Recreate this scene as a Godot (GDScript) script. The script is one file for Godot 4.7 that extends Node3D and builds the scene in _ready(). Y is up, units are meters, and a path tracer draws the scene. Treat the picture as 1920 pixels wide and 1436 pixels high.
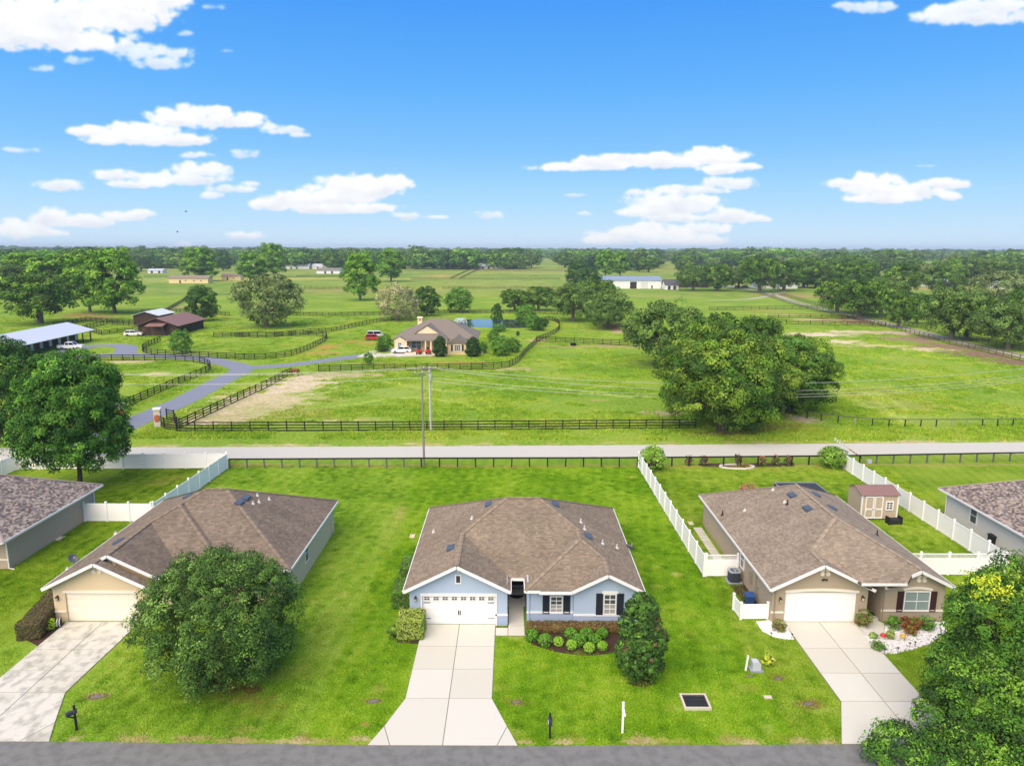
extends Node3D
# A suburban street and horse farms seen from 25 m up. x = along the street, -z = away from the camera, metres.
const FOCAL := 1331.0
const EYE := Vector3(0, 25, 0)
const PITCH := 0.18710
const ROLL := 0.00297
var rng := RandomNumberGenerator.new()
var mats := {}
var used_names := {}

# ------------------------------------------------------------------ mesh builder
class Shape:
	var v := PackedVector3Array()
	var n := PackedVector3Array()
	var c := PackedColorArray()
	var uv := PackedVector2Array()
	var tint := Color.WHITE
	func tri(a: Vector3, b: Vector3, d: Vector3) -> void:
		var m := (b - a).cross(d - a).normalized()
		v.append(a); v.append(d); v.append(b)
		for k in 3:
			n.append(m); c.append(tint); uv.append(Vector2.ZERO)
	func quad(a: Vector3, b: Vector3, d: Vector3, e: Vector3) -> void:
		tri(a, b, d); tri(a, d, e)
	func fan(p: PackedVector3Array) -> void:
		for k in range(1, p.size() - 1):
			tri(p[0], p[k], p[k + 1])
	func box(at: Vector3, size: Vector3, b := Basis.IDENTITY) -> void:
		var h := size * 0.5
		var p := []
		for k in 8:
			p.append(at + b * Vector3(h.x if k & 1 else -h.x, h.y if k & 2 else -h.y, h.z if k & 4 else -h.z))
		quad(p[4], p[5], p[7], p[6]); quad(p[1], p[0], p[2], p[3]); quad(p[5], p[1], p[3], p[7])
		quad(p[0], p[4], p[6], p[2]); quad(p[6], p[7], p[3], p[2]); quad(p[0], p[1], p[5], p[4])
	func span(lo: Vector3, hi: Vector3) -> void:
		box((lo + hi) * 0.5, (hi - lo).abs())
	func bar(a: Vector3, b: Vector3, w: float, h: float) -> void:
		var d := b - a
		var z := d.normalized()
		var x := (Vector3.UP if absf(z.y) < 0.98 else Vector3.RIGHT).cross(z).normalized()
		box((a + b) * 0.5, Vector3(w, h, d.length()), Basis(x, z.cross(x), z))
	func tube(path: PackedVector3Array, radii: Array, sides := 6, caps := true) -> void:
		var rings := []
		for k in path.size():
			var d := (path[mini(k + 1, path.size() - 1)] - path[maxi(k - 1, 0)]).normalized()
			var x := (Vector3.UP if absf(d.y) < 0.9 else Vector3.RIGHT).cross(d).normalized()
			var y := d.cross(x)
			var ring := PackedVector3Array()
			for s in sides:
				var a := TAU * s / sides
				ring.append(path[k] + (x * cos(a) + y * sin(a)) * radii[mini(k, radii.size() - 1)])
			rings.append(ring)
		for k in range(1, rings.size()):
			for s in sides:
				var t := (s + 1) % sides
				quad(rings[k - 1][s], rings[k - 1][t], rings[k][t], rings[k][s])
		if caps:
			fan(rings[rings.size() - 1])
			var low: PackedVector3Array = rings[0].duplicate()
			low.reverse()
			fan(low)
	func lathe(at: Vector3, profile: Array, sides := 12, squash := Vector3.ONE) -> void:
		for k in range(1, profile.size()):
			for s in sides:
				var a := TAU * s / sides
				var b := TAU * (s + 1) / sides
				var p0: Vector2 = profile[k - 1]
				var p1: Vector2 = profile[k]
				var q := [Vector3(cos(a) * p0.x, p0.y, -sin(a) * p0.x), Vector3(cos(b) * p0.x, p0.y, -sin(b) * p0.x), Vector3(cos(b) * p1.x, p1.y, -sin(b) * p1.x), Vector3(cos(a) * p1.x, p1.y, -sin(a) * p1.x)]
				if p0.x > 0.0001:
					tri(at + q[0] * squash, at + q[1] * squash, at + q[2] * squash)
				if p1.x > 0.0001:
					tri(at + q[0] * squash, at + q[2] * squash, at + q[3] * squash)
	# a closed outline (x, y) pushed out along z from z0 to z1 and placed by t
	func prism(outline: PackedVector2Array, z0: float, z1: float, t := Transform3D.IDENTITY) -> void:
		var p := outline
		if Geometry2D.is_polygon_clockwise(p):
			p = p.duplicate(); p.reverse()
		var ix := Geometry2D.triangulate_polygon(p)
		var flip := t.basis.determinant() < 0.0
		for k in range(0, ix.size(), 3):
			var a := p[ix[k]]; var b := p[ix[k + 1]]; var d := p[ix[k + 2]]
			if (b - a).cross(d - a) < 0.0:
				var s := b; b = d; d = s
			if flip:
				var s := b; b = d; d = s
			tri(t * Vector3(a.x, a.y, z1), t * Vector3(b.x, b.y, z1), t * Vector3(d.x, d.y, z1))
			tri(t * Vector3(a.x, a.y, z0), t * Vector3(d.x, d.y, z0), t * Vector3(b.x, b.y, z0))
		for k in p.size():
			var a := p[k]; var b := p[(k + 1) % p.size()]
			if flip:
				var s := a; a = b; b = s
			quad(t * Vector3(a.x, a.y, z0), t * Vector3(b.x, b.y, z0), t * Vector3(b.x, b.y, z1), t * Vector3(a.x, a.y, z1))
	func smooth(weld := 0.004) -> void:
		var sums := {}
		for k in v.size():
			var key := Vector3i((v[k] / weld).round())
			sums[key] = sums.get(key, Vector3.ZERO) + n[k]
		for k in v.size():
			n[k] = (sums[Vector3i((v[k] / weld).round())] as Vector3).normalized()
	func mesh() -> ArrayMesh:
		var a := []
		a.resize(Mesh.ARRAY_MAX)
		a[Mesh.ARRAY_VERTEX] = v; a[Mesh.ARRAY_NORMAL] = n; a[Mesh.ARRAY_COLOR] = c; a[Mesh.ARRAY_TEX_UV] = uv
		var m := ArrayMesh.new()
		m.add_surface_from_arrays(Mesh.PRIMITIVE_TRIANGLES, a)
		return m

# ------------------------------------------------------------------ pixels of the photograph to places
func ray(u: float, v: float) -> Vector3:
	var x := u - 960.0
	var y := v - 718.0
	var p := Vector2(x * cos(ROLL) + y * sin(ROLL), -x * sin(ROLL) + y * cos(ROLL)) / FOCAL
	return Vector3(p.x, -p.y * cos(PITCH) - sin(PITCH), -(cos(PITCH) - p.y * sin(PITCH)))
func gp(u: float, v: float, h := 0.0) -> Vector3:      # on the level h
	var d := ray(u, v)
	return EYE + d * ((h - EYE.y) / d.y)
func pz(u: float, v: float, z: float) -> Vector3:      # on the upright plane z
	var d := ray(u, v)
	return EYE + d * (z / d.z)
func metres_per_pixel(p: Vector3) -> float:
	return ((p.z * -cos(PITCH)) - (p.y - EYE.y) * sin(PITCH)) / FOCAL
func path_px(list: Array, h := 0.0) -> PackedVector3Array:
	var out := PackedVector3Array()
	for q in list:
		out.append(gp(q[0], q[1], h))
	return out

# ------------------------------------------------------------------ naming and placing
func numbered(called: String) -> String:
	var k: int = used_names.get(called, 0)
	used_names[called] = k + 1
	return called if k == 0 else "%s_%03d" % [called, k]
func tag(o: Node, label: String, category: String, group := "", kind := "") -> Node:
	o.set_meta("label", label)
	if category:
		o.set_meta("category", category)
	if group:
		o.set_meta("group", group)
	if kind:
		o.set_meta("kind", kind)
	return o
func thing(called: String, label: String, category: String, at := Vector3.ZERO, turn := 0.0, group := "") -> Node3D:
	var o := Node3D.new()
	o.name = numbered(called)
	add_child(o)
	o.position = at
	o.rotation.y = turn
	tag(o, label, category, group)
	return o
func obj(called: String, s, m: Material, parent: Node = self) -> MeshInstance3D:
	var o := MeshInstance3D.new()
	o.mesh = s.mesh() if s is Shape else s
	o.material_override = m
	o.name = numbered(called) if parent == self else called
	parent.add_child(o, true)
	return o
func structure(called: String, s, m: Material, label := "") -> MeshInstance3D:
	var o := obj(called, s, m)
	o.set_meta("kind", "structure")
	if label:
		o.set_meta("label", label)
	return o
func dup(o: Node3D, at: Vector3, turn := 0.0, label := "", size := Vector3.ONE) -> Node3D:
	var r: Node3D = o.duplicate()
	r.name = numbered(str(o.name).rstrip("0123456789").trim_suffix("_"))
	add_child(r)
	r.position = at
	r.rotation.y = turn
	r.scale = size
	if label:
		r.set_meta("label", label)
	return r

# ------------------------------------------------------------------ materials
func noise(seed_: int, freq: float, octaves := 4) -> FastNoiseLite:
	var f := FastNoiseLite.new()
	f.seed = seed_
	f.noise_type = FastNoiseLite.TYPE_SIMPLEX
	f.frequency = freq
	f.fractal_octaves = octaves
	return f
var tex_cache := {}
func noise_tex(key: String, size: int, freq: float, octaves: int, lo: float, hi: float) -> ImageTexture:
	if not tex_cache.has(key):
		var im := noise(key.hash() % 9999, freq, octaves).get_seamless_image(size, size)
		im.convert(Image.FORMAT_L8)
		var b := im.get_data()
		for k in b.size():
			b[k] = clampi(int(255.0 * lerpf(lo, hi, b[k] / 255.0)), 0, 255)
		tex_cache[key] = ImageTexture.create_from_image(Image.create_from_data(size, size, false, Image.FORMAT_L8, b))
	return tex_cache[key]
func mat(key: String, color: Color, rough := 0.8, grain := "", bump := 0.0, scale := 1.0, metal := 0.0) -> StandardMaterial3D:
	if mats.has(key):
		return mats[key]
	var m := StandardMaterial3D.new()
	m.resource_name = key
	m.albedo_color = color
	m.roughness = rough
	m.metallic = metal
	if grain == "fine":
		m.albedo_texture = noise_tex("fine", 256, 0.06, 4, 0.72, 1.0)
	elif grain == "soft":
		m.albedo_texture = noise_tex("soft", 256, 0.02, 5, 0.86, 1.0)
	elif grain == "speck":
		m.albedo_texture = noise_tex("speck", 256, 0.2, 3, 0.88, 1.0)
	elif grain == "coarse":
		m.albedo_texture = noise_tex("coarse", 256, 0.03, 5, 0.5, 1.0)
	if bump > 0.0:
		m.heightmap_enabled = true
		m.heightmap_texture = noise_tex("bump", 256, 0.09, 4, 0.0, 1.0)
		m.heightmap_scale = bump
	if grain or bump > 0.0:
		m.uv1_triplanar = true
		m.uv1_world_triplanar = true
		m.uv1_scale = Vector3.ONE * scale
	mats[key] = m
	return m
func vmat(key: String, rough := 0.85, backlight := 0.0, spec := 0.5) -> StandardMaterial3D:      # colours come with the vertices
	if mats.has(key):
		return mats[key]
	var m := StandardMaterial3D.new()
	m.resource_name = key
	m.vertex_color_use_as_albedo = true
	m.roughness = rough
	m.metallic_specular = spec
	if backlight > 0.0:
		m.backlight_enabled = true
		m.backlight = Color(backlight, backlight, backlight)
		m.cull_mode = BaseMaterial3D.CULL_DISABLED
	mats[key] = m
	return m
func glass(key := "window glass", tint := Color("1b2329")) -> StandardMaterial3D:
	return mat(key, tint, 0.08)

# ------------------------------------------------------------------ camera, sky, sun
func set_camera_and_light() -> void:
	var cam := Camera3D.new()
	cam.name = "camera"
	add_child(cam)
	var right := Vector3.RIGHT
	var up := Vector3(0, cos(PITCH), -sin(PITCH))
	var back := Vector3(0, sin(PITCH), cos(PITCH))
	cam.transform = Transform3D(Basis(right * cos(ROLL) + up * sin(ROLL), up * cos(ROLL) - right * sin(ROLL), back), EYE)
	cam.fov = rad_to_deg(2.0 * atan(718.0 / FOCAL))
	cam.near = 0.5
	cam.far = 20000.0
	cam.current = true
	var sun := DirectionalLight3D.new()
	sun.name = "sun"
	add_child(sun)
	sun.look_at_from_position(Vector3(-0.3, 0.74, 0.58) * 100.0, Vector3.ZERO)
	sun.light_color = Color("ffe9cf")
	sun.light_energy = 1.1
	sun.light_angular_distance = 75.0
	sun.shadow_enabled = true
	var env := Environment.new()
	env.background_mode = Environment.BG_SKY
	env.tonemap_mode = Environment.TONE_MAPPER_LINEAR
	env.tonemap_exposure = 1.7
	env.sdfgi_enabled = true
	env.ssao_enabled = true
	env.ssil_enabled = true
	env.fog_enabled = HAZE > 0.0
	env.fog_density = HAZE
	env.fog_light_color = Color("c4d8ee")
	var sky := Sky.new()
	var sm := PanoramaSkyMaterial.new()
	sm.panorama = ImageTexture.create_from_image(paint_sky())
	sm.energy_multiplier = 0.62
	sky.sky_material = sm
	env.sky = sky
	var we := WorldEnvironment.new()
	we.name = "world_environment"
	we.environment = env
	add_child(we)
const HAZE := 0.00014
const SKY_W := 4096
# each cloud: [list of [u, v, half width, half height] in pixels of the photograph, softness]
const CLOUDS := [
	[[[60, 40, 150, 62], [190, 30, 130, 45], [130, 78, 90, 24], [280, 5, 70, 26], [20, 70, 90, 30]], 0.0],
	[[[262, 98, 62, 20], [300, 118, 50, 16], [225, 88, 34, 16], [330, 100, 34, 12], [250, 70, 16, 10]], 0.35],
	[[[75, 128, 26, 6], [140, 112, 30, 10]], 0.8], [[[405, 12, 26, 6], [345, 62, 18, 6], [420, 95, 16, 4]], 0.9],
	[[[350, 222, 82, 24], [260, 248, 84, 20], [165, 246, 44, 12], [440, 226, 62, 16], [300, 262, 100, 14], [205, 262, 50, 12], [405, 208, 24, 10]], 0.0],
	[[[530, 244, 40, 9], [505, 238, 24, 8], [560, 252, 22, 5]], 0.3], [[[362, 290, 32, 7]], 0.4], [[[460, 290, 36, 9], [440, 286, 14, 6]], 0.6],
	[[[40, 281, 34, 5], [15, 278, 14, 4]], 0.8], [[[372, 320, 60, 17], [330, 336, 90, 14], [260, 345, 60, 9], [215, 328, 42, 11]], 0.15],
	[[[112, 347, 46, 13]], 0.2], [[[430, 355, 46, 9], [395, 368, 24, 8], [465, 346, 18, 6]], 0.35],
	[[[90, 410, 42, 20], [30, 432, 62, 20], [160, 415, 50, 14], [225, 406, 40, 11], [262, 400, 24, 8], [70, 438, 60, 8]], 0.1],
	[[[665, 352, 86, 26], [600, 372, 110, 18], [530, 382, 62, 16], [725, 345, 44, 18], [630, 390, 110, 12]], 0.0],
	[[[455, 442, 38, 8]], 0.3], [[[758, 404, 24, 9], [820, 406, 26, 4]], 0.4], [[[920, 405, 30, 8], [905, 400, 18, 5]], 0.7], [[[340, 458, 16, 5]], 0.4],
	[[[1340, 294, 58, 20], [1240, 302, 90, 17], [1140, 306, 70, 16], [1060, 314, 66, 9], [1395, 312, 34, 8], [1170, 296, 36, 10], [1350, 318, 40, 12]], 0.0],
	[[[1370, 344, 56, 14], [1280, 356, 90, 10], [1210, 360, 34, 7]], 0.2], [[[1262, 384, 86, 26], [1210, 398, 54, 10], [1260, 408, 60, 10], [1310, 380, 40, 18]], 0.1],
	[[[1370, 408, 52, 15], [1310, 432, 60, 14], [1420, 411, 28, 8]], 0.15], [[[1210, 440, 90, 20], [1140, 452, 56, 10], [1290, 452, 80, 12], [1220, 426, 36, 10]], 0.1],
	[[[1640, 350, 62, 26], [1700, 360, 70, 20], [1590, 344, 44, 10], [1770, 345, 50, 11], [1660, 372, 74, 12], [1780, 368, 22, 8]], 0.0],
	[[[1630, 14, 62, 13], [1590, 10, 30, 8]], 0.4], [[[1820, 34, 110, 18], [1870, 14, 90, 22], [1790, 20, 50, 14]], 0.1],
	[[[1078, 365, 22, 4]], 0.85], [[[1095, 400, 16, 4]], 0.8], [[[1740, 312, 20, 3]], 0.9],
]
func to_px(az: float, el: float) -> Vector2:      # where a direction lies in the photograph
	var d := Vector3(sin(az) * cos(el), sin(el), -cos(az) * cos(el))
	var f := -d.z * cos(PITCH) - d.y * sin(PITCH)
	var x := d.x / f * FOCAL
	var y := -(d.y * cos(PITCH) - d.z * sin(PITCH)) / f * FOCAL
	return Vector2(960.0 + x * cos(ROLL) - y * sin(ROLL), 718.0 + x * sin(ROLL) + y * cos(ROLL))
func paint_sky() -> Image:
	var h := SKY_W / 2
	var column := Image.create(1, h, false, Image.FORMAT_RGBA8)
	var stops := [[-90.0, Color("a9b3a0")], [-1.0, Color("cfdfe9")], [0.0, Color("d6eafa")], [1.5, Color("c6e5fb")], [4.0, Color("a8d9fb")], [7.5, Color("82c3fa")], [12.0, Color("62b0f9")], [18.0, Color("489af4")], [35.0, Color("3c88e6")], [90.0, Color("367cd8")]]
	for y in h:
		var el := 90.0 - 180.0 * (y + 0.5) / h
		var c: Color = stops[0][1]
		for k in range(1, stops.size()):
			if el >= stops[k - 1][0]:
				c = (stops[k - 1][1] as Color).lerp(stops[k][1], clampf((el - stops[k - 1][0]) / (stops[k][0] - stops[k - 1][0]), 0, 1))
		column.set_pixel(0, y, c)
	var sky := column
	sky.resize(SKY_W, h, Image.INTERPOLATE_NEAREST)
	var nz := noise(71, 0.011, 1)
	var fine := noise(72, 0.03, 5)
	var per := SKY_W / TAU
	var sprites := []
	for cl in CLOUDS:
		var lo := Vector2(1e9, 1e9)
		var hi := -lo
		for b in cl[0]:
			for s in [[-1.5, -1.5], [1.5, 1.5], [-1.5, 1.5], [1.5, -1.5]]:
				var d := ray(b[0] + b[2] * s[0], b[1] + b[3] * s[1]).normalized()
				var q := Vector2(atan2(d.x, -d.z), asin(d.y))
				lo = lo.min(q); hi = hi.max(q)
		var w := int((hi.x - lo.x) * per) + 2
		var hh := int((hi.y - lo.y) * per) + 2
		var im := Image.create(w, hh, false, Image.FORMAT_RGBA8)
		var soft: float = cl[1]
		for y in hh:
			for x in w:
				var p := to_px(lo.x + x / per, hi.y - y / per)
				var best := -1.0
				var low := 0.0
				var sum := 0.0001
				for b in cl[0]:
					var dx: float = (p.x - b[0]) / b[2]
					var dy: float = (p.y - b[1]) / b[3]
					if dy > 0.0:
						dy *= 1.35
					var f := 1.0 - (dx * dx + dy * dy)
					var wt := pow(maxf(0.0, f + 0.8), 3.0)
					low += wt * dy
					sum += wt
					best = maxf(best, f)
				if best < -1.2:
					continue
				# rounded puffs with creases between them, wisps at the rim
				var puff := absf(nz.get_noise_2d(p.x, p.y)) + 0.5 * absf(nz.get_noise_2d(p.x * 2.1 + 50, p.y * 2.1)) + 0.28 * absf(nz.get_noise_2d(p.x * 4.3, p.y * 4.3 + 90))
				low /= sum
				var wisp := fine.get_noise_2d(p.x * 0.8, p.y * 1.3)
				var e := best * (0.85 if best > 0.0 else 1.05) + puff * (0.5 - soft * 0.2) + wisp * (0.5 + soft * 0.5) - 0.02 - soft * 0.06
				var a := smoothstep(-0.08, 0.72 + soft * 0.5, e) * (1.0 - soft * 0.4)
				if a > 0.003:
					var g := clampf(0.2 + 0.6 * low + fine.get_noise_2d(p.x * 0.3 + 900, p.y * 0.5) * 0.5, 0, 1) * clampf(e, 0, 1)
					im.set_pixel(x, y, Color(1.0 - 0.13 * g, 1.0 - 0.11 * g, 1.0 - 0.06 * g, a))
		sprites.append(im)
		lay(sky, im, int(lo.x * per), int((PI / 2 - hi.y) * per))
	# the same kind of sky goes on outside the frame
	rng.seed = 5
	for k in 150:
		var im: Image = sprites[rng.randi() % sprites.size()].duplicate()
		if rng.randf() < 0.5:
			im.flip_x()
		var el := deg_to_rad(rng.randf_range(1.0, 72.0))
		var az := rng.randf_range(-PI, PI)
		var grow := (1.1 + el * 2.4) / cos(el)
		if absf(az) < 1.0 and el < 0.55:
			continue
		im.resize(int(im.get_width() * grow), int(im.get_height() * (1.1 + el * 2.4)), Image.INTERPOLATE_BILINEAR)
		lay(sky, im, int(az * per), int((PI / 2 - el) * per) - im.get_height() / 2)
	sky.convert(Image.FORMAT_RGB8)
	return sky
func lay(sky: Image, im: Image, x: int, y: int) -> void:
	for off in [-SKY_W, 0, SKY_W]:
		sky.blend_rect(im, Rect2i(0, 0, im.get_width(), im.get_height()), Vector2i(x + off, y))

# ------------------------------------------------------------------ ground
func ramp(stops: Array) -> PackedByteArray:      # 256 colours from evenly spaced stops
	var b := PackedByteArray()
	for k in 256:
		var t := k / 255.0 * (stops.size() - 1)
		var i := mini(int(t), stops.size() - 2)
		var c := Color(stops[i]).lerp(Color(stops[i + 1]), t - i)
		b.append(c.r8); b.append(c.g8); b.append(c.b8)
	return b
func noise_bytes(seed_: int, w: int, h: int, freq: float, oct: int) -> PackedByteArray:
	var im := noise(seed_, freq, oct).get_image(w, h, false, false, true)
	im.convert(Image.FORMAT_L8)
	return im.get_data()
# a sheet of turf: zone_of(x) picks a row of colours; rect is (x0, z0, width, depth) in metres
func turf_image(w: int, h: int, rect: Rect2, ramps: Array, edges: Array, seed_: int, coarse: float, mid: float, mown := false) -> Image:
	var pxm := w / rect.size.x
	var a := noise_bytes(seed_, w, h, coarse / pxm, 4)
	var b := noise_bytes(seed_ + 1, w, h, mid / pxm, 4)
	var c := noise_bytes(seed_ + 2, w, h, 0.45, 2)
	var zone := PackedInt32Array()
	for x in w:
		var wx := rect.position.x + (x + 0.5) / pxm
		var z := 0
		for e in edges:
			if wx > e:
				z += 1
		zone.append(z)
	var stripe := PackedInt32Array()      # swaths left by the mower, about half a metre wide
	for x in w + h:
		stripe.append(int(13.0 * signf(sin(x / pxm * TAU / 1.3)) + 6.0 * sin(x * 0.013)) if mown else 0)
	var out := PackedByteArray()
	out.resize(w * h * 3)
	var k := 0
	for y in h:
		var lean := y / 7
		for x in w:
			var t := clampi((a[k] * 5 + b[k] * 2 + c[k] * 9 >> 4) * 7 / 4 - 96 + stripe[x + lean], 0, 255) * 3
			var r: PackedByteArray = ramps[zone[x]]
			out[k * 3] = r[t]; out[k * 3 + 1] = r[t + 1]; out[k * 3 + 2] = r[t + 2]
			k += 1
	return Image.create_from_data(w, h, false, Image.FORMAT_RGB8, out)
# bare soil, sand or weeds with a ragged outline, blended into a turf image round a world point
func patch(im: Image, rect: Rect2, at: Vector3, half: Vector2, color: Color, strength := 1.0, turn := 0.0) -> void:
	var px := Vector2(im.get_width() / rect.size.x, im.get_height() / rect.size.y)
	var n := noise(int(at.x * 13.0 + at.z * 7.0), 1.4 / maxf(half.x, 0.3), 5)
	var f := noise(9, 3.0, 3)
	var reach := maxf(half.x, half.y) * 1.5 if turn != 0.0 else 0.0
	var hx := maxf(reach, half.x * 1.5)
	var hz := maxf(reach, half.y * 1.5)
	for y in range(maxi(0, int((at.z - hz - rect.position.y) * px.y)), mini(im.get_height(), int((at.z + hz - rect.position.y) * px.y) + 1)):
		for x in range(maxi(0, int((at.x - hx - rect.position.x) * px.x)), mini(im.get_width(), int((at.x + hx - rect.position.x) * px.x) + 1)):
			var w := Vector2(rect.position.x + (x + 0.5) / px.x, rect.position.y + (y + 0.5) / px.y)
			var d := (w - Vector2(at.x, at.z)).rotated(turn)
			var e := 1.0 - Vector2(d.x / half.x, d.y / half.y).length() + n.get_noise_2d(w.x, w.y * 1.5) * 0.75 + f.get_noise_2d(w.x, w.y) * 0.35 + 0.12
			if e > 0.0:
				im.set_pixel(x, y, im.get_pixel(x, y).lerp(color * (1.16 + 0.22 * f.get_noise_2d(w.x * 1.7, w.y * 1.7)), clampf(e * 2.2, 0, 1) * strength))
func px_patch(im: Image, rect: Rect2, u: float, v: float, hu: float, hv: float, color: Color, strength := 1.0) -> void:
	var p := gp(u, v)
	var half := Vector2(hu * metres_per_pixel(p), absf(gp(u, v - hv).z - gp(u, v + hv).z) * 0.5)
	patch(im, rect, p, half, color, strength)
func turf_material(key: String, im: Image, detail_scale: float, bump: float, bump_scale: float) -> StandardMaterial3D:
	var m := StandardMaterial3D.new()
	m.resource_name = key
	m.albedo_texture = ImageTexture.create_from_image(im)
	m.roughness = 0.95
	m.metallic_specular = 0.2
	m.detail_enabled = true
	m.detail_blend_mode = BaseMaterial3D.BLEND_MODE_MUL
	m.detail_uv_layer = BaseMaterial3D.DETAIL_UV_2
	m.detail_albedo = noise_tex("blades", 512, 0.11, 3, 0.62, 1.0)
	m.uv2_triplanar = true
	m.uv2_world_triplanar = true
	m.uv2_scale = Vector3.ONE * detail_scale
	mats[key] = m
	return m
func sheet(outline: PackedVector2Array, y: float, rect: Rect2) -> Shape:
	var s := Shape.new()
	var ix := Geometry2D.triangulate_polygon(outline)
	for k in range(0, ix.size(), 3):
		var p := [outline[ix[k]], outline[ix[k + 1]], outline[ix[k + 2]]]
		if ((p[1] as Vector2) - p[0]).cross(p[2] - p[0]) > 0.0:
			p = [p[0], p[2], p[1]]
		s.tri(Vector3(p[0].x, y, p[0].y), Vector3(p[1].x, y, p[1].y), Vector3(p[2].x, y, p[2].y))
	if rect.size.x > 0.0:
		for k in s.v.size():
			s.uv[k] = Vector2((s.v[k].x - rect.position.x) / rect.size.x, (s.v[k].z - rect.position.y) / rect.size.y)
	return s
const LAWN := Rect2(-64, -91, 128, 64)
const PASTURE := Rect2(-280, -376, 560, 294)
func road_near(x: float) -> float:
	return -83.2 - 0.0354 * (x + 2.0) * (1.0 if x > -2.0 else 0.72)
func build_ground() -> void:
	# far fields: one sheet to the horizon
	var far_rect := Rect2(-3000, -6000, 6000, 6000)
	var im := turf_image(1024, 1024, far_rect, [ramp(["6f9234", "8eae44", "a6ba54", "b6b86a"])], [], 31, 0.004, 0.02)
	rng.seed = 41
	for k in 90:
		var z := -rng.randf_range(380, 1500)
		patch(im, far_rect, Vector3(rng.randf_range(-0.75, 0.75) * z, 0, z), Vector2(rng.randf_range(25, 120), rng.randf_range(8, 30)), Color(["a4935f", "8b9a3c", "b5b05c", "6f8f34"][k % 4]), 0.6)
	for q in [[1380, 572, 60, 8, "b2a371"], [1360, 580, 22, 4, "a87a55"], [1500, 555, 70, 6, "9b8d55"], [1180, 498, 60, 4, "b4a065"], [830, 517, 40, 3, "ac9a58"]]:
		px_patch(im, far_rect, q[0], q[1], q[2], q[3], Color(q[4]), 0.8)
	var m := turf_material("far_field_turf", im, 0.05, 0.0, 1.0)
	structure("ground", sheet(PackedVector2Array([Vector2(-6500, 300), Vector2(6500, 300), Vector2(6500, -8000), Vector2(-6500, -8000)]), -0.03, far_rect), m, "flat farmland of pale and deep green fields reaching the horizon")
	# paddocks beyond the back road
	im = turf_image(2048, 1076, PASTURE, [ramp(["6d982a", "8ab234", "a3c044", "bac45a"])], [], 51, 0.04, 0.6)
	for q in [ # u, v, half width, half height in photo pixels, colour, strength
		[430, 776, 70, 20, "c6b797", 1.0], [400, 789, 50, 9, "c6b797", 1.0], [465, 765, 75, 20, "c6b797", 1.0], [500, 745, 80, 18, "c9ba9b", 1.0], [550, 724, 70, 13, "ccbda0", 1.0], [415, 785, 60, 10, "c2b28f", 1.0], [575, 710, 60, 7, "c9ba9c", 1.0], [430, 782, 40, 8, "bfb08c", 1.0], [520, 752, 90, 16, "b9b184", 0.7], [640, 703, 70, 4, "b7a98a", 0.9],
		[500, 775, 120, 16, "9da262", 0.6], [620, 788, 40, 3, "b9b089", 0.8], [690, 786, 30, 3, "aea774", 0.7], [700, 735, 150, 10, "91a755", 0.5], [1010, 730, 160, 18, "6d9430", 0.6], [1120, 750, 20, 2, "a59a65", 0.8],
		[1255, 775, 55, 5, "a9a07c", 0.9], [1270, 790, 40, 3, "bcb49c", 0.8], [1130, 690, 80, 10, "648c2a", 0.6],
		[1120, 649, 100, 2.5, "a5946e", 0.9], [1005, 638, 22, 3, "b8a27a", 1.0], [960, 692, 40, 4, "b4a682", 0.8],
		[1505, 785, 28, 8, "b3a88d", 1.0], [1400, 800, 70, 10, "8c8547", 0.8], [1470, 800, 60, 8, "8f8d45", 0.7], [1350, 812, 60, 6, "8a7d52", 0.8],
		[1640, 740, 110, 10, "9aa24c", 0.4], [1700, 760, 80, 12, "9a9a55", 0.5], [1860, 770, 70, 8, "8fa044", 0.4],
		[1530, 627, 70, 4, "cfc2a6", 1.0], [1600, 622, 60, 3, "c9bb9c", 1.0], [1680, 624, 60, 4, "b9a78a", 1.0], [1580, 641, 40, 4, "cfc39f", 1.0], [1640, 648, 60, 3, "c6bb87", 0.9], [1740, 655, 50, 4, "cdbf98", 1.0],
		[1720, 636, 60, 6, "94806a", 1.0], [1780, 650, 60, 7, "8d7862", 1.0], [1850, 665, 70, 8, "84705c", 1.0], [1900, 678, 50, 7, "826e58", 1.0], [1600, 602, 60, 7, "7d6650", 0.9], [1520, 600, 70, 2, "c4b68c", 0.8], [1480, 590, 60, 2, "bfb183", 0.7], [1440, 583, 40, 3, "a09a52", 0.7],
		[615, 650, 22, 6, "b88a4e", 0.7], [600, 662, 36, 4, "b58e52", 0.65], [690, 643, 24, 4, "b89a58", 0.65], [660, 640, 18, 3, "a98a3e", 0.7],
		[240, 678, 60, 4, "bdb189", 0.9], [290, 701, 24, 4, "c4b892", 0.9], [180, 595, 30, 4, "a5835a", 0.9], [150, 590, 30, 4, "98764f", 0.8],
		[1150, 612, 22, 9, "8d6a4a", 0.9], [1160, 622, 18, 4, "b6a184", 0.8], [1105, 620, 22, 3, "9aa65e", 0.7], [340, 575, 16, 8, "b19a78", 0.6], [410, 548, 20, 4, "b8a385", 0.8],
		[950, 640, 30, 3, "82943a", 0.6], [480, 650, 60, 6, "8ea548", 0.4], [870, 680, 60, 2, "a97850", 0.7], [700, 681, 60, 2, "a3a060", 0.6],
	]:
		px_patch(im, PASTURE, q[0], q[1], q[2], q[3], Color(q[4]), q[5])
	rng.seed = 57
	for k in 60:      # sandy verge of the back road
		var x := rng.randf_range(-60, 70)
		patch(im, PASTURE, Vector3(x, 0, road_near(x) - 5.6 - rng.randf() * 0.9), Vector2(rng.randf_range(0.6, 2.4), rng.randf_range(0.3, 0.7)), Color(["b5a878", "a8a25e", "c2b48e"][k % 3]), 0.7)
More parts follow.
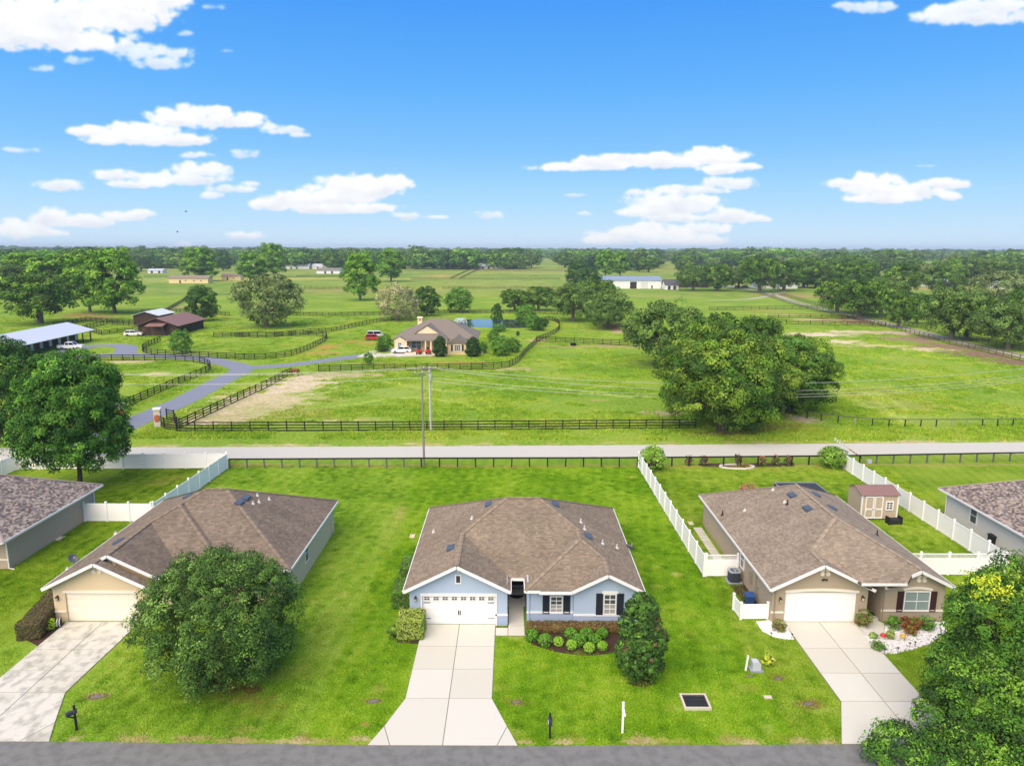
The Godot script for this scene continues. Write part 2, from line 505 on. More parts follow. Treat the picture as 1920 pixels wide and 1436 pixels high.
	for track in [[[1560, 690], [1610, 725], [1655, 760], [1690, 795]], [[1640, 735], [1680, 755], [1695, 775], [1680, 797]], [[1520, 700], [1590, 745], [1680, 780]], [[720, 715], [860, 735], [1000, 725], [1180, 745]], [[640, 760], [780, 745], [900, 765]], [[1650, 690], [1760, 700], [1900, 735]]]:      # hoof and tyre tracks
		for p in along(path_px(track), 1.3, true):
			patch(im, PASTURE, p + Vector3(rng.randfn() * 0.2, 0, rng.randfn() * 0.2), Vector2(0.85, 0.6), Color("b6c468"), 0.45)
	pasture_image = im
	m = turf_material("paddock_turf", im, 0.35, 0.0, 1.0)
	structure("pasture", sheet(PackedVector2Array([Vector2(-280, road_near(-280) - 2.4), Vector2(-2, -85.7), Vector2(280, road_near(280) - 2.4), Vector2(280, -376), Vector2(-280, -376)]), -0.012, PASTURE), m, "green paddock turf with sandy bare patches beyond the back road")
	# house lots
	im = turf_image(2048, 1024, LAWN, [ramp(["4c7212", "70961a", "8cac2c", "a6b84a"]), ramp(["56801a", "7aa626", "9abe3e", "b2c45c"]), ramp(["4e7e0e", "6e9e18", "8eb628", "aac248"]), ramp(["537c16", "769e20", "94b436", "acbe56"]), ramp(["608818", "84a826", "9eba3a", "b4c056"])], [-32.5, -10.7, 14.8, 38.5], 61, 0.09, 1.3, true)
	rng.seed = 63
	for k in 110:      # thin, dry and weedy spots
		patch(im, LAWN, Vector3(rng.randf_range(-44, 44), 0, rng.randf_range(-79, -33)), Vector2(rng.randf_range(0.2, 0.9), rng.randf_range(0.15, 0.6)), Color(["a9ad5c", "b0a566", "4d7414", "98a850"][k % 4]), rng.randf_range(0.25, 0.6))
	for x in range(-60, 62, 3):      # litter along the wire fence
		patch(im, LAWN, Vector3(x + rng.randf(), 0, -79.6 - 0.02 * maxf(0, x) + rng.randf_range(-0.4, 0.2)), Vector2(1.9, 0.42), Color("a08a54") if x < 40 else Color("9a8f5c"), 0.75)
	for q in [[1517, 1320, 26, 8, "7d6a45", 0.9], [970, 1317, 20, 5, "8a7a52", 0.9], [935, 1290, 18, 8, "97a04a", 0.5], [180, 1306, 24, 6, "9c8f6c", 1.0], [700, 1315, 20, 5, "8b7a4e", 0.9], [683, 1358, 10, 4, "a98a58", 0.8], [880, 1290, 3, 2, "8a7a52", 0.4],
			[1460, 1270, 14, 6, "7d7046", 0.7], [1445, 1235, 18, 6, "84804a", 0.6], [1470, 1385, 30, 8, "8b9a3c", 0.5], [500, 1330, 60, 18, "7e8a36", 0.5], [440, 1290, 60, 10, "6a5a34", 0.9], [460, 1310, 50, 8, "80783c", 0.6],
			[300, 905, 26, 8, "92914c", 0.6], [330, 895, 20, 5, "99904f", 0.5], [190, 1060, 12, 4, "8a8f4a", 0.5], [610, 1180, 16, 60, "82983a", 0.4], [560, 1260, 60, 16, "8a9440", 0.35],
			[1230, 1100, 12, 6, "99a04e", 0.5], [1300, 1150, 14, 8, "93a048", 0.4], [420, 1388, 60, 3, "a09068", 0.7], [1520, 1393, 40, 3, "938456", 0.6], [640, 1394, 60, 2, "9a8a60", 0.6], [1240, 1397, 120, 2, "8d8652", 0.6], [250, 1370, 40, 10, "7f9432", 0.4], [740, 990, 20, 40, "9aa85a", 0.4], [750, 960, 10, 14, "a8a468", 0.6], [1450, 880, 90, 3, "9c9254", 0.4]]:
		px_patch(im, LAWN, q[0], q[1], q[2], q[3], Color(q[4]), q[5])
	for k in 70:      # worn sandy edge along the street
		patch(im, LAWN, Vector3(rng.randf_range(-32, 32), 0, -32.5 - rng.randf() * 0.35), Vector2(rng.randf_range(0.3, 1.1), rng.randf_range(0.12, 0.3)), Color(["a3946a", "8c9440", "b0a27c"][k % 3]), 0.75)
	lawn_image = im
	m = turf_material("lawn_turf", im, 0.55, 0.0, 1.0)
	structure("lawn", sheet(PackedVector2Array([Vector2(-64, -27), Vector2(64, -27), Vector2(64, road_near(64) - 2.5), Vector2(-2, -85.8), Vector2(-64, road_near(-64) - 2.5)]), 0.0, LAWN), m, "mown green lawns of the house lots, lighter behind the tan house")
	build_roads()
var lawn_image: Image
var ways := []
var pasture_image: Image
func ribbon(path: PackedVector3Array, width: float, y: float, ragged := 0.12, seed_ := 1) -> Shape:
	var curve := Curve3D.new()
	for k in path.size():
		var t := (path[mini(k + 1, path.size() - 1)] - path[maxi(k - 1, 0)]) / 6.0
		curve.add_point(path[k], -t, t)
	curve.bake_interval = 0.8
	var pts := curve.get_baked_points()
	var box := Rect2(pts[0].x, pts[0].z, 0, 0)
	for p in pts:
		box = box.expand(Vector2(p.x, p.z))
	ways.append([pts, width * 0.5 + 0.9, box.grow(width)])
	var n := noise(seed_, 0.35, 3)
	var s := Shape.new()
	var last := []
	for k in pts.size():
		var d := (pts[mini(k + 1, pts.size() - 1)] - pts[maxi(k - 1, 0)]).normalized()
		var side := Vector3(-d.z, 0, d.x)
		var a := pts[k] - side * (width * 0.5 + ragged * n.get_noise_2d(k * 0.8, 0))
		var b := pts[k] + side * (width * 0.5 + ragged * n.get_noise_2d(k * 0.8, 50))
		a.y = y; b.y = y
		if last:
			s.quad(last[0], last[1], b, a)
		last = [a, b]
	return s
func slab_material(k: int) -> StandardMaterial3D:
	var m := mat("concrete_%d" % k, [Color("d0cfc2"), Color("d3d2c6"), Color("cdcbbd")][k % 3], 0.9, "speck", 0.2, [0.6, 0.5, 0.7][k % 3])
	if not m.detail_enabled and k >= 3:      # old driveway with black mildew smears
		m.detail_enabled = true
		m.detail_blend_mode = BaseMaterial3D.BLEND_MODE_MUL
		m.detail_uv_layer = BaseMaterial3D.DETAIL_UV_2
		m.detail_albedo = noise_tex("mildew", 512, 0.016, 6, 0.78, 1.14)
		m.uv2_triplanar = true
		m.uv2_world_triplanar = true
		m.uv2_scale = Vector3(0.13, 0.13, 0.1)
	return m
# a drive cast in slabs: outline pieces, each shrunk to leave a joint
func driveway(called: String, label: String, pieces: Array, tone: int) -> void:
	var o := thing(called, label, "driveway")
	o.set_meta("kind", "structure")
	for p in pieces:
		var bed := Shape.new()
		bed.prism(PackedVector2Array(p), -0.05, 0.028, Transform3D(Basis(Vector3.RIGHT, Vector3.BACK, Vector3.UP), Vector3.ZERO))
		obj("joint_bed", bed, mat("joint", Color("7a7468"), 0.95), o)
	var k := 0
	for p in pieces:
		for q in Geometry2D.offset_polygon(PackedVector2Array(p), -0.022):
			var s := Shape.new()
			s.prism(q, -0.04, 0.05, Transform3D(Basis(Vector3.RIGHT, Vector3.BACK, Vector3.UP), Vector3.ZERO))
			obj("slab", s, slab_material(tone + k % 3), o)
			k += 1
func build_roads() -> void:
	var s := Shape.new()
	var edge := PackedVector2Array()
	var n := noise(3, 0.5, 3)
	var pts := [Vector2(-60, -32.7), Vector2(-26, -32.5), Vector2(-7.3, -32.24), Vector2(0.4, -32.2), Vector2(17, -32.42), Vector2(60, -32.9)]
	for k in 241:
		var x := -60.0 + k * 0.5
		var z := -32.4
		for j in range(1, pts.size()):
			if x >= pts[j - 1].x:
				z = lerpf(pts[j - 1].y, pts[j].y, (x - pts[j - 1].x) / (pts[j].x - pts[j - 1].x))
		edge.append(Vector2(x, z + 0.07 * n.get_noise_1d(x * 2.0)))
	edge.append(Vector2(60, -23)); edge.append(Vector2(-60, -23))
	var asphalt := mat("street_asphalt", Color("8a8c89"), 0.9, "fine", 0.8, 2.0)
	asphalt.detail_enabled = true
	asphalt.detail_blend_mode = BaseMaterial3D.BLEND_MODE_MUL
	asphalt.detail_uv_layer = BaseMaterial3D.DETAIL_UV_2
	asphalt.detail_albedo = noise_tex("street patches", 512, 0.02, 4, 0.88, 1.06)
	asphalt.uv2_triplanar = true
	asphalt.uv2_world_triplanar = true
	asphalt.uv2_scale = Vector3.ONE * 0.12
	structure("street", sheet(edge, 0.006, Rect2()), asphalt, "grey speckled asphalt street along the front of the driveways")
	# back road, pale and worn
	var mid := PackedVector3Array()
	for x in [-300, -120, -60, -2, 60, 120, 300]:
		mid.append(Vector3(x, 0, road_near(x) - 2.6))
	structure("back_road", ribbon(mid, 5.3, 0.008, 0.14, 4), mat("back_road_asphalt", Color("c1c1b6"), 0.92, "speck", 0.3, 0.3), "pale grey narrow road behind the house lots")
	# farm drive of bluish asphalt
	var drive := mat("farm_drive_asphalt", Color("8a92a3"), 0.9, "fine", 0.3, 0.5)
	structure("farm_drive", ribbon(path_px([[150, 838], [215, 808], [255, 789], [300, 770], [345, 750], [385, 729], [420, 711], [447, 698], [462, 690], [520, 686], [570, 681], [630, 673], [684, 666]]), 4.6, 0.004, 0.2, 5), drive, "bluish asphalt farm drive winding between paddock fences")
	structure("barn_drive", ribbon(path_px([[458, 692], [438, 684], [405, 677], [370, 671], [300, 667], [230, 665], [160, 668], [85, 674], [20, 682]]), 5.0, 0.012, 0.2, 6), drive, "bluish asphalt drive running behind the paddock fence to the barns")
	structure("barn_loop", ribbon(path_px([[231, 665], [236, 656], [234, 650], [205, 647], [165, 650], [130, 657], [95, 667]]), 5.0, 0.016, 0.2, 7), drive, "bluish asphalt loop in front of the white roofed barn")
	var apron := PackedVector2Array()
	for q in [[668, 669], [690, 659], [735, 652], [800, 655], [833, 660], [838, 667], [770, 668], [700, 671]]:
		var p := gp(q[0], q[1])
		apron.append(Vector2(p.x, p.z))
	structure("ranch_forecourt", sheet(apron, 0.02, Rect2()), mat("forecourt_concrete", Color("cfc9bf"), 0.9, "soft", 0.0, 0.2), "pale concrete forecourt in front of the ranch house")
	structure("sand_lane", ribbon(path_px([[1380, 538], [1440, 550], [1490, 566], [1545, 580], [1615, 595], [1690, 613], [1816, 645], [1920, 668], [2100, 712]]), 4.2, 0.004, 0.5, 8), mat("lane_gravel", Color("aca88e"), 0.95, "soft", 0.0, 0.1), "pale gravel lane between rail fences along the oaks")
	structure("stable_lane", ribbon(path_px([[1330, 563], [1400, 561], [1440, 555], [1470, 548]]), 4.0, 0.004, 0.4, 9), mats["lane_gravel"])
	structure("stable_yard", ribbon(path_px([[1350, 537], [1400, 538], [1450, 538], [1500, 536]]), 14.0, 0.012, 0.6, 10), mat("yard_asphalt", Color("85888e"), 0.95), "grey asphalt yard beside the white barns")
	# driveways
	driveway("driveway_main", "clean concrete driveway leading to the blue house", [
		[Vector2(-5.98, -44.1), Vector2(-3.5, -44.1), Vector2(-3.5, -41.4), Vector2(-5.98, -41.4)], [Vector2(-3.5, -44.1), Vector2(-1.07, -44.1), Vector2(-1.07, -41.4), Vector2(-3.5, -41.4)],
		[Vector2(-5.98, -41.4), Vector2(-3.5, -41.4), Vector2(-3.5, -38.9), Vector2(-5.98, -38.9)], [Vector2(-3.5, -41.4), Vector2(-1.07, -41.4), Vector2(-1.07, -38.9), Vector2(-3.5, -38.9)],
		[Vector2(-5.98, -38.9), Vector2(-3.5, -38.9), Vector2(-3.5, -36.05), Vector2(-5.98, -36.05)], [Vector2(-3.5, -38.9), Vector2(-1.07, -38.9), Vector2(-1.07, -36.05), Vector2(-3.5, -36.05)],
		[Vector2(-5.98, -36.05), Vector2(-3.5, -36.05), Vector2(-3.5, -32.2), Vector2(-6.2, -32.2), Vector2(-6.75, -33.7)], [Vector2(-3.5, -36.05), Vector2(-1.07, -36.05), Vector2(-0.2, -33.7), Vector2(-0.72, -32.2), Vector2(-3.5, -32.2)],
		[Vector2(-6.75, -33.7), Vector2(-6.2, -32.2), Vector2(-7.35, -32.2)], [Vector2(-0.2, -33.7), Vector2(0.36, -32.2), Vector2(-0.72, -32.2)]], 0)
	driveway("driveway_stained", "mildew stained concrete driveway leading to the cream house", [
		[Vector2(-30.2, -44.3), Vector2(-27.7, -44.3), Vector2(-27.7, -40.9), Vector2(-30.2, -40.9)], [Vector2(-27.7, -44.3), Vector2(-25.2, -44.3), Vector2(-25.3, -40.9), Vector2(-27.7, -40.9)],
		[Vector2(-30.2, -40.9), Vector2(-27.7, -40.9), Vector2(-27.7, -38.6), Vector2(-30.2, -38.6)], [Vector2(-27.7, -40.9), Vector2(-25.3, -40.9), Vector2(-25.4, -38.6), Vector2(-27.7, -38.6)],
		[Vector2(-30.2, -38.6), Vector2(-27.7, -38.6), Vector2(-27.7, -36.5), Vector2(-30.2, -36.5)], [Vector2(-27.7, -38.6), Vector2(-25.4, -38.6), Vector2(-25.45, -36.5), Vector2(-27.7, -36.5)],
		[Vector2(-30.2, -36.5), Vector2(-27.7, -36.5), Vector2(-27.7, -32.4), Vector2(-31.7, -32.4)], [Vector2(-27.7, -36.5), Vector2(-25.45, -36.5), Vector2(-24.4, -33.9), Vector2(-25.3, -32.4), Vector2(-27.7, -32.4)], [Vector2(-24.4, -33.9), Vector2(-23.75, -32.4), Vector2(-25.3, -32.4)]], 3)
	driveway("driveway_taupe", "pale concrete driveway leading to the taupe house", [
		[Vector2(18.57, -44.55), Vector2(21, -44.55), Vector2(21, -41.3), Vector2(18.57, -41.3)], [Vector2(21, -44.55), Vector2(23.45, -44.55), Vector2(23.45, -41.3), Vector2(21, -41.3)],
		[Vector2(18.57, -41.3), Vector2(21, -41.3), Vector2(21, -38.6), Vector2(18.57, -38.6)], [Vector2(21, -41.3), Vector2(23.45, -41.3), Vector2(23.42, -38.6), Vector2(21, -38.6)],
		[Vector2(18.57, -38.6), Vector2(21, -38.6), Vector2(21, -35.9), Vector2(18.57, -35.9)], [Vector2(21, -38.6), Vector2(23.42, -38.6), Vector2(23.4, -35.9), Vector2(21, -35.9)],
		[Vector2(18.57, -35.9), Vector2(21, -35.9), Vector2(21, -32.4), Vector2(17.0, -32.4)], [Vector2(21, -35.9), Vector2(23.4, -35.9), Vector2(24.9, -32.4), Vector2(21, -32.4)]], 0)
	driveway("front_walk_blue", "concrete walk from the driveway to the blue house entry", [[Vector2(-0.22, -43.9), Vector2(0.9, -43.9), Vector2(0.9, -42.7), Vector2(-0.22, -42.7)], [Vector2(-1.05, -43.7), Vector2(-0.22, -43.7), Vector2(-0.22, -42.7), Vector2(-1.05, -42.7)],
		[Vector2(-0.2, -46.6), Vector2(0.88, -46.6), Vector2(0.88, -43.9), Vector2(-0.2, -43.9)], [Vector2(-0.24, -49.2), Vector2(1.02, -49.2), Vector2(1.02, -46.6), Vector2(-0.24, -46.6)]], 0)
	var walk := []
	for q in [[1609, 1178], [1624, 1193], [1659, 1191], [1659, 1170], [1648, 1165], [1648, 1140], [1632, 1140], [1631, 1160]]:
		var p := gp(q[0], q[1])
		walk.append(Vector2(p.x, p.z))
	driveway("front_walk_taupe", "pinkish concrete walk to the taupe house entry", [walk], 1)

# ------------------------------------------------------------------ houses
const EAVE := 2.75
const RISE := 0.5
func lin(c) -> Color:
	return Color(c).srgb_to_linear()
# real shingle tabs, each tilted and proud at its lower edge, clipped to the roof plane
func shingle_plane(s: Shape, poly: PackedVector3Array, tones: Array, stain: float, seed_: int) -> void:
	var nrm := Vector3.ZERO
	for k in poly.size():
		nrm += (poly[k] - poly[0]).cross(poly[(k + 1) % poly.size()] - poly[0])
	nrm = nrm.normalized()
	if nrm.y < 0.0:
		nrm = -nrm
	var u := Vector3.UP.cross(nrm).normalized()
	var w := nrm.cross(u).normalized()
	var flat := PackedVector2Array()
	var lo := Vector2(1e9, 1e9)
	var hi := -lo
	for q in poly:
		var f := Vector2((q - poly[0]).dot(u), (q - poly[0]).dot(w))
		flat.append(f)
		lo = lo.min(f); hi = hi.max(f)
	var r := RandomNumberGenerator.new()
	r.seed = seed_
	var n := noise(seed_, 0.35, 3)
	var y := lo.y
	while y < hi.y:
		var x := lo.x - r.randf() * 0.4
		while x < hi.x:
			var wide := r.randf_range(0.16, 0.34)
			var cell := PackedVector2Array([Vector2(x, y), Vector2(x + wide - 0.006, y), Vector2(x + wide - 0.006, y + 0.146), Vector2(x, y + 0.146)])
			var base: Color = tones[r.randi() % tones.size()]
			var p0 := poly[0] + u * x + w * y
			# black algae: runs down the slope in ragged streaks, thick in some spots and missing in others
			var streak := stain * smoothstep(-0.28, 0.22, n.get_noise_2d(x * 2.6, y * 0.2) + 0.6 * n.get_noise_2d(x * 0.7 + 40.0, y * 0.6))
			base = base * (r.randf_range(0.92, 1.08) * (1.0 + 0.1 * n.get_noise_2d(x * 0.5, y * 0.5))) * (1.0 - streak)
			s.tint = base
			for piece in Geometry2D.intersect_polygons(flat, cell):
				var out := PackedVector3Array()
				var ccw: PackedVector2Array = piece
				if Geometry2D.is_polygon_clockwise(ccw):
					ccw.reverse()
				for q in ccw:
					out.append(poly[0] + u * q.x + w * q.y + nrm * (0.006 + 0.014 * (1.0 - (q.y - y) / 0.146)))
				s.fan(out)
				for k in ccw.size():
					var k2 := (k + 1) % ccw.size()
					if absf(ccw[k].y - y) < 0.002 and absf(ccw[k2].y - y) < 0.002:
						s.quad(out[k] - nrm * 0.016, out[k2] - nrm * 0.016, out[k2], out[k])
			x += wide
		y += 0.146
func build_roof(house: Node3D, planes: Array, ridges: Array, tones: Array, eaves: Array, rakes: Array, trim: Material, seed_: int) -> MeshInstance3D:
	var lt := []
	for t in tones:
		lt.append(lin(t))
	var deck := Shape.new()
	var top := Shape.new()
	for k in planes.size():
		var poly := PackedVector3Array(planes[k][0])
		var q := poly
		var nrm := Vector3.ZERO
		for j in q.size():
			nrm += (q[j] - q[0]).cross(q[(j + 1) % q.size()] - q[0])
		nrm = nrm.normalized() * (1.0 if nrm.y > 0.0 else -1.0)
		var u := Vector3.UP.cross(nrm).normalized()
		var w := nrm.cross(u)
		var flat := PackedVector2Array()
		for v in q:
			flat.append(Vector2((v - q[0]).dot(u), (v - q[0]).dot(w)))
		deck.prism(flat, -0.14, -0.004, Transform3D(Basis(u, w, nrm), q[0]))
		shingle_plane(top, poly, lt, planes[k][1], seed_ + k)
	var roof := obj("roof", deck, mat("roof_deck", Color("4b443c"), 0.95), house)
	obj("shingles", top, vmat("shingle", 0.95, 0.0, 0.25), roof).set_meta("kind", "stuff")
	for rd in ridges:
		var cap := Shape.new()
		var a: Vector3 = rd[0]
		var b: Vector3 = rd[1]
		var count := maxi(1, int(a.distance_to(b) / 0.3))
		for k in count:
			cap.tint = lt[(k * 7 + seed_) % lt.size()] * 1.06
			var p := a.lerp(b, float(k) / count)
			var q := a.lerp(b, float(k + 1.12) / count)
			var side := (q - p).cross(Vector3.UP).normalized() * 0.15
			var drop := Vector3(0, -0.045, 0)
			p += Vector3(0, 0.045, 0); q += Vector3(0, 0.062, 0)
			cap.quad(p + side + drop, q + side + drop, q, p)
			cap.quad(p, q, q - side + drop, p - side + drop)
			cap.quad(p - side + drop, p + side + drop, p + side + drop * 2, p - side + drop * 2)
		obj("ridge_cap", cap, vmat("shingle"), roof)
	for ev in eaves:
		var f := Shape.new()
		f.bar(ev[0] + Vector3(0, -0.075, 0), ev[1] + Vector3(0, -0.075, 0), 0.12, 0.17)
		obj("fascia", f, trim, roof)
	for rk in rakes:
		var f := Shape.new()
		f.bar(rk[0] + Vector3(0, -0.1, 0), rk[1] + Vector3(0, -0.1, 0), 0.09, 0.2)
		obj("rake_board", f, trim, roof)
	return roof
func facing(at: Vector3, turn: float) -> Transform3D:
	return Transform3D(Basis(Vector3.UP, turn), at)
# a window in its own axes: x across, y up, z out of the wall; origin at the middle of its sill
func add_window(house: Node3D, t: Transform3D, w: float, h: float, cols: int, rows: int, frame: Material, pane: Material, sash := 0.07, called := "window") -> MeshInstance3D:
	var s := Shape.new()
	s.span(Vector3(-w / 2, 0, -0.06), Vector3(-w / 2 + sash, h, 0.07)); s.span(Vector3(w / 2 - sash, 0, -0.06), Vector3(w / 2, h, 0.07))
	s.span(Vector3(-w / 2 + sash, 0, -0.06), Vector3(w / 2 - sash, sash, 0.07)); s.span(Vector3(-w / 2 + sash, h - sash, -0.06), Vector3(w / 2 - sash, h, 0.07))
	var o := obj(called, s, frame, house)
	o.transform = t
	for r in rows:
		for c in cols:
			var g := Shape.new()
			var x0 := -w / 2 + sash + (w - 2 * sash) * c / cols
			var y0 := sash + (h - 2 * sash) * r / rows
			g.span(Vector3(x0 + 0.01, y0 + 0.01, 0.0), Vector3(x0 + (w - 2 * sash) / cols - 0.01, y0 + (h - 2 * sash) / rows - 0.01, 0.015))
			obj("pane", g, pane, o)
	for c in range(1, cols):
		var b := Shape.new()
		var x := -w / 2 + sash + (w - 2 * sash) * c / cols
		b.span(Vector3(x - sash * 0.3, sash, 0.002), Vector3(x + sash * 0.3, h - sash, 0.035))
		obj("muntin", b, frame, o)
	for r in range(1, rows):
		var b := Shape.new()
		var y := sash + (h - 2 * sash) * r / rows
		b.span(Vector3(-w / 2 + sash, y - sash * 0.33, 0.003), Vector3(w / 2 - sash, y + sash * 0.33, 0.04))
		obj("muntin", b, frame, o)
	return o
func add_shutter(house: Node3D, t: Transform3D, w: float, h: float, m: Material) -> void:
	var s := Shape.new()
	s.span(Vector3(-w / 2, 0, 0), Vector3(w / 2, h, 0.035))
	for x in [-w / 2, w / 2 - 0.06]:
		s.span(Vector3(x, 0, 0.035), Vector3(x + 0.06, h, 0.055))
	for y in [0.0, h * 0.5 - 0.04, h - 0.08]:
		s.span(Vector3(-w / 2 + 0.06, y, 0.035), Vector3(w / 2 - 0.06, y + 0.08, 0.055))
	var k := 0.1
	while k < h - 0.1:
		s.box(Vector3(0, k, 0.04), Vector3(w - 0.12, 0.03, 0.012), Basis(Vector3.RIGHT, 0.5))
		k += 0.055
	obj("shutter", s, m, house).transform = t
func add_lantern(house: Node3D, at: Vector3) -> void:
	var s := Shape.new()
	s.span(Vector3(-0.06, -0.05, 0), Vector3(0.06, 0.3, 0.03))
	s.bar(Vector3(0, 0.25, 0.02), Vector3(0, 0.27, 0.16), 0.03, 0.03)
	s.lathe(Vector3(0, 0, 0.16), [Vector2(0, 0.32), Vector2(0.03, 0.3), Vector2(0.11, 0.22), Vector2(0.11, 0.2), Vector2(0.085, 0.2), Vector2(0.06, -0.02), Vector2(0, -0.06)], 8)
	var o := obj("wall_lantern", s, mat("lantern_metal", Color("3a302a"), 0.5), house)
	o.position = at
	var g := Shape.new()
	g.lathe(Vector3(0, 0, 0.16), [Vector2(0, 0.2), Vector2(0.088, 0.19), Vector2(0.066, 0.0), Vector2(0, -0.01)], 8)
	obj("lantern_glass", g, mat("lantern_glass", Color("c9b79a"), 0.2), o)
func on_roof(u: float, v: float, point: Vector3, nrm: Vector3) -> Vector3:
	var d := ray(u, v)
	return EYE + d * ((point - EYE).dot(nrm) / d.dot(nrm))
func roof_basis(nrm: Vector3) -> Basis:
	var x := Vector3.UP.cross(nrm).normalized()
	return Basis(x, nrm, x.cross(nrm))      # y out of the roof, z down the slope
func add_roof_vent(roof: Node3D, at: Vector3, nrm: Vector3) -> void:      # low slant-backed metal vent
	var s := Shape.new()
	s.prism(PackedVector2Array([Vector2(-0.26, 0.02), Vector2(0.24, 0.02), Vector2(0.24, 0.16), Vector2(0.19, 0.18), Vector2(-0.26, 0.05)]), -0.42, 0.42, Transform3D(Basis(Vector3.BACK, Vector3.UP, Vector3.LEFT), Vector3.ZERO))
	s.span(Vector3(-0.47, 0.0, -0.3), Vector3(0.47, 0.022, 0.28))
	var o := obj("roof_vent", s, mat("vent_metal", Color("4a5563"), 0.5), roof)
	o.transform = Transform3D(roof_basis(nrm), at)
	o.set_meta("label", "dark slanted roof vent")
func add_vent_pipe(roof: Node3D, at: Vector3, m: Material, h := 0.35, r := 0.05) -> void:
	var s := Shape.new()
	s.lathe(Vector3.ZERO, [Vector2(0.16, -0.05), Vector2(0.13, 0.06), Vector2(r, 0.1), Vector2(r, h), Vector2(r * 0.6, h), Vector2(0, h - 0.05)], 8)
	obj("vent_pipe", s, m, roof).position = at
func add_dish(roof: Node3D, at: Vector3, towards: Vector3, size := 0.36) -> void:
	var m := mat("dish_grey", Color("54595f"), 0.5)
	var s := Shape.new()
	s.tube(PackedVector3Array([Vector3(0, -0.15, 0), Vector3(0, 0.3, 0), Vector3(0, 0.45, 0)]), [0.025, 0.025], 6)
	var o := obj("satellite_dish", s, mat("dish_pole", Color("b9bcbd"), 0.4, "", 0, 1, 0.6), roof)
	o.position = at
	var d := Shape.new()
	d.lathe(Vector3.ZERO, [Vector2(0, 0), Vector2(size * 0.5, 0.03), Vector2(size * 0.85, 0.09), Vector2(size, 0.14), Vector2(size * 0.98, 0.16), Vector2(size * 0.8, 0.1), Vector2(0, 0.02)], 14, Vector3(1, 1, 0.85))
	d.smooth()
	var r := obj("reflector", d, m, o)
	r.position = Vector3(0, 0.48, 0)
	r.quaternion = Quaternion(Vector3.UP, towards.normalized())
	var a := Shape.new()
	a.tube(PackedVector3Array([Vector3(0, 0.42, 0), Vector3(0, 0.4, 0) + towards.normalized() * 0.45]), [0.02], 5)
	a.box(Vector3(0, 0.42, 0) + towards.normalized() * 0.48, Vector3(0.1, 0.08, 0.12))
	obj("feed_arm", a, mats["dish_pole"], o)
func garage_header(s: Shape, x0: float, x1: float, z: float, door0: float, door1: float, door_h: float, apex: float) -> void:      # gabled wall round a garage door
	s.span(Vector3(x0, -0.05, z - 0.22), Vector3(door0, door_h, z)); s.span(Vector3(door1, -0.05, z - 0.22), Vector3(x1, door_h, z))
	s.prism(PackedVector2Array([Vector2(x0, door_h), Vector2(x1, door_h), Vector2(x1, EAVE + 0.05), Vector2((x0 + x1) / 2, apex), Vector2(x0, EAVE + 0.05)]), z - 0.22, z)
func garage_door(house: Node3D, x0: float, x1: float, h: float, z: float, m: Material) -> MeshInstance3D:
	var s := Shape.new()
	s.span(Vector3(x0, 0.0, z - 0.2), Vector3(x1, h, z - 0.16))
	var o := obj("garage_door", s, m, house)
	for r in 4:
		var p := Shape.new()
		var y0 := 0.02 + (h - 0.02) * r / 4
		p.span(Vector3(x0 + 0.01, y0, z - 0.16), Vector3(x1 - 0.01, y0 + (h - 0.02) / 4 - 0.014, z - 0.125))
		var n := 8
		for k in n:
			var a := lerpf(x0, x1, (k + 0.12) / n)
			var b := lerpf(x0, x1, (k + 0.88) / n)
			p.span(Vector3(a, y0 + 0.09, z - 0.125), Vector3(b, y0 + (h - 0.02) / 4 - 0.1, z - 0.117))
		obj("door_section", p, m, o)
	return o
func downspout(house: Node3D, x: float, z: float, m: Material) -> void:
	var s := Shape.new()
	s.tube(PackedVector3Array([Vector3(x, EAVE - 0.12, z + 0.3), Vector3(x, EAVE - 0.4, z + 0.06), Vector3(x, 0.2, z + 0.06), Vector3(x, 0.08, z + 0.3)]), [0.045], 5)
	obj("downspout", s, m, house)
func P(x: float, h: float, z: float) -> Vector3:
	return Vector3(x, EAVE + h * RISE, z)      # h: how far in from the eave
var white_trim: Material
func build_houses() -> void:
	white_trim = mat("white_trim", Color("e6e6e4"), 0.6)
	blue_house()
	taupe_house()
	cream_house()
	edge_houses()
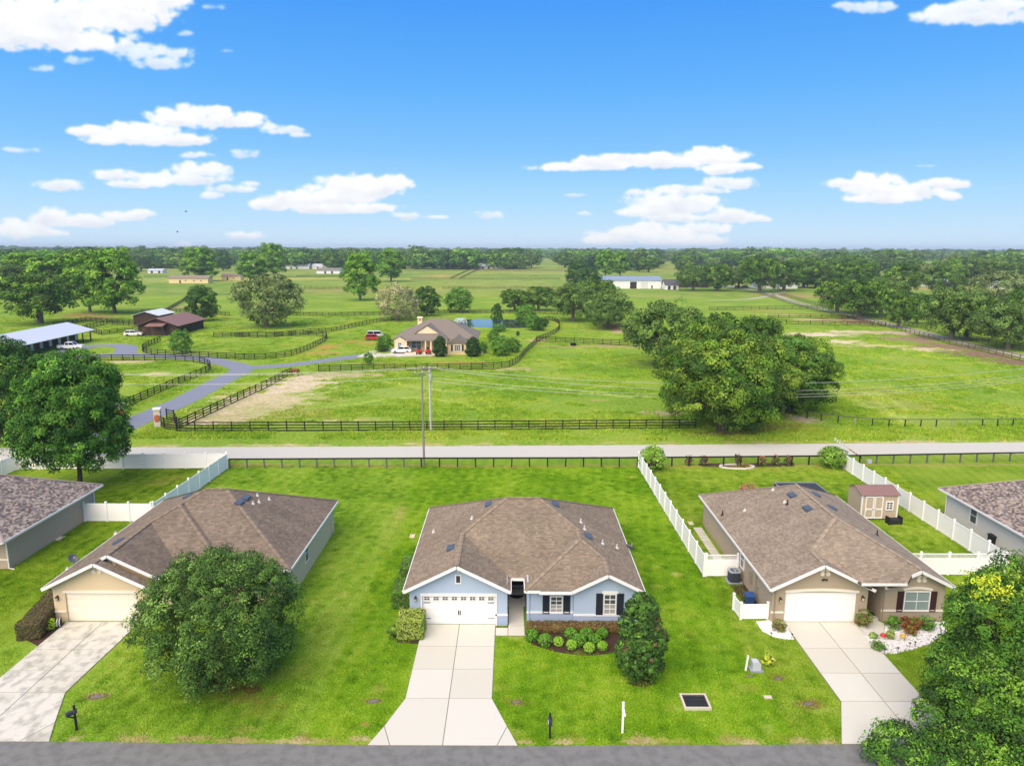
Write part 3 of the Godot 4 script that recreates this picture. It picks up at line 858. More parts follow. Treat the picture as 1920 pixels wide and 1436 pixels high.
func blue_house() -> void:
	var o := thing("blue_house", "pale blue stucco house with brown hip roof and black shutters", "house")
	var wallm := mat("blue_stucco", Color("b4c7dd"), 0.9, "speck", 0.15, 0.9)
	var xl := -7.15; var xr := 8.83; var zb := -58.9; var zm := -45.4; var zw := -43.6; var zg := -43.5
	var d := (zm - zb) / 2
	var g := 3.55
	var wl := 0.9
	var w := (xr - wl) / 2
	var gl := 4.0
	var gg := (xr - gl) / 2
	var T1 := P(xl + d, d, zb + d); var T2 := P(xr - d, d, zb + d)
	var G := P(xl + g, g, zg); var G2 := P(xl + g, g, zm - g)
	var K := P(xr - w, w, zw - w); var K2 := P(xr - w, w, zm - w)
	var A := P(xr - gg, gg, zg); var A2 := P(xr - gg, gg, zw - gg)
	var valley_l := P(xl + 2 * g, 0, zm)
	var tones := ["847868", "8a7d6d", "7f7364", "8e816f", "7c7162", "877b6b"]
	build_roof(o, [
		[[P(xl, 0, zg), G, G2, T1, P(xl, 0, zb)], 0.1],
		[[P(xl + 2 * g, 0, zg), valley_l, G2, G], 0.1],
		[[valley_l, P(wl, 0, zm), K2, T2, T1, G2], 0.1],
		[[P(wl, 0, zm), P(wl, 0, zw), K, K2], 0.1],
		[[P(wl, 0, zw), P(gl, 0, zw), A2, K], 0.1],
		[[P(gl, 0, zw), P(gl, 0, zg), A, A2], 0.1],
		[[P(xr, 0, zg), P(xr, 0, zb), T2, K2, K, A2, A], 0.1],
		[[P(xl, 0, zb), T1, T2, P(xr, 0, zb)], 0.1]],
		[[G, G2], [G2, T1], [T1, T2], [K2, T2], [K, K2], [P(wl, 0, zw), K], [A2, K], [A, A2], [P(xl, 0, zb), T1], [P(xr, 0, zb), T2]], tones,
		[[P(xl, 0, zg), P(xl, 0, zb)], [P(xr, 0, zg), P(xr, 0, zb)], [P(xl + 2 * g, 0, zg), valley_l], [P(wl, 0, zm), P(wl, 0, zw)], [valley_l, P(wl, 0, zm)], [P(wl, 0, zw), P(1.9, 0, zw)], [P(1.85, 0, zw + 0.16), P(4.0, 0, zw + 0.16)], [P(xl, 0, zb), P(xr, 0, zb)]],
		[[P(xl, 0, zg), G], [G, P(xl + 2 * g, 0, zg)], [P(gl, 0, zg), A], [A, P(xr, 0, zg)]], white_trim, 100)
	var s := Shape.new()
	garage_header(s, -6.83, -0.27, -44.05, -5.98, -1.07, 2.2, 4.36)
	s.span(Vector3(-6.83, -0.05, -58.6), Vector3(-6.61, 2.85, -44.27)); s.span(Vector3(8.28, -0.05, -58.6), Vector3(8.5, 2.85, -44.27)); s.span(Vector3(-6.61, -0.05, -58.6), Vector3(8.28, 2.85, -58.38))
	s.span(Vector3(-0.49, -0.05, -49.4), Vector3(-0.27, 2.9, -44.27)); s.span(Vector3(1.06, -0.05, -49.4), Vector3(1.28, 2.9, -44.62)); s.span(Vector3(-0.27, -0.05, -49.6), Vector3(1.06, 3.2, -49.4))
	s.span(Vector3(1.06, -0.05, -44.62), Vector3(4.2, 2.85, -44.4))
	s.prism(PackedVector2Array([Vector2(4.2, -0.05), Vector2(8.5, -0.05), Vector2(8.5, 2.8), Vector2(6.41, 3.85), Vector2(4.2, 2.8)]), -44.27, -44.05)
	s.span(Vector3(4.2, -0.05, -44.4), Vector3(4.42, 2.8, -44.27))
	obj("wall", s, wallm, o)
	bands(o, [[-1.07, -0.24, -44.05], [-6.85, -6.12, -44.05], [1.03, 4.2, -44.4], [4.17, 8.52, -44.05]], white_trim)
	var low := Shape.new()      # the lower wall is a deeper blue
	low.span(Vector3(-1.05, 0, -44.05), Vector3(-0.25, 0.72, -44.035)); low.span(Vector3(1.05, 0, -44.4), Vector3(4.2, 0.72, -44.385)); low.span(Vector3(4.19, 0, -44.05), Vector3(8.51, 0.72, -44.035))
	obj("wall_base", low, mat("blue_stucco_base", Color("a6b8d4"), 0.9, "speck", 0.15, 0.9), o)
	var white := mat("white_door", Color("f0f0ee"), 0.45)
	var door := garage_door(o, -5.98, -1.07, 2.14, -44.05, white)
	var dark := mat("black_iron", Color("17181b"), 0.5)
	for k in 8:
		var x := lerpf(-5.98, -1.07, (k + 0.5) / 8)
		add_window(door, facing(Vector3(x, 1.74, -44.155), 0), 0.44, 0.34, 2, 2, white, mat("door_glass", Color("202328"), 0.3), 0.04, "door_window")
	for x in [-5.9, -1.6]:
		for y in [0.42, 1.56]:
			var hs := Shape.new()
			hs.span(Vector3(x, y, -44.165), Vector3(x + 0.45, y + 0.045, -44.15))
			obj("strap_hinge", hs, dark, door)
	for x in [-3.6, -3.48]:
		var hs := Shape.new()
		hs.span(Vector3(x, 0.7, -44.165), Vector3(x + 0.06, 1.02, -44.13))
		obj("handle", hs, dark, door)
	var fr := Shape.new()
	fr.span(Vector3(-6.1, 2.14, -44.05), Vector3(-0.95, 2.32, -43.99))
	fr.span(Vector3(-6.08, 0, -44.05), Vector3(-5.98, 2.14, -44.0)); fr.span(Vector3(-1.07, 0, -44.05), Vector3(-0.97, 2.14, -44.0))
	obj("door_frame", fr, white_trim, o)
	add_window(o, facing(Vector3(-3.55, 3.02, -44.05), 0), 0.42, 0.66, 1, 1, white_trim, mat("louvre_dark", Color("2c3440"), 0.6), 0.07, "gable_vent")
	for q in [Vector3(-3.55, 4.05, -43.99), Vector3(6.41, 3.56, -43.99)]:
		var nail := Shape.new()
		nail.box(q, Vector3(0.1, 0.3, 0.12))
		obj("gable_bracket", nail, white_trim, o)
	add_lantern(o, Vector3(-6.42, 1.82, -44.05))
	var navy := mat("black_shutter", Color("1d2530"), 0.6)
	var blind := mat("window_blind", Color("9a9c98"), 0.35)
	var gl_dark := mat("window_glass", Color("4a5254"), 0.1)
	for q in [[1043, 1117, 1150, 25, -44.4], [1143, 1113, 1152, 26, -44.05]]:
		var mid := pz(q[0], q[2], q[4])
		var top := pz(q[0], q[1], q[4])
		var hw: float = 0.5 * (pz(q[0] + 12, q[2], q[4]).x - pz(q[0] - 12, q[2], q[4]).x)
		var win := add_window(o, facing(mid, 0), hw * 2, top.y - mid.y, 2, 4, white_trim, blind)
		var k := 0
		for c in win.get_children():
			if str(c.name).begins_with("pane"):
				(c as MeshInstance3D).material_override = blind if k < 4 else gl_dark
				k += 1
		for side in [-1.0, 1.0]:
			add_shutter(o, facing(mid + Vector3(side * (hw + 0.27), -0.02, 0), 0), 0.46, top.y - mid.y + 0.04, navy)
		if q[4] > -44.1:
			var hd := Shape.new()
			hd.span(mid + Vector3(-hw - 0.1, top.y - mid.y + 0.02, 0), mid + Vector3(hw + 0.1, top.y - mid.y + 0.18, 0.07))
			obj("window_head", hd, white_trim, o)
	# entry at the end of its recess
	var ds := Shape.new()
	ds.span(Vector3(-0.1, 0.05, -49.4), Vector3(0.9, 2.2, -49.33))
	var fd := obj("front_door", ds, mat("front_door_black", Color("101114"), 0.4), o)
	var arch := Shape.new()
	arch.span(Vector3(-0.27, 2.3, -46.2), Vector3(1.06, 2.9, -46.0))
	obj("entry_header", arch, wallm, o)
	var kick := Shape.new()
	kick.span(Vector3(-0.06, 0.08, -49.33), Vector3(0.86, 0.3, -49.31))
	obj("kick_plate", kick, mat("steel", Color("b9bec4"), 0.3, "", 0, 1, 0.8), fd)
	var hinge := obj("doormat", half_round(0.5), mat("rubber_mat", Color("15161a"), 0.95))
	hinge.position = Vector3(0.4, 0.052, -48.2)
	tag(hinge, "black half round doormat at the blue house front door", "doormat")
	# on the roof
	var roof := o.get_node("roof")
	var nl := Vector3(-RISE, 1, 0).normalized(); var nr := Vector3(RISE, 1, 0).normalized()
	for q in [[845, 1028], [916, 946]]:
		add_roof_vent(roof, on_roof(q[0], q[1], P(xl, 0, zb), nl), nl)
	for q in [[1041, 946], [1103, 1006]]:
		add_roof_vent(roof, on_roof(q[0], q[1], P(xr, 0, zb), nr), nr)
	var grey := mat("pipe_grey", Color("c6c6c2"), 0.5)
	for q in [[885, 973], [813, 998]]:
		add_vent_pipe(roof, on_roof(q[0], q[1], P(xl, 0, zb), nl), grey, 0.22, 0.08)
	for q in [[1096, 993], [1130, 1020], [1157, 1028], [1089, 980]]:
		add_vent_pipe(roof, on_roof(q[0], q[1], P(xr, 0, zb), nr), grey, 0.3, 0.06)
	add_dish(roof, on_roof(1180, 1040, P(xr, 0, zb), nr), Vector3(0.5, 0.6, -0.6))
	downspout(o, 1.2, -44.4, mat("blue_pipe", Color("9fb6cf"), 0.6))
func bands(house: Node3D, list: Array, m: Material) -> void:
	for q in list:
		var s := Shape.new()
		s.span(Vector3(q[0], 0.72, q[2]), Vector3(q[1], 0.84, q[2] + 0.05))
		obj("trim_band", s, m, house)
func half_round(r: float) -> Shape:
	var s := Shape.new()
	var out := PackedVector2Array()
	for k in 13:
		out.append(Vector2(cos(PI * k / 12) * r, sin(PI * k / 12) * r))
	s.prism(out, 0.0, 0.015, Transform3D(Basis(Vector3.RIGHT, Vector3.BACK, Vector3.UP), Vector3.ZERO))
	return s
func gable_ornament(house: Node3D, at: Vector3, m: Material) -> void:      # four clay pipe ends
	for k in 4:
		var s := Shape.new()
		var a := PI / 4 + k * PI / 2
		s.lathe(Vector3.ZERO, [Vector2(0, 0.03), Vector2(0.1, 0.03), Vector2(0.11, 0.07), Vector2(0.15, 0.07), Vector2(0.15, 0.0)], 10)
		var o := obj("gable_tile", s, m, house)
		o.position = at + Vector3(cos(a) * 0.27, sin(a) * 0.2, 0)
		o.rotation.x = PI / 2
func arch_trim(x0: float, x1: float, y: float, rise: float, thick: float, z: float) -> Shape:
	var s := Shape.new()
	var up := PackedVector2Array()
	var dn := PackedVector2Array()
	for k in 13:
		var t := k / 12.0
		var yy := y + rise * (1.0 - pow(2 * t - 1, 2))
		up.append(Vector2(lerpf(x0, x1, t), yy + thick))
		dn.append(Vector2(lerpf(x0 + 0.02, x1 - 0.02, t), yy))
	dn.reverse()
	up.append_array(dn)
	s.prism(up, z, z + 0.08)
	return s
func taupe_house() -> void:
	var o := thing("taupe_house", "taupe stucco house with grey brown roof and maroon shutters", "house")
	var wallm := mat("taupe_stucco", Color("b5a78f"), 0.9, "speck", 0.15, 0.9)
	var xl := 17.3; var xr := 29.85; var zb := -62.4; var zv := -42.6; var zg := -43.9; var zs := -44.3
	var d := (xr - xl) / 2
	var g := 3.5
	var gg := 2.36
	var Tb := P(xl + d, d, zb + d); var Tf := P(xl + d, d, zv - d)
	var G := P(xl + g, g, zg); var G2 := P(xl + g, g, zv - g)
	var A := P(xr - gg, gg, zs); var A2 := P(xr - gg, gg, zv - gg)
	var f := 1.1      # the raised entry eave
	var tones := ["8d8172", "938777", "887d6e", "978b7a", "84796a", "908474"]
	var ev_l := P(xl + 2 * g - f, f, zv - f); var ev_r := P(xr - 2 * gg + f, f, zv - f)
	build_roof(o, [
		[[P(xl, 0, zg), G, G2, Tf, Tb, P(xl, 0, zb)], 0.1],
		[[P(xl + 2 * g, 0, zg), ev_l, G2, G], 0.1],
		[[ev_l, ev_r, A2, Tf, G2], 0.1],
		[[P(xr - 2 * gg, 0, zs), A, A2, ev_r], 0.1],
		[[P(xr, 0, zs), P(xr, 0, zb), Tb, Tf, A2, A], 0.1],
		[[P(xl, 0, zb), Tb, P(xr, 0, zb)], 0.1]],
		[[G, G2], [G2, Tf], [Tf, Tb], [A2, Tf], [A, A2], [P(xl, 0, zb), Tb], [P(xr, 0, zb), Tb]], tones,
		[[P(xl, 0, zg), P(xl, 0, zb)], [P(xr, 0, zs), P(xr, 0, zb)], [ev_l, ev_r], [P(xl, 0, zb), P(xr, 0, zb)]],
		[[P(xl, 0, zg), G], [G, P(xl + 2 * g, 0, zg)], [P(xr - 2 * gg, 0, zs), A], [A, P(xr, 0, zs)]], white_trim, 200)
	var s := Shape.new()
	garage_header(s, 17.7, 24.14, -44.5, 18.57, 23.42, 2.25, 4.4)
	s.span(Vector3(17.7, -0.05, -62.1), Vector3(17.92, 2.85, -44.72)); s.span(Vector3(29.3, -0.05, -62.1), Vector3(29.52, 2.85, -45.0)); s.span(Vector3(17.92, -0.05, -62.1), Vector3(29.3, 2.85, -61.88))
	s.span(Vector3(23.92, -0.05, -47.4), Vector3(24.14, 2.9, -44.72)); s.span(Vector3(25.3, -0.05, -47.4), Vector3(25.52, 2.9, -45.0)); s.span(Vector3(24.14, -0.05, -47.6), Vector3(25.3, 3.2, -47.4))
	s.prism(PackedVector2Array([Vector2(25.3, -0.05), Vector2(29.52, -0.05), Vector2(29.52, 2.8), Vector2(27.45, 3.85), Vector2(25.3, 2.8)]), -45.0, -44.78)
	s.span(Vector3(23.0, 2.95, -44.9), Vector3(26.4, 3.2, -44.75))
	obj("wall", s, wallm, o)
	var cream := mat("cream_trim", Color("e5dfcf"), 0.7)
	bands(o, [[17.64, 18.5, -44.5], [23.5, 24.17, -44.5], [25.27, 29.55, -44.78]], cream)
	garage_door(o, 18.57, 23.42, 2.2, -44.5, mat("white_door", Color("f0f0ee"), 0.45))
	obj("door_arch", arch_trim(18.5, 23.5, 2.22, 0.14, 0.17, -44.5), cream, o)
	var c := pz(1717, 1146, -44.78)
	var t := pz(1717, 1108, -44.78)
	var win := add_window(o, facing(c, 0), 1.78, t.y - c.y, 2, 2, white_trim, mat("curtained_glass", Color("8a9a98"), 0.15))
	obj("window_arch", arch_trim(c.x - 1.0, c.x + 1.0, t.y + 0.03, 0.13, 0.15, -44.78), cream, o)
	var maroon := mat("maroon_shutter", Color("3d1f1f"), 0.6)
	for side in [-1.0, 1.0]:
		add_shutter(o, facing(c + Vector3(side * 1.13, -0.02, 0), 0), 0.42, t.y - c.y, maroon)
	gable_ornament(o, pz(1548, 1072, -44.5), cream)
	gable_ornament(o, pz(1729, 1084, -44.78), cream)
	for q in [[1463, 1123], [1617, 1120]]:
		add_lantern(o, pz(q[0], q[1] + 4, -44.5))
	var cam := Shape.new()
	for sd in [-1.0, 1.0]:
		cam.tube(PackedVector3Array([Vector3(sd * 0.04, 0, 0.06), Vector3(sd * 0.16, 0.02, 0.16)]), [0.05, 0.08], 6)
	cam.box(Vector3(0, 0, 0.04), Vector3(0.1, 0.1, 0.08))
	obj("flood_light", cam, mat("lantern_metal", Color("3a302a")), o).position = pz(1546, 1086, -44.5)
	var num := Shape.new()      # house number digits, one above the other
	for k in 4:
		num.box(Vector3(0, -k * 0.15, 0.01), Vector3(0.07, 0.11, 0.02))
	var ds := Shape.new()
	ds.span(Vector3(24.2, 0.05, -47.4), Vector3(25.15, 2.2, -47.34))
	var fd := obj("front_door", ds, mat("maroon_door", Color("3a1718"), 0.5), o)
	for k in 3:
		var p := Shape.new()
		p.span(Vector3(24.3, 0.2 + k * 0.66, -47.34), Vector3(25.05, 0.74 + k * 0.66, -47.32))
		obj("door_panel", p, mats["maroon_door"], fd)
	add_window(o, facing(Vector3(17.7, 1.0, -50.8), -PI / 2), 0.9, 1.4, 1, 2, white_trim, mat("window_glass", Color("4a5254"), 0.1))
	var grey := mat("pipe_taupe", Color("8e8370"), 0.6)
	downspout(o, 17.85, -44.5, grey); downspout(o, 25.36, -44.78, grey)
	var panel := Shape.new()      # meter box and conduit on the side wall
	panel.span(Vector3(17.56, 0.9, -48.9), Vector3(17.7, 1.6, -48.45)); panel.span(Vector3(17.6, 0.1, -47.6), Vector3(17.7, 2.3, -47.5)); panel.span(Vector3(17.58, 0.8, -47.4), Vector3(17.7, 1.3, -47.1))
	obj("meter_box", panel, mat("meter_grey", Color("8f8878"), 0.6), o)
	var roof := o.get_node("roof")
	var nl := Vector3(-RISE, 1, 0).normalized(); var nr := Vector3(RISE, 1, 0).normalized()
	for q in [[1486, 929], [1515, 954]]:
		add_roof_vent(roof, on_roof(q[0], q[1], P(xl, 0, zb), nl), nl)
	for q in [[1530, 928], [1560, 953]]:
		add_roof_vent(roof, on_roof(q[0], q[1], P(xr, 0, zb), nr), nr)
	var pale := mat("pipe_grey", Color("c6c6c2"), 0.5)
	for q in [[1450, 919], [1472, 942], [1397, 958]]:
		add_vent_pipe(roof, on_roof(q[0], q[1], P(xl, 0, zb), nl), pale, 0.2, 0.07)
	for q in [[1477, 946], [1355, 966]]:
		add_vent_pipe(roof, on_roof(q[0], q[1], P(xl, 0, zb), nl), mat("pipe_black", Color("1c1c1c"), 0.6), 0.4, 0.05)
	add_vent_pipe(roof, on_roof(1645, 1004, P(xr, 0, zb), nr), mats["pipe_black"], 0.4, 0.05)
	# dark pool screen roof behind the house
	var sc := thing("screen_enclosure", "dark screened patio enclosure behind the taupe house", "enclosure")
	var b0 := gp(1452, 905, 2.6); var b1 := gp(1526, 903, 2.6)
	var frame := Shape.new()
	var zf := -62.45
	for x in [b0.x, (b0.x + b1.x) / 2, b1.x]:
		frame.bar(Vector3(x, 2.62, zf), Vector3(x, 2.62, b0.z), 0.06, 0.08)
		frame.bar(Vector3(x, 0, b0.z), Vector3(x, 2.6, b0.z), 0.06, 0.06)
	frame.bar(Vector3(b0.x, 2.62, b0.z), Vector3(b1.x, 2.62, b0.z), 0.06, 0.08)
	frame.bar(Vector3(b0.x, 1.1, b0.z), Vector3(b1.x, 1.1, b0.z), 0.05, 0.06)
	obj("frame", frame, mat("bronze_frame", Color("8b9093"), 0.5), sc)
	var net := Shape.new()
	net.span(Vector3(b0.x, 2.57, b0.z), Vector3(b1.x, 2.575, zf)); net.span(Vector3(b0.x, 0, b0.z), Vector3(b1.x, 2.55, b0.z + 0.005)); net.span(Vector3(b0.x, 0, zf), Vector3(b0.x + 0.005, 2.55, b0.z)); net.span(Vector3(b1.x - 0.005, 0, zf), Vector3(b1.x, 2.55, b0.z))
	obj("screen", net, mat("screen_mesh", Color("2b333b"), 0.8), sc)
func cream_house() -> void:
	var o := thing("cream_house", "cream stucco house with dark brown roof behind the round tree", "house")
	var wallm := mat("cream_stucco", Color("e0cda9"), 0.9, "speck", 0.15, 0.9)
	var xl := -31.2; var xr := -15.6; var zb := -60.6; var zm := -46.6; var zw := -46.05; var zg := -43.7; var z2 := -44.4
	var d := (zm - zb) / 2
	var g := 3.6; var g2 := 4.15; var w := 5.7
	var T1 := P(xl + d, d, zb + d); var T2 := P(xr - d, d, zb + d)
	var G := P(xl + g, g, zg); var Gb := P(xl + g, g, z2)
	var H := P(xl + g2, g2, z2); var H2 := P(xl + g2, g2, zw - g2)
	var K := P(xl + w, w, zw - w); var K2 := P(xl + w, w, zm - w)
	var tones := ["7a6f62", "807467", "756a5e", "84786a", "72685c", "7d7264"]
	var we := P(xl + 2 * w, 0, zw)
	build_roof(o, [
		[[P(xl, 0, zg), G, Gb, H, H2, K, K2, T1, P(xl, 0, zb)], 0.1],
		[[P(xl + 2 * g, 0, zg), P(xl + 2 * g, 0, z2), Gb, G], 0.1],
		[[P(xl + 2 * g2, 0, z2), P(xl + 2 * g2, 0, zw), H2, H], 0.1],
		[[P(xl + 2 * g2, 0, zw), we, K, H2], 0.1],
		[[we, P(xl + 2 * w, 0, zm), K2, K], 0.1],
		[[P(xl + 2 * w, 0, zm), P(xr, 0, zm), T2, T1, K2], 0.1],
		[[P(xr, 0, zm), P(xr, 0, zb), T2], 0.1],
		[[P(xl, 0, zb), T1, T2, P(xr, 0, zb)], 0.1]],
		[[G, Gb], [H, H2], [H2, K], [K, K2], [K2, T1], [T1, T2], [we, K], [P(xr, 0, zm), T2], [P(xr, 0, zb), T2], [P(xl, 0, zb), T1]], tones,
		[[P(xl, 0, zg), P(xl, 0, zb)], [P(xr, 0, zm), P(xr, 0, zb)], [P(xl + 2 * w, 0, zm), P(xr, 0, zm)], [P(xl + 2 * g2, 0, zw), we], [P(xl, 0, zb), P(xr, 0, zb)]],
		[[P(xl, 0, zg), G], [G, P(xl + 2 * g, 0, zg)], [Gb, H], [H, P(xl + 2 * g2, 0, z2)]], white_trim, 300)
	var s := Shape.new()
	var x1 := xl + 2 * g - 0.35
	garage_header(s, -30.9, x1, -44.3, -30.1, -25.2, 2.25, 4.4)
	s.prism(PackedVector2Array([Vector2(-30.6, -0.05), Vector2(-23.3, -0.05), Vector2(-23.3, 2.8), Vector2(xl + g2, 4.66), Vector2(-30.6, 2.9)]), -45.1, -44.9)
	s.span(Vector3(-30.9, -0.05, -60.3), Vector3(-30.68, 2.85, -44.52)); s.span(Vector3(-16.17, -0.05, -60.3), Vector3(-15.95, 2.85, -46.9)); s.span(Vector3(-30.68, -0.05, -60.3), Vector3(-16.17, 2.85, -60.08))
	s.span(Vector3(-23.3, -0.05, -46.6), Vector3(-20.1, 2.85, -46.4)); s.span(Vector3(-20.1, -0.05, -47.1), Vector3(-15.95, 2.85, -46.9))
	obj("wall", s, wallm, o)
	var cream := mat("cream_trim", Color("e5dfcf"), 0.7)
	var band := Shape.new()
	band.span(Vector3(-30.93, 0.72, -44.3), Vector3(-30.15, 0.84, -44.24))
	obj("trim_band", band, cream, o)
	garage_door(o, -30.1, -25.2, 2.15, -44.3, mat("cream_door", Color("ece4d2"), 0.5))
	var head := Shape.new()
	head.span(Vector3(-30.2, 2.15, -44.3), Vector3(-25.1, 2.33, -44.23))
	obj("door_head", head, cream, o)
	gable_ornament(o, pz(180, 1068, -44.3), cream)
	gable_ornament(o, pz(208, 1053, -44.9), cream)
	add_lantern(o, pz(108, 1124, -44.3))
	add_window(o, facing(Vector3(-15.95, 1.0, -51.7), PI / 2), 0.95, 1.45, 1, 2, white_trim, mat("window_glass", Color("4a5254"), 0.1))
	add_window(o, facing(Vector3(-18.0, 0.9, -46.9), 0), 1.6, 1.4, 2, 2, white_trim, mats["window_glass"])
	var box := Shape.new()
	box.span(Vector3(-15.95, 0.4, -59.6), Vector3(-15.8, 1.3, -59.0))
	obj("meter_box", box, mat("meter_cream", Color("c9bb9f"), 0.6), o)
	var roof := o.get_node("roof")
	var nl := Vector3(-RISE, 1, 0).normalized(); var nr := Vector3(RISE, 1, 0).normalized()
	for q in [[448, 943], [460, 934]]:
		add_roof_vent(roof, on_roof(q[0], q[1], P(xr, 0, zb), nr), nr)
	for q in [[223, 1016], [352, 931]]:
		add_roof_vent(roof, on_roof(q[0], q[1], P(xl, 0, zb), nl), nl)
	var pale := mat("pipe_grey", Color("c6c6c2"), 0.5)
	for q in [[474, 945], [485, 942], [482, 930], [504, 937]]:
		add_vent_pipe(roof, on_roof(q[0], q[1], P(xr, 0, zb), nr), pale, 0.25, 0.06)
	for q in [[216, 1001], [126, 1068]]:
		add_vent_pipe(roof, on_roof(q[0], q[1], P(xl, 0, zb), nl), pale, 0.2, 0.06)
	add_dish(roof, on_roof(137, 1060, P(xl, 0, zb), nl), Vector3(0.5, 0.5, 0.4))
func edge_houses() -> void:
	var mottled := ["857a72", "9a9088", "6f6765", "a3968a", "7a7272", "ab9f93", "625b58"]
	var o := thing("tan_house", "tan house with mottled brown roof beside the cream house", "house")
	var xl := -55.0; var xr := -39.1; var zb := -64.8; var zf := -51.2
	var d := (zf - zb) / 2
	var T1 := P(xl + d, d, zb + d); var T2 := P(xr - d, d, zb + d)
	build_roof(o, [[[P(xl, 0, zf), P(xr, 0, zf), T2, T1], 0.1], [[P(xr, 0, zf), P(xr, 0, zb), T2], 0.1], [[P(xl, 0, zb), P(xr, 0, zb), T2, T1], 0.1], [[P(xl, 0, zf), P(xl, 0, zb), T1], 0.1]],
		[[T1, T2], [P(xr, 0, zf), T2], [P(xr, 0, zb), T2]], mottled, [[P(xr, 0, zf), P(xr, 0, zb)], [P(xl, 0, zf), P(xr, 0, zf)], [P(xl, 0, zb), P(xr, 0, zb)]], [], white_trim, 400)
	var s := Shape.new()
	s.span(Vector3(-39.9, -0.05, -64.3), Vector3(-39.68, 2.85, -52.4)); s.span(Vector3(-54.6, -0.05, -52.6), Vector3(-39.9, 2.85, -52.4)); s.span(Vector3(-54.6, -0.05, -64.3), Vector3(-39.9, 2.85, -64.1))
	obj("wall", s, mat("tan_stucco", Color("bfac97"), 0.9, "speck", 0.15, 0.9), o)
	var band := Shape.new()
	band.span(Vector3(-54.6, 0.72, -52.4), Vector3(-39.66, 0.84, -52.34))
	obj("trim_band", band, mats["cream_trim"], o)
	for z in [-52.2, -64.0]:
		var p := Shape.new()
		p.tube(PackedVector3Array([Vector3(-39.3, 2.6, z), Vector3(-39.6, 2.3, z), Vector3(-39.6, 0.15, z), Vector3(-39.2, 0.06, z)]), [0.05], 5)
		obj("downspout", p, white_trim, o)
	var roof := o.get_node("roof")
	var nr := Vector3(RISE, 1, 0).normalized()
	for q in [[32, 945], [54, 946], [85, 951]]:
		add_vent_pipe(roof, on_roof(q[0], q[1], P(xr, 0, zb), nr), mat("pipe_brown", Color("6e4a3c") if q[0] > 40 else Color("8a7c70"), 0.6), 0.2, 0.07)
	o = thing("white_house", "white house with mottled grey roof behind the white fence", "house")
	xl = 40.7; xr = 56.0; zb = -64.6; zf = -47.0
	d = (xr - xl) / 2
	var Tb := P(xl + d, d, zb + d); var Tf := P(xl + d, d, zf - d)
	build_roof(o, [[[P(xl, 0, zf), P(xl, 0, zb), Tb, Tf], 0.1], [[P(xl, 0, zf), P(xr, 0, zf), Tf], 0.1], [[P(xr, 0, zf), P(xr, 0, zb), Tb, Tf], 0.1], [[P(xl, 0, zb), P(xr, 0, zb), Tb], 0.1]],
		[[Tf, Tb], [P(xl, 0, zf), Tf], [P(xl, 0, zb), Tb]], mottled, [[P(xl, 0, zf), P(xl, 0, zb)], [P(xl, 0, zf), P(xr, 0, zf)], [P(xl, 0, zb), P(xr, 0, zb)]], [], white_trim, 500)
	s = Shape.new()
	s.span(Vector3(41.4, -0.05, -64.2), Vector3(41.62, 2.85, -47.4)); s.span(Vector3(41.62, -0.05, -64.2), Vector3(55.6, 2.85, -64.0)); s.span(Vector3(41.62, -0.05, -47.6), Vector3(55.6, 2.85, -47.4))
	obj("wall", s, mat("white_stucco", Color("d7d5d0"), 0.9, "speck", 0.15, 0.9), o)
	var wp := gp(1832, 1005)
	add_window(o, facing(Vector3(41.4, 0.9, -60.2), -PI / 2), 1.0, 1.5, 1, 2, white_trim, mats["window_glass"])
	var p := Shape.new()
	p.tube(PackedVector3Array([Vector3(40.9, 2.6, -64.1), Vector3(41.3, 2.3, -64.1), Vector3(41.3, 0.15, -64.1), Vector3(40.9, 0.06, -64.1)]), [0.05], 5)
	obj("downspout", p, white_trim, o)

# ------------------------------------------------------------------ fences
var unit_box: ArrayMesh
func placed_box(called: String, parent: Node3D, a: Vector3, b: Vector3, w: float, h: float, m: Material) -> MeshInstance3D:      # a bar from a to b out of one shared box
	if unit_box == null:
		var s := Shape.new()
		s.box(Vector3.ZERO, Vector3.ONE)
		unit_box = s.mesh()
	var o := obj(called, unit_box, m, parent)
	var d := b - a
	var z := d.normalized()
	var x := (Vector3.UP if absf(z.y) < 0.98 else Vector3.RIGHT).cross(z).normalized()
	o.transform = Transform3D(Basis(x * w, z.cross(x) * h, d), (a + b) * 0.5)
	return o
func along(path: PackedVector3Array, spacing: float, curved := false) -> PackedVector3Array:      # evenly spaced points, corners kept
	var out := PackedVector3Array()
	if curved:
		var c := Curve3D.new()
		for k in path.size():
			var t := (path[mini(k + 1, path.size() - 1)] - path[maxi(k - 1, 0)]) / 6.0
			c.add_point(path[k], -t, t)
		var n := maxi(1, int(round(c.get_baked_length() / spacing)))
		for k in n + 1:
			out.append(c.sample_baked(c.get_baked_length() * k / n, true))
		return out
	for k in range(1, path.size()):
		var n := maxi(1, int(round(path[k - 1].distance_to(path[k]) / spacing)))
		for j in n:
			out.append(path[k - 1].lerp(path[k], float(j) / n))
	out.append(path[path.size() - 1])
	return out
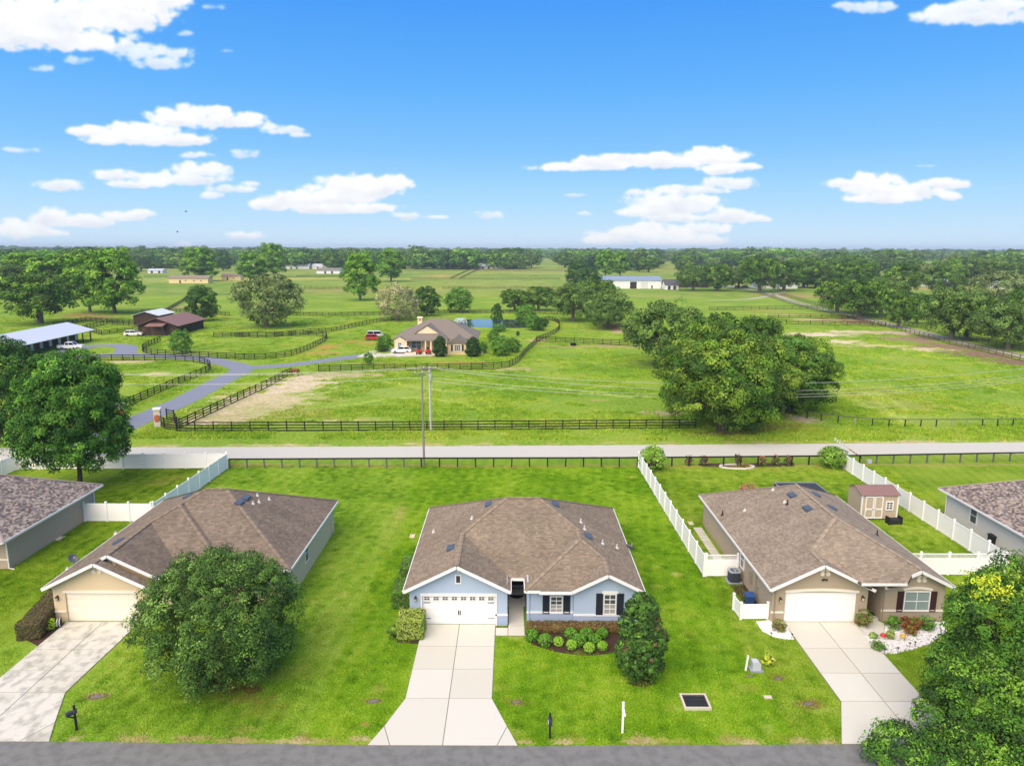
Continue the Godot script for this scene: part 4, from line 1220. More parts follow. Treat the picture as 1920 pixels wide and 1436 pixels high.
func board_fence(called: String, label: String, path: PackedVector3Array, boards := 4, height := 1.37, single := true, curved := false, colour := Color("1f201e"), spacing := 2.4) -> Node3D:
	var o := thing(called, label, "fence", Vector3.ZERO, 0.0, "plank paddock fences")
	var m := mat("fence_" + colour.to_html(false), colour, 0.85, "fine", 0.0, 0.8)
	var pts := along(path, spacing, curved)
	var r := RandomNumberGenerator.new()
	r.seed = hash(called) + pts.size()
	var sp := Shape.new()
	var sb := Shape.new()
	for k in pts.size():
		var lean := Vector3(r.randf_range(-0.04, 0.04), 0, r.randf_range(-0.04, 0.04))
		var top := pts[k] + lean + Vector3(0, height + 0.06 + r.randf_range(-0.04, 0.04), 0)
		if single:
			placed_box("post", o, pts[k] + Vector3(0, -0.1, 0), top, 0.13, 0.13, m)
		else:
			sp.bar(pts[k], top, 0.13, 0.13)
		if k == 0:
			continue
		var side := (pts[k] - pts[k - 1]).cross(Vector3.UP).normalized() * 0.085
		for j in boards:
			var y := height - 0.08 - j * (height - 0.2) / maxi(1, boards - 1) if boards > 1 else height - 0.08
			var a := pts[k - 1] + side + Vector3(0, y + r.randf_range(-0.03, 0.03), 0)
			var b := pts[k] + side + Vector3(0, y + r.randf_range(-0.03, 0.03), 0)
			if single:
				placed_box("board", o, a, b, 0.035, 0.15, m)
			else:
				sb.bar(a, b, 0.035, 0.15)
	if not single:
		obj("posts", sp, m, o).set_meta("kind", "stuff")
		obj("boards", sb, m, o).set_meta("kind", "stuff")
	return o
var panel_meshes := {}
func vinyl_fence(called: String, label: String, path: PackedVector3Array, height := 1.83, lattice := false) -> void:
	var o := thing(called, label, "fence", Vector3.ZERO, 0.0, "white vinyl fences")
	var m := mat("white_vinyl", Color("f5f5f3"), 0.42)
	var pts := along(path, 2.35)
	for k in pts.size():
		placed_box("post", o, pts[k] + Vector3(0, -0.05, 0), pts[k] + Vector3(0, height + 0.06, 0), 0.14, 0.14, m)
		var cap := Shape.new()
		cap.lathe(Vector3.ZERO, [Vector2(0.0, 0.1), Vector2(0.125, 0.02), Vector2(0.125, 0.0)], 4)
		var co := obj("post_cap", panel_meshes.get_or_add("cap", cap.mesh()), m, o)
		co.position = pts[k] + Vector3(0, height + 0.06, 0)
		co.rotation.y = PI / 4
		if k == 0:
			continue
		var d := pts[k] - pts[k - 1]
		var l := d.length() - 0.14
		var key := "%.2f %.2f %s" % [l, height, lattice]
		if not panel_meshes.has(key):
			var s := Shape.new()
			var top := height - (0.42 if lattice else 0.06)
			s.span(Vector3(-l / 2, 0.06, -0.025), Vector3(l / 2, 0.2, 0.025))
			s.span(Vector3(-l / 2, top - 0.14, -0.025), Vector3(l / 2, top, 0.025))
			var n := int(l / 0.15)
			for j in n:
				s.span(Vector3(-l / 2 + l * j / n + 0.004, 0.2, -0.011), Vector3(-l / 2 + l * (j + 1) / n - 0.004, top - 0.14, 0.011))
				s.span(Vector3(-l / 2 + l * j / n - 0.004, 0.2, -0.007), Vector3(-l / 2 + l * j / n + 0.004, top - 0.14, 0.007))
			panel_meshes[key] = s.mesh()
			if lattice:
				var g := Shape.new()
				g.span(Vector3(-l / 2, height - 0.1, -0.025), Vector3(l / 2, height - 0.03, 0.025))
				var c := -0.4
				while c < l:
					for way in [[0.0, 0.31], [0.31, 0.0]]:
						var x0: float = clampf(c + way[0], 0, l) - l / 2
						var x1: float = clampf(c + way[1], 0, l) - l / 2
						if absf(x1 - x0) > 0.05:
							g.bar(Vector3(x0, top + 0.005 + (absf(x0 - (c + way[0] - l / 2))), 0), Vector3(x1, height - 0.1 - absf(x1 - (c + way[1] - l / 2)), 0), 0.012, 0.03)
					c += 0.19
				panel_meshes[key + "g"] = g.mesh()
		var p := obj("panel", panel_meshes[key], m, o)
		p.transform = Transform3D(Basis(d.normalized(), Vector3.UP, d.normalized().cross(Vector3.UP)), (pts[k] + pts[k - 1]) * 0.5)
		if lattice:
			obj("lattice", panel_meshes[key + "g"], m, p)
func build_fences() -> void:
	vinyl_fence("vinyl_fence", "white vinyl fence between blue house lawn and taupe house", PackedVector3Array([Vector3(14.75, 0, -79.3), Vector3(14.94, 0, -51.4)]))
	vinyl_fence("vinyl_fence", "short white lattice topped fence beside the air conditioner", PackedVector3Array([Vector3(15.1, 0, -51.42), Vector3(17.55, 0, -51.45)]), 1.83, true)
	vinyl_fence("vinyl_fence", "white vinyl fence between garden shed and white house", PackedVector3Array([Vector3(38.5, 0, -79.2), Vector3(38.75, 0, -51.8)]))
	vinyl_fence("vinyl_fence", "white lattice topped fence across the taupe house side yard", PackedVector3Array([Vector3(38.58, 0, -51.78), Vector3(29.7, 0, -51.8)]), 1.83, true)
	vinyl_fence("vinyl_fence", "white vinyl fence along the back road behind the tan house", PackedVector3Array([Vector3(-56.5, 0, -77.9), Vector3(-32.85, 0, -78.6)]))
	vinyl_fence("vinyl_fence", "white vinyl fence running from back road toward the cream house", PackedVector3Array([Vector3(-32.75, 0, -78.45), Vector3(-33.2, 0, -62.4)]))
	vinyl_fence("vinyl_fence", "white vinyl fence linking the tan and cream houses", PackedVector3Array([Vector3(-39.6, 0, -62.3), Vector3(-33.35, 0, -62.3)]))
	vinyl_fence("vinyl_fence", "white vinyl fence on the far side of the tan house", PackedVector3Array([Vector3(-56.7, 0, -64.0), Vector3(-56.6, 0, -77.8)]))
	vinyl_fence("vinyl_fence", "low white vinyl screen hiding bins beside the taupe garage", PackedVector3Array([Vector3(15.65, 0, -46.2), Vector3(15.75, 0, -44.9), Vector3(17.6, 0, -44.95)]), 1.2)
	# wire and top rail fence behind the lots
	var o := thing("rail_fence", "black top rail and wire fence along the back road", "fence", Vector3.ZERO, 0.0, "plank paddock fences")
	var line := PackedVector3Array([gp(430, 878), gp(790, 876), gp(1195, 875), gp(1580, 871), gp(1925, 865), gp(2060, 862)])
	var black := mat("fence_1f201e", Color("1f201e"), 0.85, "fine", 0.0, 0.8)
	var grey := mat("fence_weathered", Color("6d706c"), 0.9, "fine", 0.0, 0.8)
	var pts := along(line, 2.05)
	var r := RandomNumberGenerator.new()
	r.seed = 12
	var wire := Shape.new()
	for k in pts.size():
		var old := pts[k].x < -11.0 or pts[k].x > 42.0
		placed_box("post", o, pts[k], pts[k] + Vector3(r.randf_range(-0.05, 0.05), 1.15, 0), 0.14, 0.14, grey if old else black)
		if k:
			placed_box("rail", o, pts[k - 1] + Vector3(0, 1.12, 0.07), pts[k] + Vector3(0, 1.12, 0.07), 0.06, 0.17, black)
			for y in [0.15, 0.35, 0.55, 0.75, 0.95]:
				wire.bar(pts[k - 1] + Vector3(0, y, 0.06), pts[k] + Vector3(0, y, 0.06), 0.006, 0.006)
			for j in 12:
				var p := pts[k - 1].lerp(pts[k], j / 12.0) + Vector3(0, 0, 0.06)
				wire.bar(p + Vector3(0, 0.05, 0), p + Vector3(0, 1.05, 0), 0.005, 0.005)
	obj("wire_mesh", wire, mat("galvanised", Color("8a8d88"), 0.5, "", 0, 1, 0.5), o).set_meta("kind", "stuff")
	# paddock fences beyond the back road
	board_fence("board_fence", "black four board fence along the back road verge", path_px([[331, 809], [640, 808], [960, 806], [1305, 803]]))
	board_fence("board_fence", "black four board fence on the sandy side of the paddock", path_px([[336, 803], [420, 763], [500, 726], [530, 709], [546, 702]]))
	board_fence("board_fence", "black four board fence below the ranch house drive", path_px([[597, 697], [700, 695], [820, 694], [925, 692], [955, 688]]))
	board_fence("board_fence", "black board fence curving from drive fence toward the pond", path_px([[955, 688], [972, 678], [985, 663], [1000, 648], [1012, 638], [1035, 628], [1048, 618], [1046, 606], [1030, 600], [1012, 603]]), 4, 1.37, false, true)
	board_fence("board_fence", "brown board fence closing the top of the front paddock", path_px([[1006, 640], [1060, 643], [1130, 646], [1210, 650]]), 4, 1.5, true, false, Color("2d2722"))
	board_fence("board_fence", "black board fence round the small paddock by the gate", path_px([[222, 769], [270, 748], [330, 722], [375, 704], [393, 694], [390, 686], [370, 680], [330, 677], [230, 676], [150, 678], [85, 683], [20, 690]]), 4, 1.37, true, true)
	board_fence("board_fence", "dark board fence ringing the middle paddock", path_px([[300, 640], [272, 652], [268, 660], [290, 665], [340, 668], [420, 672], [480, 674], [540, 668], [585, 652], [612, 636], [600, 630], [540, 630], [400, 632]]), 4, 1.37, false, true)
	board_fence("board_fence", "dark board fence climbing past the grey mossy oak", path_px([[440, 632], [500, 633], [560, 627], [620, 622], [680, 610], [735, 600], [800, 594]]), 4, 1.37, false, true)
	board_fence("board_fence", "dark board fence behind the mossy oak and the pond", path_px([[545, 592], [640, 592], [735, 590], [800, 588], [900, 587], [1000, 588], [1080, 590]]), 4, 1.37, false)
	board_fence("board_fence", "dark board pen behind the white roofed barn", path_px([[100, 612], [160, 602], [230, 606], [290, 608], [340, 600]]), 4, 1.4, false)
	board_fence("board_fence", "dark board pen beside the red roofed stable", path_px([[155, 618], [200, 608], [262, 612], [262, 620], [190, 628], [155, 618]]), 4, 1.4, false)
	board_fence("board_fence", "dark board fence across the upper meadow", path_px([[265, 587], [330, 585], [375, 588], [430, 592]]), 4, 1.4, false)
	board_fence("board_fence", "dark board fence beside the tree shaded slope", path_px([[310, 585], [335, 570], [352, 560]]), 4, 1.4, false)
	for q in [[[570, 541], [680, 542], "dark fence line behind the bright green sycamore"], [[830, 541], [1060, 541], "dark fence line across the pale meadow"], [[770, 524], [1050, 524], "dark fence line in the far meadow"], [[760, 508], [1060, 508], "dark fence line before the distant oak belt"], [[270, 520], [340, 519], "dark fence line beside the low cream shed"], [[555, 519], [640, 519], "dark fence line below the white far barns"], [[845, 523], [882, 505], "dark fenced alley up the far meadow"], [[862, 523], [898, 505], "second dark fence of the far alley"], [[260, 505], [340, 504], "dark fence line below the wood"], [[1330, 582], [1560, 578], "dark fence across the sandy ring"], [[1440, 596], [1600, 596], "dark fence in the dry paddock"], [[1430, 606], [1660, 612], "dark fence below the brown track"]]:
		board_fence("board_fence", q[2], path_px([q[0], q[1]]), 3, 1.4, false, false, Color("26241f"), 4.0)
	for off in [-5.0, 5.0]:
		var lane := path_px([[1440, 550], [1490, 566], [1545, 580], [1615, 595], [1690, 613], [1816, 645], [1920, 668], [2040, 697]])
		for k in lane.size():
			var d := (lane[mini(k + 1, lane.size() - 1)] - lane[maxi(k - 1, 0)]).normalized()
			lane[k] += Vector3(-d.z, 0, d.x) * off
		board_fence("board_fence", "weathered grey rail fence beside the gravel lane, oak side" if off < 0 else "weathered grey rail fence beside the gravel lane, paddock side", lane, 3, 1.4, false, false, Color("6b665c"), 3.0)
	# rail fence by the big oak: mixed black and pale posts
	o = thing("rail_fence", "weathered single rail fence with pale posts beyond the road", "fence", Vector3.ZERO, 0.0, "plank paddock fences")
	pts = along(path_px([[1475, 772], [1500, 780], [1525, 787], [1555, 791], [1640, 799], [1760, 800], [1895, 799], [2010, 797]]), 2.3, true)
	var pale := mat("fence_pale", Color("b5b3a4"), 0.9, "fine", 0.0, 0.8)
	for k in pts.size():
		placed_box("post", o, pts[k], pts[k] + Vector3(r.randf_range(-0.06, 0.06), 1.15, 0), 0.12, 0.12, pale if k % 7 in [4, 5] and k > 4 else black)
		if k:
			placed_box("rail", o, pts[k - 1] + Vector3(0, 1.1, 0.08), pts[k] + Vector3(0, 1.1, 0.08), 0.04, 0.12, grey)
			placed_box("wire", o, pts[k - 1] + Vector3(0, 0.55, 0.08), pts[k] + Vector3(0, 0.55, 0.08), 0.015, 0.015, mats["galvanised"])
	gate_pillars()
	power_line()
func gate_pillars() -> void:
	var stone := mat("pillar_stucco", Color("d9d2c3"), 0.9, "soft")
	for q in [[296, 800, 765], [228, 788, 757]]:
		var at := gp(q[0], q[1])
		var h := pz(q[0], q[2], at.z).y
		var o := thing("gate_pillar", "stone faced gate pillar beside the four board fence" if q[0] > 250 else "stone faced gate pillar under the maple beside farm drive", "pillar", at, 0.3, "farm gate pillars")
		var s := Shape.new()
		s.span(Vector3(-0.42, 0, -0.42), Vector3(0.42, h - 0.2, 0.42))
		obj("shaft", s, stone, o)
		var c := Shape.new()
		c.span(Vector3(-0.52, h - 0.2, -0.52), Vector3(0.52, h, 0.52))
		obj("cap", c, mat("pillar_cap", Color("e6e3da"), 0.8), o)
		var b := Shape.new()
		b.lathe(Vector3(0, 1.3, 0.43), [Vector2(0, 0.55), Vector2(0.3, 0.45), Vector2(0.38, 0), Vector2(0.3, -0.45), Vector2(0, -0.55)], 12, Vector3(1, 1, 0.15))
		obj("plaque", b, mat("terracotta", Color("b0643c"), 0.8), o)
		for k in 4:
			var st := Shape.new()
			st.span(Vector3(0.43, 0.4 + k * 0.5, -0.35), Vector3(0.47, 0.65 + k * 0.5, 0.35))
			obj("stone", st, mat("pillar_stone", Color("8d8a84"), 0.9), o)
	board_fence("board_fence", "short black board wing at the farm gate", path_px([[290, 795], [308, 804], [331, 808]]), 5, 1.6)
	board_fence("board_fence", "short black board gate folded back beside the drive", path_px([[312, 786], [326, 789], [332, 803]]), 5, 1.6)
func power_line() -> void:
	var at := gp(795, 873)
	var h := pz(789, 686, at.z).y
	var wood := mat("pole_wood", Color("a09a8c"), 0.9, "fine", 0.4, 0.6)
	var o := thing("utility_pole", "weathered wooden utility pole behind the wire fence", "utility pole", at, 0.0, "utility poles")
	var s := Shape.new()
	s.tube(PackedVector3Array([Vector3(0, -0.3, 0), Vector3(-0.02, h * 0.5, 0), Vector3(-0.05, h, 0)]), [0.14, 0.12, 0.09], 8)
	obj("pole", s, wood, o)
	s = Shape.new()
	s.bar(Vector3(-0.9, h - 0.9, 0.1), Vector3(0.9, h - 0.75, 0.1), 0.1, 0.12)
	obj("crossarm", s, wood, o)
	var porcelain := mat("insulator_white", Color("cfd2d2"), 0.3)
	for x in [-0.8, 0.0, 0.8]:
		s = Shape.new()
		s.lathe(Vector3(x, h - 0.76 + x * 0.08, 0.1), [Vector2(0.03, 0), Vector2(0.07, 0.05), Vector2(0.04, 0.1), Vector2(0.07, 0.15), Vector2(0, 0.22)], 8)
		obj("insulator", s, porcelain, o)
	var a := gp(808, 807)
	var h2 := pz(802, 688, a.z).y
	o = thing("utility_pole", "pale concrete utility pole beside the four board fence", "utility pole", a, 0.0, "utility poles")
	s = Shape.new()
	s.tube(PackedVector3Array([Vector3(0, -0.3, 0), Vector3(-0.04, h2, 0)]), [0.21, 0.13], 4)
	obj("pole", s, mat("pole_concrete", Color("c9c7c0"), 0.85, "soft"), o)
	s = Shape.new()
	s.bar(Vector3(-0.9, h2 - 0.25, 0.12), Vector3(0.9, h2 - 0.15, 0.12), 0.12, 0.14)
	s.bar(Vector3(-0.5, h2 - 1.4, 0.12), Vector3(0.5, h2 - 1.4, 0.12), 0.08, 0.1)
	obj("crossarm", s, wood, o)
	s = Shape.new()
	s.lathe(Vector3(0.1, h2 - 1.9, 0.28), [Vector2(0, 0), Vector2(0.2, 0.02), Vector2(0.22, 0.1), Vector2(0.22, 0.75), Vector2(0.18, 0.85), Vector2(0, 0.88)], 10)
	obj("transformer", s, mat("transformer_grey", Color("a3a7a6"), 0.5), o)
	for x in [-0.85, 0.0, 0.85]:
		s = Shape.new()
		s.lathe(Vector3(x, h2 - 0.12, 0.12), [Vector2(0.03, 0), Vector2(0.08, 0.05), Vector2(0.04, 0.1), Vector2(0.08, 0.15), Vector2(0, 0.24)], 8)
		obj("insulator", s, porcelain, o)
	# wires: hung from the concrete pole to poles out of sight on both sides
	var metal := mat("wire_aluminium", Color("b9bcb6"), 0.4, "", 0, 1, 0.4)
	var k := 0
	for q in [[1400, 720, 690, "top"], [1400, 733, 703, "second"], [1400, 741, 709, "third"], [1400, 746, 714, "lowest"]]:
		var from := Vector3(a.x, h2 - [0.0, 0.15, 1.4, 1.9][k], a.z + 0.1)
		var mid := pz(q[0], q[1], a.z - 1.5)
		var end := pz(1925, q[2], a.z - 3.0)
		# a parabola through the three points, drawn on past the frame
		var w := Shape.new()
		var path := PackedVector3Array()
		for j in 41:
			var x := lerpf(from.x, end.x + 12.0, j / 40.0)
			var l0 := (x - mid.x) * (x - end.x) / ((from.x - mid.x) * (from.x - end.x))
			var l1 := (x - from.x) * (x - end.x) / ((mid.x - from.x) * (mid.x - end.x))
			var l2 := (x - from.x) * (x - mid.x) / ((end.x - from.x) * (end.x - mid.x))
			path.append(from * l0 + mid * l1 + end * l2)
			path[j].x = x
		w.tube(path, [0.024], 4, false)
		tag(obj("power_wire", w, metal), "%s power wire strung from the concrete pole past the oaks" % q[3], "wire", "power wires")
		if k < 3:
			w = Shape.new()
			path = PackedVector3Array()
			for j in 31:
				var t := j / 30.0
				path.append(from.lerp(from + Vector3(-75, 0.5, 1.5), t) + Vector3(0, -9.0 * t * (1.0 - t) * 0.55, 0))
			w.tube(path, [0.022], 4, false)
			tag(obj("power_wire", w, metal), "%s power wire strung from the concrete pole over the sandy paddock" % q[3], "wire", "power wires")
		k += 1
	var w := Shape.new()
	w.tube(PackedVector3Array([at + Vector3(0, h - 0.6, 0), (at + Vector3(0, h, 0)).lerp(a + Vector3(0, h2, 0), 0.5) + Vector3(0, -1.2, 0), a + Vector3(0, h2 - 0.2, 0)]), [0.02], 4, false)
	tag(obj("power_wire", w, metal), "short power wire joining the wooden and concrete poles", "wire", "power wires")

# ------------------------------------------------------------------ plants
# leaves: small bent faces gathered in clumps through the volume of the given blobs
func leaves(blobs: Array, clumps: int, per: int, clump_r: float, leaf: float, palette: Array, seed_: int, shell := 0.55, hang := 0.0, slim := 0.55, skirt := -1e9, tone := 0.97) -> ArrayMesh:
	var r := RandomNumberGenerator.new()
	r.seed = seed_
	var lp := []
	for c in palette:
		lp.append(lin(c) * Color(0.97, 1.03, 0.7) * tone)
	var weight := []
	var total := 0.0
	for b in blobs:
		var s: Vector3 = b[1]
		total += pow(s.x * s.y * s.z, 0.66)
		weight.append(total)
	var count := clumps * per
	var v := PackedVector3Array(); var n := PackedVector3Array(); var c := PackedColorArray(); var ix := PackedInt32Array()
	v.resize(count * 4); n.resize(count * 4); c.resize(count * 4); ix.resize(count * 6)
	var k := 0
	for q in clumps:
		var pick := r.randf() * total
		var bi := 0
		while weight[bi] < pick:
			bi += 1
		var bc: Vector3 = blobs[bi][0]
		var br: Vector3 = blobs[bi][1]
		var centre := Vector3.ZERO
		var dir := Vector3.UP
		for attempt in 6:
			dir = Vector3(r.randfn(), r.randfn(), r.randfn()).normalized()
			if dir.y < -0.35 and r.randf() < 0.5:
				dir.y = -dir.y
			var deep := 1.0 - shell * pow(r.randf(), 2.0) + r.randf_range(-0.05, 0.1)
			centre = bc + dir * br * deep
			var inside := false
			for j in blobs.size():
				if j != bi and ((centre - blobs[j][0]) / (blobs[j][1] as Vector3)).length_squared() < 0.55:
					inside = true
			if not inside and centre.y > skirt:
				break
		var base: Color = lp[int(r.randf() * lp.size()) % lp.size()] * r.randf_range(0.78, 1.22)
		var cr := clump_r * r.randf_range(0.6, 1.35)
		for j in per:
			var way := (Vector3(r.randfn(), r.randfn(), r.randfn()).normalized() + dir * 0.45 + Vector3(0, 0.3, 0)).normalized()
			var off := way * cr * (1.0 - 0.5 * pow(r.randf(), 1.6)) * Vector3(1, 0.8, 1)
			var p := centre + off
			p.y -= hang * off.length() * r.randf()
			var out := (dir * 0.25 + way + Vector3(r.randfn(), r.randfn() + 0.35, r.randfn()) * 0.42).normalized()
			var side := out.cross(Vector3(r.randfn(), r.randfn() - hang * 2.0, r.randfn())).normalized()
			var tip := out.cross(side)
			if hang > 0.0:
				tip = (tip + Vector3(0, -hang * 2.0, 0)).normalized()
			var l := leaf * r.randf_range(0.65, 1.4)
			var half := side * l * slim * 0.5
			var m := base * r.randf_range(0.82, 1.2)
			var at := k * 4
			v[at] = p - tip * l * 0.5; v[at + 1] = p + half + out * l * 0.08; v[at + 2] = p + tip * l * 0.5; v[at + 3] = p - half + out * l * 0.08
			for t in 4:
				n[at + t] = out
				c[at + t] = m
			var i := k * 6
			ix[i] = at; ix[i + 1] = at + 2; ix[i + 2] = at + 1; ix[i + 3] = at; ix[i + 4] = at + 3; ix[i + 5] = at + 2
			k += 1
	var a := []
	a.resize(Mesh.ARRAY_MAX)
	a[Mesh.ARRAY_VERTEX] = v; a[Mesh.ARRAY_NORMAL] = n; a[Mesh.ARRAY_COLOR] = c; a[Mesh.ARRAY_INDEX] = ix
	var mesh := ArrayMesh.new()
	mesh.add_surface_from_arrays(Mesh.PRIMITIVE_TRIANGLES, a)
	return mesh
# a rounded heap of lobes: w wide, h tall, bottom of the crown at y0
func lobes(w: float, h: float, y0: float, count: int, seed_: int, taper := 0.0, size := 0.52) -> Array:
	var r := RandomNumberGenerator.new()
	r.seed = seed_
	var out := [[Vector3(0, y0 + h * 0.5, 0), Vector3(w * 0.36, h * 0.42, w * 0.36)]]
	for k in count:
		var a := TAU * (k * 0.618 + r.randf() * 0.1)
		var t := clampf((k + 0.5) / count + r.randf_range(-0.08, 0.08), 0.03, 0.97)
		var ring := (1.0 - taper * t) * sqrt(maxf(0.05, 1.0 - pow(2.0 * t - 1.0, 2.0) * (1.0 - taper * 0.5)))
		var s := size * w * 0.5 * r.randf_range(0.75, 1.2) * lerpf(1.0, 1.0 - taper * 0.6, t)
		out.append([Vector3(cos(a) * ring * (w * 0.5 - s * 0.7), y0 + s * 0.6 + t * (h - s * 1.2), sin(a) * ring * (w * 0.5 - s * 0.7)), Vector3(s, s * r.randf_range(0.65, 0.85), s)])
	return out
func trunk(blobs: Array, thick: float, fork: float, seed_: int, straight := false) -> Shape:
	var s := Shape.new()
	var r := RandomNumberGenerator.new()
	r.seed = seed_
	s.tint = Color.WHITE
	var top := Vector3(r.randf_range(-0.3, 0.3), fork, r.randf_range(-0.3, 0.3))
	s.tube(PackedVector3Array([Vector3(0, -0.3, 0), Vector3(0, 0.25, 0), top * 0.55 + Vector3(r.randf_range(-0.15, 0.15), 0, 0), top]), [thick * 1.6, thick * 1.05, thick * 0.9, thick * 0.8], 8)
	var far := 0
	for b in blobs:
		var c: Vector3 = b[0]
		if far > 9:
			break
		far += 1
		var mid := top.lerp(c, 0.5) + Vector3(r.randf_range(-0.6, 0.6), r.randf_range(0.2, 0.9), r.randf_range(-0.6, 0.6)) * thick
		s.tube(PackedVector3Array([top - Vector3(0, thick * 0.3, 0), mid, c, c + (c - mid) * 0.5]), [thick * 0.6, thick * 0.38, thick * 0.2, thick * 0.06], 6)
	return s
var bark: Material
func tree(called: String, label: String, at: Vector3, blobs: Array, crown: Mesh, thick: float, fork: float, seed_: int, category := "tree", group := "", bark_color := Color("6e6558")) -> Node3D:
	var o := thing(called, label, category, at, 0.0, group)
	obj("trunk", trunk(blobs, thick, fork, seed_), mat("bark_" + bark_color.to_html(false), bark_color, 0.95, "coarse", 1.0, 0.7), o)
	obj("crown", crown, vmat("leaf", 0.75, 0.4, 0.16), o)
	return o
const OAK := ["3f6418", "4e7420", "335214", "63862a", "426018", "76962e"]
const OAK_GREY := ["547034", "628040", "48642c", "74904c", "50702f"]
const SYCAMORE := ["5c8a20", "6e9c28", "4c7a1a", "84ac34", "649024"]
const MOSSY := ["68794c", "728456", "606f44", "7a8a60"]
const GREY_MOSS := ["9a9882", "a8a48e", "8c8c74", "b2ac98", "7f8a62"]
const DARK := ["315816", "3c661c", "284a12", "4c7824"]
var kinds := {}
func make_kinds() -> void:      # one tree of each kind at unit height 10, copied and scaled later; meshes are shared
	for q in [ # name, width, crown height, crown base, lobes, palette, clumps, per, clump r, leaf, hang, taper, trunk
		["oak_a", 13.0, 8.6, 1.4, 26, OAK, 230, 64, 1.05, 0.42, 0.05, 0.15, 0.55],
		["oak_b", 12.0, 8.4, 1.6, 24, OAK, 220, 64, 1.05, 0.42, 0.05, 0.1, 0.5],
		["oak_grey", 12.5, 8.5, 1.5, 25, OAK_GREY, 230, 64, 1.05, 0.42, 0.25, 0.12, 0.5],
		["sycamore_a", 7.4, 8.9, 1.1, 24, SYCAMORE, 230, 64, 0.68, 0.33, 0.0, 0.42, 0.25],
		["sycamore_b", 6.6, 8.8, 1.2, 22, SYCAMORE, 220, 64, 0.68, 0.33, 0.0, 0.3, 0.22],
		["mossy", 12.0, 9.2, 0.8, 24, MOSSY, 230, 62, 1.0, 0.42, 0.3, 0.15, 0.4],
		["grey_moss", 11.5, 9.4, 0.6, 24, GREY_MOSS, 230, 62, 1.0, 0.36, 0.5, 0.2, 0.4],
		["dark_round", 9.5, 9.2, 0.8, 20, DARK, 220, 60, 0.85, 0.36, 0.0, 0.2, 0.3],
		["bushy", 9.0, 9.7, 0.1, 18, ["4f7d26", "5d8c2e", "68983a", "497220"], 360, 24, 0.7, 0.4, 0.0, 0.25, 0.2],
	]:
		var b := lobes(q[1], q[2], q[3], q[4], hash(q[0]), q[11], 0.36)
		kinds[q[0]] = {"crown": leaves(b, q[6], q[7], q[8], q[9], q[5], hash(q[0]) + 1, 0.32, q[10], 0.55, -1e9, 1.2 if "mos" in q[0] else 0.97), "trunk": trunk(b, q[12], q[3] + q[2] * 0.22, hash(q[0]) + 2).mesh()}
	# lighter crowns for the far wood
	for q in [["far_a", OAK], ["far_b", OAK_GREY], ["far_c", SYCAMORE], ["far_d", DARK]]:
		var b := lobes(11.0, 8.8, 1.0, 9, hash(q[0]), 0.15)
		kinds[q[0]] = {"crown": leaves(b, 90, 22, 1.3, 0.8, q[1], hash(q[0]) + 1, 0.35, 0.0, 0.55, -1e9, 1.1)}
func kind_tree(kind: String, called: String, label: String, group: String, u: float, v: float, top: float, width: float, turn := 0.0) -> Node3D:      # base, top and width as seen in the photograph
	var at := gp(u, v)
	var h := pz(u, top, at.z).y
	var mpp := metres_per_pixel(at)
	var o := thing(called, label, "tree", at, turn, group)
	var k: Dictionary = kinds[kind]
	var natural: float = (k.crown as Mesh).get_aabb().size.x
	var tall: float = (k.crown as Mesh).get_aabb().end.y
	var bark_c := Color("8b8375") if kind.begins_with("syc") else Color("6a6053")
	obj("trunk", k.trunk, mat("bark_" + bark_c.to_html(false), bark_c, 0.95, "coarse", 1.0, 0.7), o)
	obj("crown", k.crown, vmat("leaf", 0.75, 0.4, 0.16), o)
	var sx := width * mpp / natural
	o.scale = Vector3(sx, h / tall, sx)
	return o
